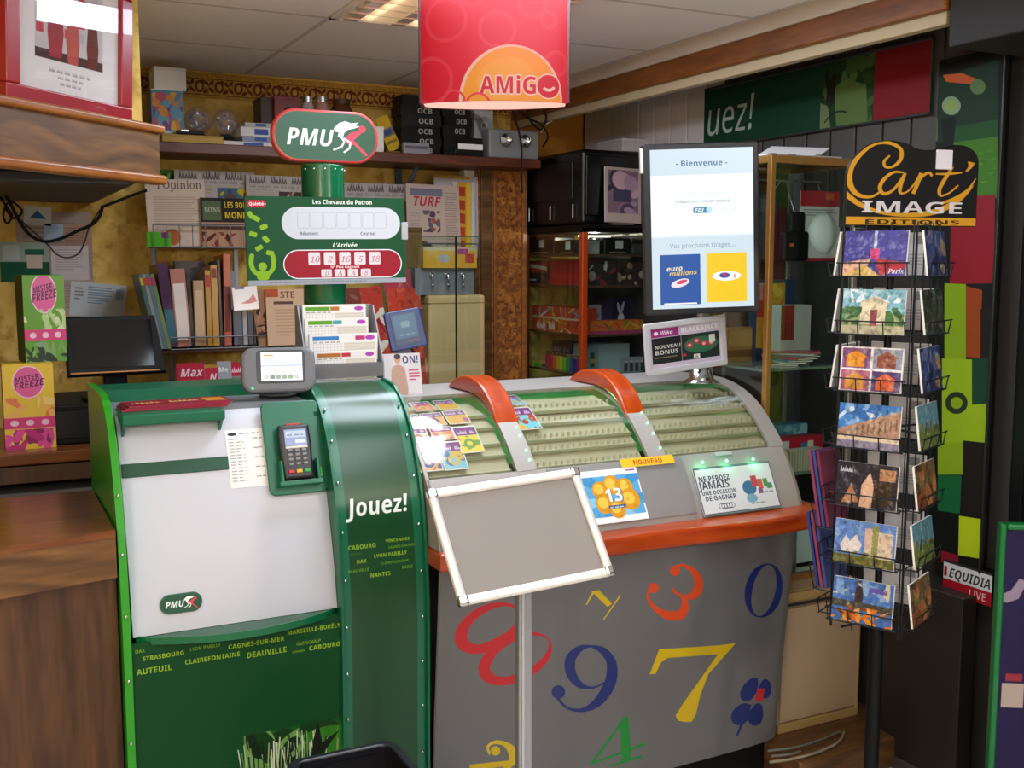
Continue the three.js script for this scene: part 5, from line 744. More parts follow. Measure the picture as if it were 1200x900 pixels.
  { const q = rectZ(445, 128, 470, 170, -4.3), t = thing('price_card', 'yellow and blue display card leaning at an angle beside black cartons', 'card', [q.x, SH.y, -4.33]), A = art(100, 170, (g, W, H) => { F(g, '#c9a41e').fillRect(-4, -4, W + 8, H + 8); F(g, '#6a6a78').fillRect(0, 60, W, 40); F(g, '#3d4a78').fillRect(20, 68, 60, 24); F(g, '#8a6a14').fillRect(10, 120, 80, 14); }); const [g, m] = printBox(q.w * 0.62, q.h, 0.004, A, mat(0x8a7420, 0.5)); part('card', g, m, t, [0, q.h / 2 + 0.012, 0], [-0.05, 0, 0.42]); part('foot', rbox(q.w * 0.7, 0.012, 0.05, 0.002), mat(0x6a5414, 0.5), t, [0.015, 0.006, 0]); }
  // black rolling-paper cartons
  const OC = art(150, 40, (g, W, H) => { F(g, '#101012').fillRect(-4, -4, W + 8, H + 8); txt(g, 'OCB', W * 0.42, H * 0.74, 28, '#a9a6a4', 'sans-serif', 'bold', 'left', 62); });
  const stack = (x0, x1, ys, z, where) => { let yb = SH.y; ys.forEach((py, i) => { const q = rectZ(x0 + (i % 2 ? 1.5 : 0), py, x1 + (i % 2 ? 1.5 : 0), py + 10, z), h = q.y1 - yb, t = thing('black_carton', `black rolling-paper carton in the ${where} stack, number ${['one', 'two', 'three', 'four', 'five', 'six'][i]} from the shelf`, 'carton', [q.x, yb, z - 0.06], [0, rnd(-0.04, 0.04), 0]); const [g, m] = printBox(q.w, h - 0.001, 0.12, OC, M.black, 0.35); part('carton', g, m, t, [0, h / 2, 0]); part('flap', box(q.w * 0.99, 0.0015, 0.118), mat(0x1c1c1f, 0.4), t, [0, h - 0.0006, 0]); yb += h; }); };
  stack(470, 516, [171, 160, 148, 136, 124, 112], -4.29, 'taller left'); stack(519, 552, [172, 160, 148, 137, 126], -4.28, 'middle');
  { const q = rectZ(474, 168, 504, 181, -4.255), t = thing('silver_box', 'small silver box in front of the black carton stack', 'box', [q.x, SH.y, -4.275]); part('body', rbox(q.w, 0.045, 0.025, 0.002, 1), mat(0x8d8a92, 0.4), t, [0, 0.0225, 0]); part('band', box(q.w * 0.9, 0.012, 0.001), mat(0x5a5560, 0.4), t, [0, 0.026, 0.0132]); }
  { const q = rectZ(537, 161, 566, 183, -4.255), t = thing('striped_box', 'black box with a white stripe in front of the carton stacks', 'box', [q.x, SH.y, -4.275]); part('body', rbox(q.w, q.h * 0.98, 0.035, 0.002, 1), M.black, t, [0, q.h * 0.49, 0]); part('stripe', box(q.w, q.h * 0.3, 0.001), M.white, t, [0, q.h * 0.5, 0.018]); scene; }
  onShelf('clear_dome', 'curved clear plastic cover at the right of the black cartons', 'cover', 550, 133, 574, -4.31, 0.1, (t, w, h) => { const s = sheet(curvePts([[h, -w / 2], [h * 0.95, 0], [h * 0.6, w * 0.4], [0, w / 2]], 24), -0.05, 0.05, 0.002, (y, x, z) => V(x, y, z), V(1, 0, 0)); part('dome', s, [mat(0xdcdcdc, 0.1, 0, { transmission: 0.75, thickness: 0 }), M.acrylic], t); part('rim', rbox(w, 0.005, 0.1, 0.001), M.grey, t, [0, 0.0025, 0]); });
  onShelf('wall_speaker', 'small white speaker with a round cone above the black cartons', 'speaker', 556, 129, 578, -4.38, 0.07, (t, w, h, d) => { part('cabinet', rbox(w, h, d, 0.004), mat(0xb8babc, 0.5), t, [0, h / 2, 0]); part('cone', lathe([[0, -0.006], [w * 0.12, -0.002], [w * 0.36, 0.004], [w * 0.4, 0.004]], 24).rotateX(Math.PI / 2), mat(0x8c8e92, 0.4), t, [0, h * 0.7, d / 2]); part('cap', new THREE.SphereGeometry(w * 0.1, 12, 8), M.grey, t, [0, h * 0.7, d / 2]); });
  { const q = rectZ(573, 152, 632, 181, -4.27), t = thing('emergency_light', 'grey emergency light with two round lamps at right end of shelf', 'light', [q.x, SH.y, -4.31]); part('case', rbox(q.w, q.y1 - SH.y, 0.08, 0.01), mat(0x8a8d90, 0.4), t, [0, (q.y1 - SH.y) / 2, 0]); for (const s of [-0.2, 0.18]) { const k = part('lamp_head', lathe([[0, 0], [0.022, 0.004], [0.028, 0.018], [0.025, 0.018], [0.018, 0.008], [0, 0.006]], 24).rotateX(Math.PI / 2), M.chrome, t, [q.w * s, (q.y1 - SH.y) * 0.62, 0.04]); part('lamp', new THREE.SphereGeometry(0.008, 12, 8), mat(0xf2f2f0, 0.1), k, [0, 0, 0.01]); } }
  const wires = (l, pts, z = -4.2, r = 0.004, m = M.black) => tag(part('cable', tube(pts.map(([x, y]) => onZ(x, y, z)), r, 50, 6), m, scene), l, 'cable');
  wires('black cable falling from the lantern past the cork panel', [[598, 122], [604, 140], [611, 170], [611, 200], [612, 226]]); wires('short black cable looping right of the red lantern', [[618, 124], [622, 142], [634, 152], [640, 138], [636, 126]]); wires('black cable running from the lantern to the corner', [[602, 124], [618, 138], [634, 146], [642, 160], [636, 172]]); wires('pale cable stretched from the rail to the shelf', [[690, 121], [672, 128], [652, 138], [638, 148], [634, 156]], -4.2, 0.003, mat(0xb8a890, 0.5));
}
// ---------------------------------------------------------------- wire racks with newspapers, books and magazines
function wireTray(name, label, x0, x1, py, z, depth, hgt) {
  const a = onZ(x0, py, z + depth).x, b = onZ(x1, py, z + depth).x, y = onZ((x0 + x1) / 2, py, z + depth).y, t = thing(name, label, 'rack', [(a + b) / 2, y, z]), w = b - a, m = M.wireGrey, g = [];
  for (const [yy, zz] of [[0, depth], [hgt, depth], [0, 0]]) g.push(rod(V(-w / 2, yy, zz), V(w / 2, yy, zz), 0.003, 6));
  for (let i = 0; i <= 8; i++) { const x = -w / 2 + w * i / 8; g.push(rod(V(x, 0, 0), V(x, 0, depth), 0.002, 5), rod(V(x, 0, depth), V(x, hgt, depth), 0.002, 5)); }
  part('wire_basket', merge(g), m, t); for (const s of [-0.42, 0.42]) part('rail', rbox(0.02, 0.5, 0.008, 0.002), mat(0x9a9ca0, 0.4, 0.5), t, [s * w, -0.06, ZB + 0.006 - z]); return { y, t };
}
const np = (title, o = {}) => (g, W, H) => { F(g, o.bg ?? '#cfc4b6').fillRect(-4, -4, W + 8, H + 8); if (!title) { g.save(); g.lineCap = 'round'; scrib(g, W * 0.06, H * 0.11, W * 0.86, H * 0.12, '#5c5656'); g.restore(); scrib(g, W * 0.06, H * 0.17, W * 0.8, 12, '#8a8482'); } grain(g, W, H, 40, 0.1); txt(g, title, W * 0.05, H * 0.13, o.size ?? 40, o.c ?? '#2c2626', o.font ?? 'serif', o.style ?? 'bold', 'left', W * 0.9); lines(g, W * 0.05, H * 0.2, W * 0.42, H * 0.7, 26, '#a3978b'); F(g, o.pc ?? '#8a5a48').fillRect(W * 0.52, H * 0.22, W * 0.42, H * 0.3); blobs(g, W * 0.52, H * 0.22, W * 0.42, H * 0.3, o.cols ?? ['#b58a6a', '#6a4a42', '#c2a590'], 14); lines(g, W * 0.52, H * 0.56, W * 0.42, H * 0.34, 12, '#a3978b'); };
function leaf(name, label, cat, px, z, draw, { th = 0.006, rx = -0.12, rz = 0, W = 240, body = M.paper, rough = 0.75, base, coat = 0 } = {}) {
  const q = rectZ(...px, z), b = base ?? q.y0, h = (q.y1 - b) / Math.cos(rx), a = art(W, W * h / q.w, draw), [g, m] = printBox(q.w, h, th, a, body, rough, coat), t = thing(name, label, cat, [q.x, b, z], [rx, 0, rz]);
  part('cover', g, m, t, [0, h / 2, 0]); part('pages', box(q.w * 0.98, h * 0.985, th * 0.8), mat(0xd8d0c4, 0.9), t, [0.002, h / 2, -th * 0.4]); return t;
}
{
  const tr = wireTray('newspaper_rack', 'grey wire rack holding newspapers at left of the results board', 180, 300, 290, -4.42, 0.1, 0.085), y = tr.y + 0.004;
  leaf('newspaper', 'tall newspaper headed opinion at left in the wire rack', 'newspaper', [173, 210, 243, 280], -4.36, (g, W, H) => { F(g, '#d4c0ae').fillRect(-4, -4, W + 8, H + 8); txt(g, "l'Opinion", W * 0.2, H * 0.14, 46, '#4a3a40', 'serif', '', 'left', W * 0.75); F(g, '#c9a890'); lines(g, W * 0.12, H * 0.26, W * 0.78, H * 0.5, 18, '#b09c8c'); F(g, '#b5653a'); g.beginPath(); g.arc(W * 0.4, H * 0.86, W * 0.14, 0, 7); g.fill(); }, { base: y, rz: 0.02, rx: -0.1 });
  leaf('newspaper', 'newspaper with yellow money headline in the wire rack', 'newspaper', [236, 232, 296, 284], -4.34, (g, W, H) => { F(g, '#b08a70').fillRect(-4, -4, W + 8, H + 8); F(g, '#2c2420').fillRect(0, 0, W, H * 0.5); F(g, '#5a6a4a').fillRect(10, 14, W * 0.36, H * 0.4); txt(g, 'BONS', 18, H * 0.3, 34, '#b9bfa8', 'serif', 'bold', 'left', 74); txt(g, 'LES BONS', W * 0.46, H * 0.2, 40, '#e0c020', 'sans-serif', 'bold', 'left', 125); txt(g, 'MONEY', W * 0.46, H * 0.42, 44, '#e0c020', 'sans-serif', 'bold', 'left', 125); F(g, '#5e3a2e').fillRect(0, H * 0.54, W, H * 0.1); blobs(g, 0, H * 0.7, W, H * 0.3, ['#8a3a2c', '#c28a6a', '#5a2a22'], 20, 0.14); }, { base: y });
  leaf('newspaper', 'wide newspaper with blue pictures behind the opinion newspaper', 'newspaper', [206, 200, 300, 280], -4.42, np('', { size: 20, bg: '#b9aca0', pc: '#4a6a80', cols: ['#3f6a88', '#c2b020', '#5a4a50'] }), { base: y, rx: -0.05 });
  leaf('newspaper', 'grey newspaper behind the left edge of the sign column', 'newspaper', [290, 206, 362, 290], -4.4, np('', { bg: '#b3a8a0', pc: '#403636' }), { base: y, rx: -0.05 });
  leaf('magazine', 'small green and yellow magazine peeping out by the canopy', 'magazine', [186, 199, 208, 280], -4.45, (g, W, H) => { F(g, '#4a7a2c').fillRect(-4, -4, W + 8, H + 8); blobs(g, 0, 0, W, H * 0.4, ['#d9c22c', '#2c2c30', '#7aa83a'], 14); }, { base: y, rx: -0.03, W: 100 });
  leaf('green_folder', 'bright green folder at lower left of the wire newspaper rack', 'folder', [172, 272, 200, 291], -4.33, (g, W, H) => { F(g, '#4fae1e').fillRect(-4, -4, W + 8, H + 8); F(g, '#8a3a8a').fillRect(W * 0.62, 0, W * 0.3, H * 0.4); }, { base: y - 0.004, rx: -0.1, W: 100, body: mat(0x4fae1e, 0.5) });
  const tr2 = wireTray('newspaper_rack', 'wire rack of racing newspapers at right of the results board', 410, 560, 302, -4.42, 0.1, 0.06), y2 = tr2.y + 0.004;
  leaf('newspaper', 'racing newspaper with red turf title and horse picture', 'newspaper', [478, 216, 540, 296], -4.345, (g, W, H) => { F(g, '#c9b2a2').fillRect(-4, -4, W + 8, H + 8); F(g, '#7d7a8c').fillRect(W * 0.08, H * 0.06, W * 0.6, H * 0.1); txt(g, 'TURF', W * 0.1, H * 0.3, 56, '#c2304a', 'sans-serif', 'bold italic', 'left', W * 0.52); blobs(g, W * 0.3, H * 0.36, W * 0.32, H * 0.3, ['#5a4a5e', '#8a3a44', '#6a6070', '#a85a4a'], 16, 0.2); lines(g, W * 0.72, H * 0.1, W * 0.24, H * 0.8, 30, '#a08c80'); lines(g, W * 0.06, H * 0.4, W * 0.2, H * 0.4, 12, '#b09c90'); blobs(g, W * 0.05, H * 0.76, W * 0.6, H * 0.22, ['#8a6a50', '#5a4a38', '#b58a6a'], 12); }, { base: y2, rz: -0.02 });
  leaf('newspaper', 'pale newspaper behind the racing newspaper, left of it', 'newspaper', [404, 215, 486, 296], -4.4, np('', { bg: '#b0a4a0', size: 52, c: '#3a3438' }), { base: y2, rx: -0.06 });
  leaf('magazine', 'yellow and red striped magazine at right of the racing newspaper', 'magazine', [530, 213, 556, 300], -4.37, (g, W, H) => { F(g, '#d9a02c').fillRect(-4, -4, W + 8, H + 8); F(g, '#d0c4b8').fillRect(0, 0, W * 0.2, H); for (let i = 0; i < 5; i++) { F(g, '#c2402a').fillRect(W * 0.26, H * (0.06 + i * 0.18), W * 0.3, H * 0.13); } F(g, '#e8c040').fillRect(W * 0.62, 0, W * 0.2, H); F(g, '#d4d0cc').fillRect(W * 0.84, 0, W * 0.2, H); }, { base: y2, rz: -0.06, W: 110 });
  leaf('magazine', 'white magazine edge at the far right of the newspaper rack', 'magazine', [508, 206, 560, 304], -4.43, (g, W, H) => { F(g, '#cfc8c0').fillRect(-4, -4, W + 8, H + 8); F(g, '#c9a03a').fillRect(0, 0, W * 0.8, 14); }, { base: y2, rx: -0.03, rz: -0.02 });
  { const q = rectZ(541, 194, 559, 216, -4.5), p = thing('paper_roll', 'small white paper block under the right end of shelf', 'paper block', [q.x, q.y0, -4.5]); part('block', rbox(q.w, q.h, 0.06, 0.003), M.paper, p, [0, q.h / 2, 0]); part('band', box(q.w, 0.01, 0.001), M.grey, p, [0, q.h * 0.3, 0.031]); }
  // boxes stacked at the right end of the back counter
  const zc = -4.12, q = rectZ(503, 346, 569, 440, zc), b0 = 1.06; const c = thing('beige_case', 'large beige plastic case standing behind the lottery counter', 'case', [q.x, b0, zc - 0.11]), ch = q.y1 - b0; part('shell', rbox(q.w, ch, 0.22, 0.012, 3), mat(0xd2b07a, 0.55), c, [0, ch / 2, 0]); part('groove', box(q.w * 1.003, 0.004, 0.222), mat(0x9a7a4a, 0.6), c, [0, ch * 0.92, 0]); part('groove', box(q.w * 1.003, 0.004, 0.222), mat(0x9a7a4a, 0.6), c, [0, ch * 0.1, 0]);
  const h = rectZ(490, 314, 560, 346, zc), k = thing('hook_panel', 'grey metal hook panel with three silver hooks on the beige case', 'hook panel', [h.x, q.y1, zc - 0.06]), hh = h.y1 - q.y1; part('panel', rbox(h.w, hh, 0.05, 0.003), mat(0x8b8b90, 0.4, 0.4), k, [0, hh / 2, 0]); for (const x of [-0.24, 0.02, 0.28]) { const hk = part('hook', merge(tube([[0, 0.03, 0], [0, 0.032, 0.014], [0, 0.012, 0.022], [0, -0.012, 0.018], [0, -0.02, 0.026]].map((p) => V(...p)), 0.004, 20, 6), moved(rbox(0.018, 0.012, 0.012, 0.003), 0, 0.03, 0.006)), M.chrome, k, [h.w * x, hh * 0.5, 0.027]); }
  const yy = rectZ(497, 290, 560, 314, zc), y3 = h.y1, c2 = thing('yellow_carton', 'yellow carton with a grey emblem on top of the hook panel', 'carton', [yy.x, y3, zc - 0.06]); { const A = art(240, 90, (g, W, H) => { F(g, '#d9a02a').fillRect(-4, -4, W + 8, H + 8); F(g, '#c9b48a').fillRect(0, 0, W, 14); F(g, '#a9a6a8'); g.beginPath(); g.ellipse(92, 48, 26, 18, 0, 0, 7); g.fill(); F(g, '#c2402a').fillRect(186, 28, 40, 40); F(g, '#a83a78').fillRect(150, 6, 50, 24); }), [g, m] = printBox(yy.w, yy.h, 0.1, A, mat(0xa8842c, 0.6), 0.4); part('carton', g, m, c2, [0, yy.h / 2, 0]); part('flap', box(yy.w * 0.98, 0.002, 0.098), mat(0xc9a85a, 0.6), c2, [0, yy.h + 0.001, 0]); }
  { const w = rectZ(470, 266, 498, 313, -4.16), b = thing('wooden_box', 'small ochre wooden box left of the yellow carton', 'box', [w.x, h.y1, -4.23]); part('body', rbox(w.w, w.y1 - h.y1 - 0.02, 0.08, 0.003), mat(0x6b5220, 0.6), b, [0, (w.y1 - h.y1) / 2 - 0.01, 0]); part('lid', rbox(w.w + 0.003, 0.02, 0.083, 0.003), mat(0x5a4418, 0.6), b, [0, w.y1 - h.y1 - 0.01, 0]); scene; const l = rectZ(466, 314, 492, 346, -4.14), s = thing('grey_box', 'narrow grey box beside the hook panel under the wooden box', 'box', [l.x, 1.06, -4.23]); part('body', rbox(l.w, h.y1 - 1.062, 0.08, 0.003), mat(0x58504a, 0.6), s, [0, (h.y1 - 1.06) / 2 - 0.001, 0]); part('lid', rbox(l.w + 0.002, 0.012, 0.082, 0.002), mat(0x6a625a, 0.6), s, [0, h.y1 - 1.06 - 0.007, 0]); }
}
{ // book shelf at left
  const tr = wireTray('book_rack', 'brown wire shelf full of books and magazines at left', 200, 362, 407, -4.45, 0.17, 0.045), y = tr.y + 0.003; part('shelf_board', rbox(0.6, 0.012, 0.16, 0.003), mat(0x5a4030, 0.6), tr.t, [0, -0.008, 0.085]);
  const bk = (label, x0, y0, x1, c, o = {}) => { const z = o.z ?? -4.3, q = rectZ(x0, y0, x1, 400, z), h = q.y1 - y, D = o.d ?? 0.18, t = thing('book', label, 'book', [q.x, y, z - D / 2], [o.rx ?? -0.05, o.ry ?? 0, o.rz ?? 0]); part('cover', merge(moved(rbox(0.002, h, D, 0.0008, 1), -q.w / 2, h / 2, 0), moved(rbox(0.002, h, D, 0.0008, 1), q.w / 2, h / 2, 0), moved(rbox(q.w, h, 0.003, 0.001, 1), 0, h / 2, D / 2)), mat(c, o.rough ?? 0.3, 0, { clearcoat: 0.5 }), t); part('pages', box(q.w - 0.003, h * 0.97, D - 0.004), mat(0xdccfb8, 0.9), t, [0, h / 2, 0]); if (o.band !== undefined) part('spine_label', box(q.w * 0.8, h * (o.bh ?? 0.3), 0.001), mat(o.band, 0.5), t, [0, h * (o.by ?? 0.7), D / 2 + 0.0022]); return t; };
  for (let i = 0; i < 4; i++) { const x = 176 + i * 7; const q = rectZ(x, 318 + i, x + 6, 404, -4.26), h = 0.29, t = thing('magazine', ['teal magazine, outermost of the leaning group at left of the bookshelf', 'grey magazine, second of the leaning group on the bookshelf', 'blue-grey magazine, third of the leaning group on the bookshelf', 'green magazine, innermost of the leaning group on the bookshelf'][i], 'magazine', [onZ(184 + i * 4.5, 402, -4.28).x, y, -4.35], [-0.02, 0, 0.19]); part('cover', rbox(q.w * 0.72, h, 0.18, 0.001, 1), mat([0x4a6a62, 0x8d948c, 0x5a7486, 0x6f8a4e][i], 0.35), t, [0, h / 2, 0]); part('spine_label', box(q.w * 0.6, h * 0.1, 0.001), mat([0xc9b020, 0xb53a28, 0xc23a28, 0xa8287a][i], 0.5), t, [0, h * 0.9, 0.0906]); }
  bk('dark purple book beside the leaning magazines', 196, 309, 208, 0x4a1e4a, { band: 0x2a6a78, by: 0.25, bh: 0.4, rz: 0.1 }); bk('glossy red and white book catching the light', 206, 316, 223, 0xc98a78, { band: 0xf2e4d8, by: 0.45, bh: 0.72, rz: 0.05, rough: 0.15 }); bk('thin dark book right of the glossy one', 223, 321, 227, 0x2a2228, { rz: 0.03 }); bk('tan book with pale pages', 228, 330, 240, 0xb58a62, { band: 0xd9b48a, by: 0.5, bh: 0.7 }); bk('yellow book with red head', 242, 318, 248, 0xb58420, { band: 0xb52a2a, by: 0.86, bh: 0.16 }); bk('ochre paperback with worn spine', 249, 312, 256, 0xc2862a, { band: 0x8a2a20, by: 0.9, bh: 0.12 }); bk('thin black book left of the tall red one', 257, 306, 260, 0x241c1e); bk('tall red-orange book rising above the row', 262, 299, 270, 0xb8441e, { band: 0x6a2412, by: 0.4, bh: 0.5, rz: -0.02 }); bk('slate blue book under the white card', 274, 364, 284, 0x3d4a66, {}); bk('pale grey book under the white card', 285, 366, 290, 0x9a9c9e); bk('thin navy book right of the pale grey one', 291, 366, 297, 0x22283e); bk('black book at the foot of the peach booklet', 298, 368, 303, 0x1c1a20);
  bk('dark album lying behind the glossy books', 206, 306, 240, 0x3a2028, { z: -4.487, d: 0.035, rx: 0 }); bk('grey-white catalogue right of the tall red book', 272, 318, 280, 0x8a8288, { z: -4.487, d: 0.03, rx: 0, rz: 0.04 });
  leaf('promo_card', 'white shiny card with a red swoosh in front of the books', 'card', [274, 336, 303, 363], -4.265, (g, W, H) => { F(g, '#efe6e6').fillRect(-4, -4, W + 8, H + 8); F(g, '#c2303a'); g.beginPath(); g.moveTo(W * 0.3, H * 0.7); g.quadraticCurveTo(W * 0.7, H * 0.6, W * 0.82, H * 0.3); g.lineTo(W * 0.95, H * 0.66); g.quadraticCurveTo(W * 0.6, H * 0.8, W * 0.3, H * 0.7); g.fill(); F(g, '#2a3480').fillRect(W * 0.1, 0, W * 0.4, H * 0.1); }, { W: 110, th: 0.003, rz: 0.06, rx: -0.08, coat: 0.5, rough: 0.3 });
  leaf('booklet', 'large peach booklet at the right end of the bookshelf', 'booklet', [313, 339, 362, 394], -4.27, (g, W, H) => { F(g, '#dfb896').fillRect(-4, -4, W + 8, H + 8); txt(g, 'STE', W * 0.34, H * 0.16, 52, '#8a5a40', 'sans-serif', 'bold', 'left', W * 0.5); F(g, '#c25a3a').fillRect(0, 0, W * 0.3, H * 0.14); F(g, '#6a4a40').fillRect(W * 0.18, H * 0.22, W * 0.46, H * 0.05); lines(g, W * 0.2, H * 0.36, W * 0.56, H * 0.5, 9, '#c9a284'); }, { base: y, rx: -0.1 });
  leaf('magazine', 'brown magazine leaning left of the peach booklet', 'magazine', [302, 340, 318, 392], -4.29, (g, W, H) => { F(g, '#a8785c').fillRect(-4, -4, W + 8, H + 8); blobs(g, 0, H * 0.2, W, H * 0.6, ['#5a3a34', '#c29a7a', '#3a2a2a'], 12); }, { base: y, rx: -0.08, rz: 0.1, W: 100 });
  leaf('magazine', 'red magazine headed max at bottom of the back wall', 'magazine', [208, 426, 241, 470], -4.1, (g, W, H) => { F(g, '#c22a44').fillRect(-4, -4, W + 8, H + 8); txt(g, 'Max', W * 0.1, H * 0.3, 66, '#f4e4e8', 'sans-serif', 'bold italic', 'left', W * 0.8); F(g, '#a9c2d4').fillRect(W * 0.04, H * 0.42, W * 0.92, H); blobs(g, W * 0.2, H * 0.7, W * 0.6, H * 0.3, ['#d98a6a', '#e8c2a0'], 8); scrib(g, W * 0.15, H * 0.56, W * 0.7, 16, '#4a6a88'); }, { base: 1.061, W: 160 });
  leaf('magazine', 'red and yellow magazine second along the back counter', 'magazine', [241, 428, 257, 472], -4.11, (g, W, H) => { F(g, '#c03048').fillRect(-4, -4, W + 8, H + 8); txt(g, 'N', W * 0.3, H * 0.36, 60, '#f0e0e0', 'sans-serif', 'bold italic'); F(g, '#b58a3a').fillRect(0, 0, W, 20); blobs(g, 0, H * 0.5, W, H * 0.5, ['#c9a86a', '#8aa04a', '#d0603a'], 10); }, { base: 1.061, W: 90 });
  leaf('magazine', 'grey magazine third along the back counter', 'magazine', [256, 424, 272, 472], -4.12, (g, W, H) => { F(g, '#a3a8ac').fillRect(-4, -4, W + 8, H + 8); txt(g, 'Me', W * 0.08, H * 0.24, 44, '#f4f4f4', 'sans-serif', 'bold'); blobs(g, 0, H * 0.4, W, H * 0.6, ['#b58a70', '#d8b09a', '#8a6a58'], 10); }, { base: 1.061, W: 90 });
  leaf('magazine', 'red-topped magazine fourth along the back counter, by the customer screen', 'magazine', [271, 425, 292, 472], -4.13, (g, W, H) => { F(g, '#b8263c').fillRect(-4, -4, W + 8, H * 0.34); scrib(g, W * 0.1, H * 0.24, W * 0.8, 34, '#f0d8dc'); blobs(g, 0, H * 0.34, W, H * 0.66, ['#a86a50', '#c9906a', '#7a4a3a', '#d2b8a0'], 14); }, { base: 1.061, W: 100 });
  { const q = rectZ(160, 462, 290, 480, -3.95), t = thing('paper_pile', 'flat pile of peach papers behind the computer mouse', 'papers', [q.x, 1.06, -4.05]); for (let i = 0; i < 3; i++) part('sheet', box(0.26, 0.003, 0.13), mat([0xd9b08a, 0xe4d8c8, 0xcfa070][i], 0.8), t, [i * 0.01, 0.002 + i * 0.003, 0], [0, i * 0.06, 0]); }
}
{ // magazines and the blue tablet at the right of the sign column
  const y = 1.061, z = -4.05, cov = (cols, title) => (g, W, H) => { F(g, cols[0]).fillRect(-4, -4, W + 8, H + 8); blobs(g, 0, H * 0.2, W, H * 0.8, cols, 24, 0.2); grain(g, W, H, 80, 0.2); };
  leaf('magazine', 'orange magazine nearest the sign column at right', 'magazine', [407, 338, 436, 452], -4.05, cov(['#7a3a2a', '#c25a2a', '#d8a03a', '#3a2a2a'], ''), { base: y, rz: 0.08, rx: -0.1, W: 130 }); leaf('magazine', 'red and yellow magazine behind the blue tablet', 'magazine', [432, 336, 466, 452], -4.08, cov(['#b53a2a', '#e0b02a', '#7a2030', '#d8d0c0'], ''), { base: y, rz: 0.12, rx: -0.12, W: 140 }); leaf('magazine', 'magazine with dark car picture behind the blue tablet', 'magazine', [462, 338, 500, 452], -4.11, cov(['#c2402a', '#2c2830', '#d86a4a', '#8a3a30'], ''), { base: y, rz: 0.02, rx: -0.12, W: 150 }); leaf('magazine', 'pink magazine at right edge above the beige case', 'magazine', [474, 316, 506, 452], -4.135, cov(['#a83a48', '#d2607a', '#6a3a5a', '#c9904a'], ''), { base: y, rz: 0.16, rx: -0.08, W: 130 });
  const T = V(1.115, LTOP, -2.98), st = thing('tablet_stand', 'grey acrylic stand holding the blue-framed tablet', 'stand', [T.x - 0.02, T.y, T.z]); part('foot', rbox(0.1, 0.008, 0.09, 0.002), mat(0x7c8088, 0.3), st, [0, 0.004, 0]); const q = rectZ(449, 362, 497, 411, -2.97), cy = q.y - T.y; part('upright', rbox(0.05, cy + 0.03, 0.006, 0.002), mat(0x7c8088, 0.25), st, [q.x - T.x + 0.02, (cy + 0.03) / 2, -0.012], [0, 0, 0]); 
  const tb = thing('tablet', 'blue-framed tablet tilted on its grey stand by the sign column', 'tablet', [q.x, q.y, -2.965], [-0.2, -0.1, 0.14]); part('frame', extrude(roundRect(q.w * 0.86, q.h * 0.94, 0.008), 0.016, 0.003), mat(0x1c2c66, 0.3), tb); const A = art(130, 150, (g, W, H) => { F(g, '#2f4f7a').fillRect(-4, -4, W + 8, H + 8); F(g, '#4a7fa0').fillRect(10, 10, W - 20, H - 40); F(g, '#8fb0b8'); g.beginPath(); g.roundRect(44, 40, 44, 30, 8); g.fill(); scrib(g, 30, H - 44, 74, 12, '#a8b8cc'); scrib(g, 64, H - 12, 50, 12, '#c25a7a'); }), [g, m] = printBox(q.w * 0.62, q.h * 0.76, 0.002, A, M.black, 0.2, 0, 0.4); part('screen', g, m, tb, [0, 0.002, 0.017]);
  const mq = rectZ(452, 414, 495, 455, -2.9), mg = thing('magazine', 'magazine with a dark-haired person on its cover, leaning at the tablet stand', 'magazine', [Math.max(mq.x, 1.1), LTOP, -2.9], [-0.2, 0, 0]), mh = mq.y1 - LTOP, B = art(170, 170 * mh / mq.w, (gg, W, H) => { F(gg, '#c9c2c4').fillRect(-4, -4, W + 8, H + 8); txt(gg, 'ON!', W * 0.5, H * 0.24, 44, '#2a2a60', 'sans-serif', 'bold', 'left', W * 0.45); figure(gg, W * 0.38, H * 1.3, H * 1.3, '#b08a78', '#c9906e'); lines(gg, W * 0.66, H * 0.4, W * 0.3, H * 0.3, 4, '#b53a5a'); }), [g3, m3] = printBox(mq.w, mh, 0.005, B, M.paper, 0.4, 0.3); part('cover', g3, m3, mg, [0, mh / 2, 0]); part('pages', box(mq.w * 0.98, mh * 0.98, 0.004), mat(0xd8d0c4, 0.9), mg, [0, mh / 2, -0.004]);
}
{ // glass screen behind the lottery counter
  const z = -3.3, a = rectZ(474, 277, 534, 450, z), b = rectZ(536, 277, 562, 450, z), y0 = 1.0, t = thing('glass_screen', 'upright clear glass screen with a dark seam behind the counters', 'screen', [a.x1, 0, z]);
  for (const q of [a, b]) part('pane', box(q.w, q.y1 - y0, 0.006), M.glass, t, [q.x - a.x1, (q.y1 + y0) / 2, 0]); part('seam', box(0.004, a.y1 - y0, 0.008), M.black, t, [0.002, (a.y1 + y0) / 2, 0]); part('edge_strip', box(b.x1 - a.x0, 0.003, 0.008), mat(0x3a3a34, 0.3), t, [(a.x0 + b.x1) / 2 - a.x1, a.y1, 0]); part('support', box(0.4, 1.0, 0.05), M.darkGrey, t, [0, 0.5, 0]);
}
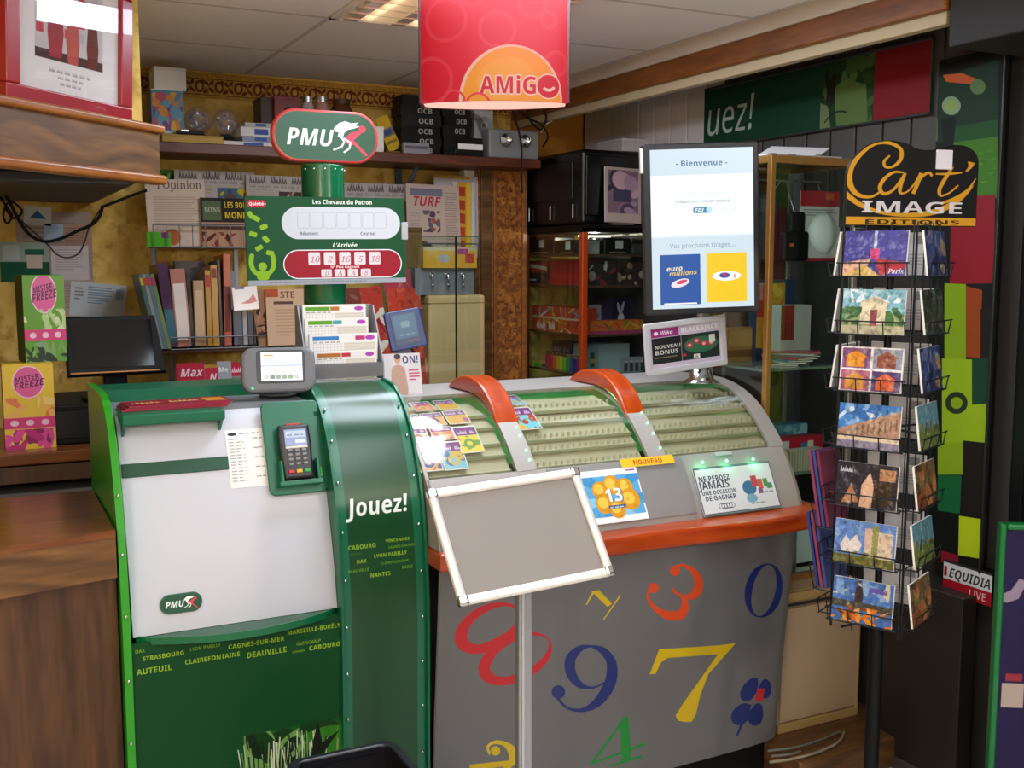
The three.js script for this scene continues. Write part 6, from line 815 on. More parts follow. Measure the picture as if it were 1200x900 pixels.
// ---------------------------------------------------------------- corner case with black set on top
const CX = 2.335, CZ = -3.965, CZB = -4.5, CXR = 2.655;
{
  const topY = onZ(683, 272, CZ).y, t = thing('corner_case', 'tall glass corner case with an orange post and four shelves', 'display case', [(CX + CXR) / 2, 0, (CZ + CZB) / 2]), ox = (CX + CXR) / 2, oz = (CZ + CZB) / 2, w = CXR - CX, d = CZ - CZB;
  part('post', rbox(0.03, topY - 0.0, 0.03, 0.006), mat(0xb84310, 0.25, 0, { clearcoat: 0.5 }), t, [CX - ox + 0.006, topY / 2, CZ - oz + 0.002]);
  part('rear_post', rbox(0.022, topY, 0.022, 0.004), mat(0x8a3410, 0.3), t, [CX - ox + 0.004, topY / 2, CZB - oz + 0.02]);
  part('top_panel', rbox(w + 0.03, 0.03, d + 0.03, 0.004), M.black, t, [0, topY + 0.015, 0]);
  part('side_pane', box(0.004, topY - 0.7, d - 0.06), M.glass, t, [CX - ox + 0.004, (topY + 0.7) / 2, 0]); part('front_pane', box(w - 0.05, topY - 0.7, 0.004), M.glass, t, [0.01, (topY + 0.7) / 2, CZ - oz]);
  const sm = new THREE.MeshPhysicalMaterial({ color: 0xcfe0d8, transmission: 0.7, roughness: 0.1, thickness: 0 });
  const ys = [298, 335, 393, 440].map((p) => onZ(690, p, CZ).y);
  for (const y of ys) { part('shelf', box(w - 0.02, 0.008, d - 0.04), sm, t, [0.005, y - 0.004, 0]); part('shelf_edge', merge(moved(box(w - 0.03, 0.01, 0.004), 0.005, y - 0.004, CZ - oz - 0.012), moved(box(0.004, 0.01, d - 0.06), CX - ox + 0.014, y - 0.004, 0)), mat(0x5a3a26, 0.4), t); }
  part('base_cabinet', rbox(w, ys[3] - 0.06, d, 0.005), mat(0x3a241a, 0.5), t, [0, (ys[3] - 0.06) / 2, 0]);
  const cl = new THREE.PointLight(0xfff0dc, 0.4); cl.name = 'case_light'; cl.position.set(ox, topY - 0.03, oz + 0.1); scene.add(cl); part('case_lamp', rbox(0.16, 0.008, 0.02, 0.002), glow(0xfff0dc, 1.5), t, [0, topY - 0.012, 0.1]);
  // items: on the left side face (x = CX) and the front face (z = CZ)
  const put = (face, px, i, c, name, label, cat, extra) => {
    const f = face === 'L', q = f ? rectX(px[0], px[1], px[2], px[1] + 4, CX + 0.05) : rectZ(px[0], px[1], px[2], px[1] + 4, CZ - 0.045), w = Math.abs(q.w), y = ys[i], h = Math.max(0.012, (f ? q.y1 : q.y1) - y), dep = Math.min(0.16, extra?.d ?? 0.12);
    const g = thing(name, label, cat, f ? [CX + 0.05 + dep / 2, y, q.z] : [q.x, y, CZ - 0.045 - dep / 2], [0, f ? -Math.PI / 2 : 0, 0]);
    if (extra?.draw) { const A = art(extra.W ?? 150, (extra.W ?? 150) * h / w, extra.draw), [gg, m] = printBox(w, h, dep, A, mat(c, 0.5), 0.4, 0.2); part('carton', gg, m, g, [0, h / 2, 0]); part('lid', box(w * 0.99, 0.002, dep * 0.98), mat(c, 0.6), g, [0, h + 0.001, 0]); } else extra.build(g, w, h, dep);
    return g;
  };
  const blob = (bg, cs, n = 14) => (g, W, H) => { F(g, bg).fillRect(-4, -4, W + 8, H + 8); blobs(g, 0, 0, W, H, cs, n, 0.2); };
  const tag2 = (c) => (g, w, h, d) => { part('body', rbox(w, h, d, 0.01), mat(c, 0.35), g, [0, h / 2, 0]); part('price_tag', rbox(Math.min(0.04, w * 0.3), Math.min(0.035, h * 0.6), 0.002, 0.0008), M.white, g, [w * 0.05, h * 0.6, d / 2 + 0.001]); part('strap', box(w * 0.6, 0.004, 0.002), mat(0xc0a060, 0.4), g, [0, h * 0.12, d / 2 + 0.001]); };
  put('L', [619, 277, 648], 0, 0, 'handbag', 'dark blue bag with white price tag on the top shelf of corner case', 'bag', { build: tag2(0x10141e) }); put('L', [651, 281, 678], 0, 0, 'handbag', 'second dark bag with a square tag left of the orange post', 'bag', { build: tag2(0x0e1220) });
  put('F', [690, 282, 703], 0, 0, 'white_pack', 'small pale pack just right of the orange post on the top shelf', 'pack', { build: (g, w, h, d) => { part('body', rbox(w, h, d, 0.004), mat(0xa9a6a4, 0.5), g, [0, h / 2, 0]); part('cap', rbox(w * 0.8, 0.008, d * 0.8, 0.002), M.grey, g, [0, h + 0.003, 0]); } }); put('F', [708, 279, 740], 0, 0, 'handbag', 'black bag with price tag right of the orange post', 'bag', { build: tag2(0x0c0c10) }); put('F', [741, 286, 756], 0, 0, 'grey_pouch', 'grey pouch at the right end of the top case shelf', 'pouch', { build: (g, w, h, d) => { part('body', rbox(w, h, d, 0.012), mat(0x4a4a4a, 0.5), g, [0, h / 2, 0]); part('zip', box(w * 0.9, 0.003, 0.002), M.steel, g, [0, h * 0.8, d / 2]); } });
  put('L', [618, 306, 641], 1, 0x2a2a30, 'red_white_pack', 'red and white striped pack on the second shelf of corner case', 'pack', { draw: (g, W, H) => { F(g, '#23242c').fillRect(-4, -4, W + 8, H + 8); F(g, '#b8322a').fillRect(0, 0, W, H * 0.5); F(g, '#e6c8b8'); g.beginPath(); g.moveTo(0, H * 0.1); g.lineTo(W, H * 0.25); g.lineTo(W, H * 0.4); g.lineTo(0, H * 0.26); g.fill(); F(g, '#c8c8c8').fillRect(W * 0.05, H * 0.78, W * 0.4, H * 0.08); } }); put('L', [644, 305, 678], 1, 0x9a0f1e, 'red_box', 'plain bright red box on the second shelf beside the orange post', 'box', { draw: (g, W, H) => { F(g, '#b00f22').fillRect(-4, -4, W + 8, H + 8); F(g, '#c81a2c').fillRect(0, H * 0.5, W, H * 0.5); } });
  put('F', [690, 306, 722], 1, 0x4a3030, 'dark_pack', 'dark pack with pale and red top on the second shelf', 'pack', { draw: blob('#3a2a2c', ['#c9b8b0', '#8a2a30', '#2a2024', '#a89890']) }); put('F', [724, 308, 757], 1, 0x4a3028, 'brown_pack', 'brown pack with pinkish shapes at right end of the second shelf', 'pack', { draw: blob('#3a2824', ['#a8786a', '#5a3a34', '#c29a88', '#2a1c1a']) });
  put('L', [624, 360, 679], 2, 0xc23a1e, 'sweet_box', 'upper red and white sweet box left of the orange post', 'sweet box', { d: 0.09, draw: (g, W, H) => { F(g, '#d9472a').fillRect(-4, -4, W + 8, H + 8); blobs(g, 0, 0, W, H * 0.45, ['#e8e0d8', '#c2203a', '#8aa0c8', '#f0c040'], 22, 0.12); F(g, '#e8ccb0').fillRect(0, H * 0.42, W, H * 0.08); blobs(g, 0, H * 0.5, W, H * 0.5, ['#e0902a', '#f0d8b0', '#a82a1a', '#e86a2a'], 26, 0.12); scrib(g, W * 0.1, H * 0.92, W * 0.4, 16, '#fff'); } });
  put('F', [692, 376, 757], 2, 0xd85a1a, 'sweet_box', 'orange and green sweet box right of the orange post', 'sweet box', { d: 0.07, draw: (g, W, H) => { F(g, '#e0722a').fillRect(-4, -4, W + 8, H + 8); blobs(g, 0, 0, W, H * 0.7, ['#2c6a5a', '#e8452a', '#e8b02a', '#c23a5a', '#3a8a4a'], 22, 0.16); F(g, '#b83a6a').fillRect(0, H * 0.75, W, H * 0.25); } });
  { const y = onZ(720, 376, CZ).y, z = CZ - 0.13; const q = rectZ(705, 350, 750, 376, z), A = art(190, 110, (g, W, H) => { F(g, '#3a2a52').fillRect(-4, -4, W + 8, H + 8); F(g, '#2a1f3e'); g.beginPath(); g.ellipse(W * 0.5, H * 0.48, W * 0.24, H * 0.5, 0, 0, 7); g.fill(); F(g, '#d8cfe0'); g.beginPath(); g.ellipse(W * 0.5, H * 0.6, 16, 20, 0.2, 0, 7); g.fill(); g.beginPath(); g.ellipse(W * 0.44, H * 0.28, 6, 20, -0.3, 0, 7); g.fill(); g.beginPath(); g.ellipse(W * 0.54, H * 0.26, 6, 20, 0.35, 0, 7); g.fill(); F(g, '#5a4a78').fillRect(0, H * 0.82, W, H * 0.2); scrib(g, 8, H * 0.7, 40, 14, '#b8a8c8'); }), [g, m] = printBox(q.w, q.y1 - ys[2], 0.05, A, mat(0x3a2a52, 0.5), 0.4); const t2 = thing('purple_pack', 'purple pack with a white rabbit head behind the sweet box', 'pack', [q.x, ys[2], z - 0.025]); part('carton', g, m, t2, [0, (q.y1 - ys[2]) / 2, 0]); part('flap', box(q.w * 0.98, 0.002, 0.048), mat(0x2a1f3e, 0.5), t2, [0, q.y1 - ys[2] + 0.001, 0]); const q2 = rectZ(690, 357, 704, 376, z), w2 = thing('white_card', 'pale card standing between the orange post and purple pack', 'card', [q2.x, ys[2], z]); part('card', rbox(q2.w, q2.y1 - ys[2], 0.008, 0.001, 1), mat(0xa9a4b0, 0.6), w2, [0, (q2.y1 - ys[2]) / 2, 0]); part('print', box(q2.w * 0.7, 0.02, 0.001), mat(0x7a7488, 0.6), w2, [0, (q2.y1 - ys[2]) * 0.6, 0.0046]); }
  put('L', [632, 401, 658], 3, 0x1a2048, 'blue_box', 'dark blue box behind the coloured lighters', 'box', { d: 0.06, draw: (g, W, H) => { F(g, '#1c2450').fillRect(-4, -4, W + 8, H + 8); scrib(g, 12, H * 0.4, W * 0.7, 24, '#9aa4d0'); } }).position.x += 0.07; put('L', [661, 402, 679], 3, 0x8a8a8c, 'grey_box', 'grey box behind the lighters next to the orange post', 'box', { d: 0.05, draw: (g, W, H) => { F(g, '#8d8c90').fillRect(-4, -4, W + 8, H + 8); for (let i = 0; i < 4; i++) { F(g, '#b8b4b4').fillRect(10 + i * 36, 12, 24, H - 30); } } }).position.x += 0.07;
  const lc = [0xb81a5a, 0xd0283a, 0xe0682a, 0xe0a82a, 0xd8d03a, 0x7ac23a, 0x2f9a4a, 0x2a5a9a, 0x28307a, 0x7a2a8a]; lc.forEach((c, i) => { const px = 640 + i * 4, z = onX(px + 1.5, 430, CX + 0.045).z, g = thing('lighter', ['magenta', 'red', 'orange', 'amber', 'yellow', 'light green', 'green', 'blue', 'navy', 'purple'][i] + ' pocket lighter in the row on the lowest case shelf', 'lighter', [CX + 0.045, ys[3], z]); part('tank', rbox(0.016, 0.062, 0.016, 0.005), mat(c, 0.2, 0, { clearcoat: 0.6 }), g, [0, 0.031, 0]); part('cap', rbox(0.014, 0.018, 0.014, 0.003), M.chrome, g, [0, 0.07, 0]); });
  put('F', [690, 404, 742], 3, 0x8a9298, 'white_pack', 'pale grey carton with a small green bottle picture, right of the orange post', 'carton', { draw: (g, W, H) => { F(g, '#8f9aa2').fillRect(-4, -4, W + 8, H + 8); F(g, '#aab2b8').fillRect(W * 0.3, 0, W, H); F(g, '#2f5a3a').fillRect(W * 0.12, H * 0.28, 14, H * 0.5); F(g, '#d0a02a').fillRect(W * 0.12, H * 0.5, 14, H * 0.14); }, d: 0.1 }).position.z -= 0.03; put('F', [729, 419, 757], 3, 0x9a9a9e, 'battery_pack', 'grey pack with four dark bars at right on the lowest case shelf', 'pack', { d: 0.02, draw: (g, W, H) => { F(g, '#a4a3a6').fillRect(-4, -4, W + 8, H + 8); for (let i = 0; i < 4; i++) { F(g, '#4a4a50').fillRect(14 + i * 34, H * 0.2, 22, H * 0.75); F(g, '#c8c6c4').fillRect(14 + i * 34, H * 0.2, 22, H * 0.14); } } });
  { const q = rectX(623, 436, 640, 441, CX + 0.04), g = thing('green_lighter', 'bright green lighter lying at left end of the lowest case shelf', 'lighter', [CX + 0.04, ys[3] + 0.009, q.z], [0, 0.1, 0]); part('tank', rbox(0.018, 0.016, 0.06, 0.006), mat(0x5ac22a, 0.25), g); part('cap', rbox(0.014, 0.014, 0.018, 0.003), M.chrome, g, [0, 0, 0.038]); }
  // black set on the case
  const ty = topY + 0.03, sx = CXR - CX + 0.0, hTop = onZ(687, 174, CZ).y - ty, s = thing('television_set', 'bulky black set with knobs standing on the corner case', 'television', [ox, ty, oz]);
  part('cabinet', rbox(sx, hTop, d - 0.01, 0.02, 3), mat(0x0d0d10, 0.3), s, [0, hTop / 2, 0]); part('front_bezel', rbox(sx * 0.94, hTop * 0.8, 0.02, 0.006), M.blackGloss, s, [0, hTop * 0.52, d / 2 + 0.001]); part('side_recess', rbox(0.01, hTop * 0.5, d * 0.7, 0.004), mat(0x18181c, 0.35), s, [-sx / 2, hTop * 0.6, 0]);
  for (let i = 0; i < 3; i++) part('silver_pin', cyl(0.004, 0.06, 8), M.steel, s, [-sx / 2 - 0.008, 0.06, -0.2 + i * 0.2]);
  const q = rectZ(707, 198, 749, 263, CZ + 0.03), A = art(180, 270, (g, W, H) => { F(g, '#b8a49a').fillRect(-4, -4, W + 8, H + 8); F(g, '#7a6070').fillRect(14, 14, W - 28, H - 60); blobs(g, 14, 14, W - 28, H - 60, ['#a888a0', '#4a3a58', '#8a6a7a', '#c2a0a8', '#2f2840'], 16, 0.3); F(g, '#3a3250').fillRect(40, H * 0.4, 90, 60); }), [g, m] = printBox(q.w, q.h, 0.006, A, M.paper, 0.4, 0.3), k = thing('photo_card', 'tall photograph card leaning on the front of the black set', 'card', [q.x, ty, CZ + 0.045], [-0.08, 0, -0.03]); part('card', g, m, k, [0, q.h / 2 + 0.01, 0]); part('foot', box(q.w * 0.6, 0.012, 0.03), mat(0x6a5a54, 0.5), k, [0, 0.006, -0.012]);
  part('front_lip', box(w + 0.03, 0.012, 0.07), M.black, t, [0, topY + 0.024, d / 2 + 0.045]);
  const bx = rectZ(733, 176, 757, 196, CZ + 0.01), wb = thing('white_carton', 'pale carton half hidden beside the tall screen on the black set', 'carton', [bx.x + 0.03, ty + hTop, CZ - 0.12]); part('body', rbox(0.16, 0.05, 0.2, 0.003, 1), mat(0xbdb8b4, 0.7), wb, [0, 0.025, 0]); part('lid', rbox(0.164, 0.01, 0.204, 0.002, 1), mat(0xc8c4c0, 0.7), wb, [0, 0.05, 0]);
}
// ---------------------------------------------------------------- beige cabinet and glass tower on a wooden step
{
  const st = struct('floor_step', rbox(0.5, 0.1, 0.95, 0.01), M.woodDark, [2.43, 0.05, -2.86]); st.userData.kind = 'structure';
  const z = -2.57, x0 = 2.25, x1 = onZ(1007, 760, z).x, y1 = onZ(1000, 681, z).y, w = x1 - x0, t = thing('low_cabinet', 'beige low cabinet under the glass tower at right', 'cabinet', [(x0 + x1) / 2, 0.1, z - 0.22]), beige = mat(0xc4a888, 0.6), edge = mat(0xb89a62, 0.5);
  part('carcass', box(w, y1 - 0.1, 0.42), beige, t, [0, (y1 - 0.1) / 2, 0]); part('door', rbox(w - 0.02, y1 - 0.1 - 0.09, 0.014, 0.003), beige, t, [0, (y1 - 0.1) / 2 - 0.01, 0.214]); part('edge_strip', rbox(0.012, y1 - 0.1, 0.018, 0.003), edge, t, [w / 2 - 0.005, (y1 - 0.1) / 2, 0.214]); part('top_rail', rbox(w, 0.03, 0.018, 0.004), edge, t, [0, y1 - 0.1 - 0.018, 0.216]); part('bottom_rail', rbox(w, 0.03, 0.016, 0.004), edge, t, [0, 0.015, 0.216]); part('dark_groove', box(w, 0.008, 0.004), M.darkGrey, t, [0, y1 - 0.1 - 0.042, 0.222]);
  // tower
  const tz = -2.66, tx0 = 2.24, tx1 = onZ(1003, 370, tz).x, ty = onZ(950, 184, tz).y, tw = tx1 - tx0, td = 0.34, tc = thing('glass_tower', 'tall glass display tower with gold edges and shelves at right', 'display case', [(tx0 + tx1) / 2, y1, tz - td / 2]), hh = ty - y1, gold = mat(0xb98a4c, 0.3, 0.6), al = mat(0xa8a49c, 0.35, 0.7);
  for (const [sx, sz, m] of [[-1, 1, gold], [1, 1, al], [-1, -1, al], [1, -1, al]]) part('post', rbox(0.02, hh, 0.02, 0.003), m, tc, [sx * (tw / 2 - 0.01), hh / 2, sz * (td / 2 - 0.01)]);
  for (const y of [0.008, hh - 0.012]) { for (const s of [-1, 1]) { part('rail', rbox(tw - 0.042, 0.022, 0.018, 0.003), gold, tc, [0, y, s * (td / 2 - 0.01)]); part('rail', rbox(0.018, 0.022, td - 0.042, 0.003), gold, tc, [s * (tw / 2 - 0.01), y, 0]); } }
  part('top_board', box(tw - 0.006, 0.01, td - 0.006), mat(0x8a6a48, 0.5), tc, [0, hh - 0.003, 0]); part('side_pane', box(0.004, hh - 0.05, td - 0.044), M.glass, tc, [-tw / 2 + 0.008, hh / 2, 0]); part('front_pane', box(tw - 0.044, hh - 0.05, 0.004), M.glass, tc, [0, hh / 2, td / 2 - 0.01]); part('back_panel', box(tw - 0.03, hh - 0.04, 0.006), mat(0x3a2a1e, 0.6), tc, [0, hh / 2, -td / 2 + 0.01]); part('inner_strip', rbox(0.014, hh - 0.06, 0.008, 0.002), al, tc, [-tw / 2 + 0.075, hh / 2, -td / 2 + 0.03]);
  const ys = [430, 552].map((p) => onZ(955, p, tz - 0.02).y); for (const y of ys) part('shelf', box(tw - 0.024, 0.008, td - 0.05), new THREE.MeshPhysicalMaterial({ color: 0x9fb0a2, transmission: 0.6, roughness: 0.12, thickness: 0 }), tc, [0, y - 0.004 - y1, 0]);
  // goods in the tower
  const cxT = (tx0 + tx1) / 2; { const ry = onZ(960, 222, tz - 0.1).y; part('hanging_bar', rod(V(-tw / 2 + 0.01, ry + 0.03 - y1, -0.0), V(tw / 2 - 0.01, ry + 0.03 - y1, -0.0), 0.004), M.steel, tc); }
  const hz = tz - td / 2; 
  { const q = rectZ(937, 224, 984, 306, hz + 0.02), A = art(150, 260, (g, W, H) => { F(g, '#c4c2c6').fillRect(-4, -4, W + 8, H + 8); F(g, '#a81c2c').fillRect(0, 0, W, H * 0.22); F(g, '#d9662a').fillRect(W * 0.62, 8, W * 0.2, 24); lines(g, 12, H * 0.26, W - 24, 30, 3, '#8a888c'); F(g, '#e8e8ec'); g.beginPath(); g.ellipse(W * 0.56, H * 0.58, W * 0.36, H * 0.2, 0, 0, 7); g.fill(); F(g, '#a02030').fillRect(0, H * 0.95, W, H * 0.05); }), [g, m] = printBox(q.w, q.h, 0.004, A, M.paper, 0.35, 0.4), t2 = thing('blister_pack', 'red and white blister pack with a round white dome hanging in the tower', 'pack', [q.x, q.y, hz + 0.02]); part('card', g, m, t2); part('dome', new THREE.SphereGeometry(q.w * 0.34, 24, 12, 0, 7, 0, Math.PI / 2).rotateX(Math.PI / 2).scale(1, 1.15, 0.5), mat(0xe4e4ea, 0.3), t2, [q.w * 0.06, -q.h * 0.1, 0.002]); part('hook', rod(V(0, q.h / 2 - 0.01, 0), V(0, onZ(960, 222, tz - 0.1).y + 0.03 - q.y, -0.018), 0.002), M.steel, t2); }
  { const q = rectZ(974, 228, 996, 306, hz), A = art(80, 240, (g, W, H) => { F(g, '#b4b2ae').fillRect(-4, -4, W + 8, H + 8); for (let i = 0; i < 4; i++) { F(g, '#55534f').fillRect(16, 20 + i * 30, 48, 6); } F(g, '#8a8884').fillRect(10, 150, 60, 60); }), [g, m] = printBox(q.w, q.h, 0.004, A, M.paper, 0.5), t2 = thing('blister_pack', 'grey narrow pack with dark bars hanging behind the round white one', 'pack', [q.x, q.y, hz - 0.015], [0, 0, -0.06]); part('card', g, m, t2); part('hook', rod(V(0, q.h / 2 - 0.008, 0), V(0, onZ(960, 222, tz - 0.1).y + 0.03 - q.y, 0.015), 0.002), M.steel, t2); }
  { const q = rectZ(915, 247, 946, 306, hz + 0.05), t2 = thing('black_pouch', 'black pouch with an orange price sticker hanging in the tower', 'pouch', [q.x, q.y, hz + 0.05]); part('pouch', merge(moved(rbox(q.w, q.h * 0.6, 0.03, 0.012), 0, -q.h * 0.2, 0), moved(rbox(q.w * 0.62, q.h * 0.45, 0.024, 0.012), q.w * 0.06, q.h * 0.26, 0)), M.black, t2); part('price_sticker', rbox(0.016, 0.01, 0.002, 0.0008), mat(0xe0571a, 0.5), t2, [-q.w * 0.2, -q.h * 0.18, 0.0162]); part('hook', rod(V(0, q.h / 2 - 0.01, 0), V(0, onZ(960, 222, tz - 0.1).y + 0.03 - q.y, -0.048), 0.002), M.steel, t2); }
  { const q = rectZ(888, 226, 912, 308, hz - 0.06), t2 = thing('dark_bag', 'dark hanging bag behind the left pane of the tower', 'bag', [Math.max(q.x, tx0 + 0.06), q.y, hz - 0.06]); part('body', rbox(0.06, q.h, 0.05, 0.012), mat(0x16161a, 0.5), t2); part('hook', rod(V(0, q.h / 2 - 0.01, 0), V(0, onZ(960, 222, tz - 0.1).y + 0.03 - q.y, 0.06), 0.002), M.steel, t2); }
  const shelfItem = (name, label, cat, px, z, i, d, mtl, draw, rot = 0) => { const q = rectZ(...px, z), y = ys[i], h = Math.max(0.008, q.y1 - y), t2 = thing(name, label, cat, [Math.min(Math.max(q.x, tx0 + q.w / 2 + 0.025), tx1 - q.w / 2 - 0.02), y, z - d / 2], [0, rot, 0]); if (draw) { const A = art(140, 140 * h / q.w, draw), [g, m] = printBox(q.w, h, d, A, mtl, 0.45); part('carton', g, m, t2, [0, h / 2, 0]); } else part('body', rbox(q.w, h, d, 0.003, 1), mtl, t2, [0, h / 2, 0]); part('flap', box(q.w * 0.97, 0.0015, d * 0.97), mtl, t2, [0, h + 0.0008, 0]); return t2; };
  shelfItem('picture_box', 'yellow and blue picture box at the back of the upper tower shelf', 'box', [912, 328, 956, 400], hz - 0.1, 0, 0.04, mat(0x2a3a5a, 0.5), (g, W, H) => { F(g, '#26365c').fillRect(-4, -4, W + 8, H + 8); F(g, '#c48a2c').fillRect(0, H * 0.04, W * 0.72, H * 0.8); blobs(g, 0, H * 0.05, W * 0.7, H * 0.7, ['#d9a83a', '#b5642a', '#e0b85a'], 12, 0.25); F(g, '#b8452a').fillRect(0, H * 0.06, W * 0.2, H * 0.4); });
  shelfItem('small_box', 'red and grey small box in front of the picture box', 'box', [915, 358, 950, 402], hz, 0, 0.05, mat(0xa8a6a4, 0.5), (g, W, H) => { F(g, '#a9a7a6').fillRect(-4, -4, W + 8, H + 8); F(g, '#8a2a22').fillRect(0, 0, W * 0.45, H * 0.6); for (let i = 0; i < 4; i++) { F(g, '#4a1a16').fillRect(6 + i * 14, H * 0.3, 4, H * 0.3); } });
  shelfItem('tan_box', 'tan box at the left rear of the upper tower shelf, under the tall screen', 'box', [852, 384, 884, 424], hz - 0.12, 0, 0.06, mat(0xa87848, 0.6), (g, W, H) => { F(g, '#a87848').fillRect(-4, -4, W + 8, H + 8); F(g, '#7a5030').fillRect(0, H * 0.66, W, H * 0.2); F(g, '#c09058').fillRect(10, 10, W - 20, H * 0.46); });
  for (let i = 0; i < 7; i++) { const c = [0x8a4a4a, 0xa8a8a4, 0x5a7a8a, 0xc2583a, 0x7a6a78, 0xb8b0a4, 0x9a3a4a][i], t2 = thing('magazine', ['maroon', 'pale grey', 'teal', 'orange', 'mauve', 'cream', 'dark red'][i] + ' magazine in the loose fan on the upper tower shelf', 'magazine', [cxT + 0.02 + 0.006 * i, ys[0] + 0.003 + i * 0.0062, tz - 0.15], [0, -0.75 + i * 0.27, 0]); part('cover', rbox(0.09, 0.005, 0.17, 0.0008, 1), mat(c, 0.35), t2); part('pages', box(0.087, 0.003, 0.171), mat(0xd8d4cc, 0.9), t2, [0.002, 0, 0.0004]); }
  shelfItem('card_box', 'blue box in the rear row of the lower tower shelf', 'box', [914, 497, 956, 530], hz - 0.02, 1, 0.07, mat(0x4a7a98, 0.5), (g, W, H) => { F(g, '#5286a0').fillRect(-4, -4, W + 8, H + 8); blobs(g, 0, 0, W, H * 0.7, ['#8ab0c0', '#3a6a88', '#b8c8c8'], 14); }); shelfItem('game_box', 'red game box on top of the lower shelf boxes', 'box', [930, 510, 995, 532], hz + 0.06, 1, 0.05, mat(0xa81c2c, 0.5), (g, W, H) => { F(g, '#b01c30').fillRect(-4, -4, W + 8, H + 8); F(g, '#d8c8c4').fillRect(W * 0.24, H * 0.1, W * 0.16, H * 0.5); F(g, '#4a6a9a').fillRect(W * 0.6, H * 0.2, W * 0.12, H * 0.4); F(g, '#d8d0d0').fillRect(W * 0.72, H * 0.15, W * 0.1, H * 0.5); });
  shelfItem('white_box', 'cream ribbed box at left front of the lower tower shelf', 'box', [925, 528, 968, 551], tz - 0.04, 1, 0.05, mat(0xb8b09c, 0.6), (g, W, H) => { F(g, '#b4a894').fillRect(-4, -4, W + 8, H + 8); for (let i = 0; i < 14; i++) { F(g, '#8f8674').fillRect(i * 10, 0, 3, H); } F(g, '#c9c4b8').fillRect(W * 0.6, 0, W * 0.3, H); }); shelfItem('teal_box', 'teal striped box at right front of the lower tower shelf', 'box', [971, 530, 998, 550], tz - 0.04, 1, 0.05, mat(0x4a6a6a, 0.6), (g, W, H) => { F(g, '#4f7474').fillRect(-4, -4, W + 8, H + 8); lines(g, 6, 8, W - 12, H - 16, 5, '#a8b8b4'); }); shelfItem('yellow_pack', 'little yellow pack at the left end of the lower tower shelf', 'pack', [915, 529, 925, 538], tz - 0.03, 1, 0.03, mat(0xd0902a, 0.5)); 
  // goods at the bottom of the tower
  const floorItem = (name, label, px, z, d, m) => { const q = rectZ(...px, z), yb = y1 + 0.02, t2 = thing(name, label, 'box', [q.x, yb, z - d / 2]); part('body', rbox(q.w, q.y1 - yb, d, 0.003, 1), m, t2, [0, (q.y1 - yb) / 2, 0]); part('band', box(q.w * 1.002, 0.014, 0.001), M.black, t2, [0, 0.012, d / 2 + 0.0006]); part('base', box(q.w * 0.96, 0.012, d * 0.96), m, t2, [0, -0.006, 0]); };
  floorItem('white_box', 'plain white box at the bottom of the glass tower', [934, 608, 962, 668], tz - 0.05, 0.2, mat(0xc4cace, 0.5)); [[0x1e4a8a, 598, 'blue'], [0x2a6a9a, 614, 'sea-blue'], [0xa8b020, 640, 'lime'], [0xb04a3a, 656, 'brick red']].slice().reverse().reduce((yb, [c, py, n]) => { const q = rectZ(963, py, 990, py + 8, tz - 0.06), t2 = thing('small_carton', n + ' carton in the low stack at the bottom of the tower', 'carton', [q.x, yb, tz - 0.14]); const h = Math.max(0.01, q.y1 - yb); part('body', rbox(q.w, h - 0.001, 0.14, 0.002, 1), mat(c, 0.5), t2, [0, h / 2, 0]); part('lid', box(q.w * 0.97, 0.001, 0.13), mat(c, 0.6), t2, [0, h, 0]); return yb + h; }, y1 + 0.02);
  // papers on the roof of the tower
  { const y = ty + 0.002; [['white paper sheaf lying on the roof of the tower, largest', 0xe8e4e2, [cxT - 0.06, 0, -0.05], 0.2, [0.02, 0.3, 0.06], 0.012], ['folded white leaflet sticking up on the tower roof', 0xf0f0f2, [cxT + 0.03, 0.014, 0.02], 0.13, [0.1, 0.5, 0.28], 0.004], ['grey folder under the papers on the tower roof', 0xa8a49e, [cxT + 0.02, 0, 0.03], 0.24, [0, -0.1, 0], 0.008]].forEach(([l, c, p, w, r, th], i) => { const t2 = thing('paper_sheaf', l, 'papers', [p[0], y + [0.016, 0.028, 0.004][i], hz + p[2]], r); part('sheets', rbox(w, th, 0.2, 0.001, 1), mat(c, 0.8), t2); part('clip', rbox(0.03, th + 0.003, 0.012, 0.001, 1), M.grey, t2, [-w * 0.3, 0, 0.095]); }); }
}
{ // cables on the step
  const L = (label, pts, c, r = 0.006) => tag(part('cable', tube(pts.map(([x, y, h]) => onY(x, y, h)), r, 50, 7), mat(c, 0.6), scene), label, 'cable');
  L('pale cable looping on the wooden step before the beige cabinet', [[902, 893, 0.107], [930, 889, 0.107], [962, 880, 0.107], [984, 868, 0.107], [989, 858, 0.108]], 0x9c927e, 0.0045); L('grey cable along the foot of the beige cabinet', [[900, 880, 0.107], [930, 876, 0.107], [958, 868, 0.107], [985, 857, 0.108]], 0x70756c, 0.004); L('dark cable between two pale ones on the wooden step', [[904, 886, 0.106], [925, 884, 0.106], [938, 880, 0.106]], 0x7c776c, 0.004);
}
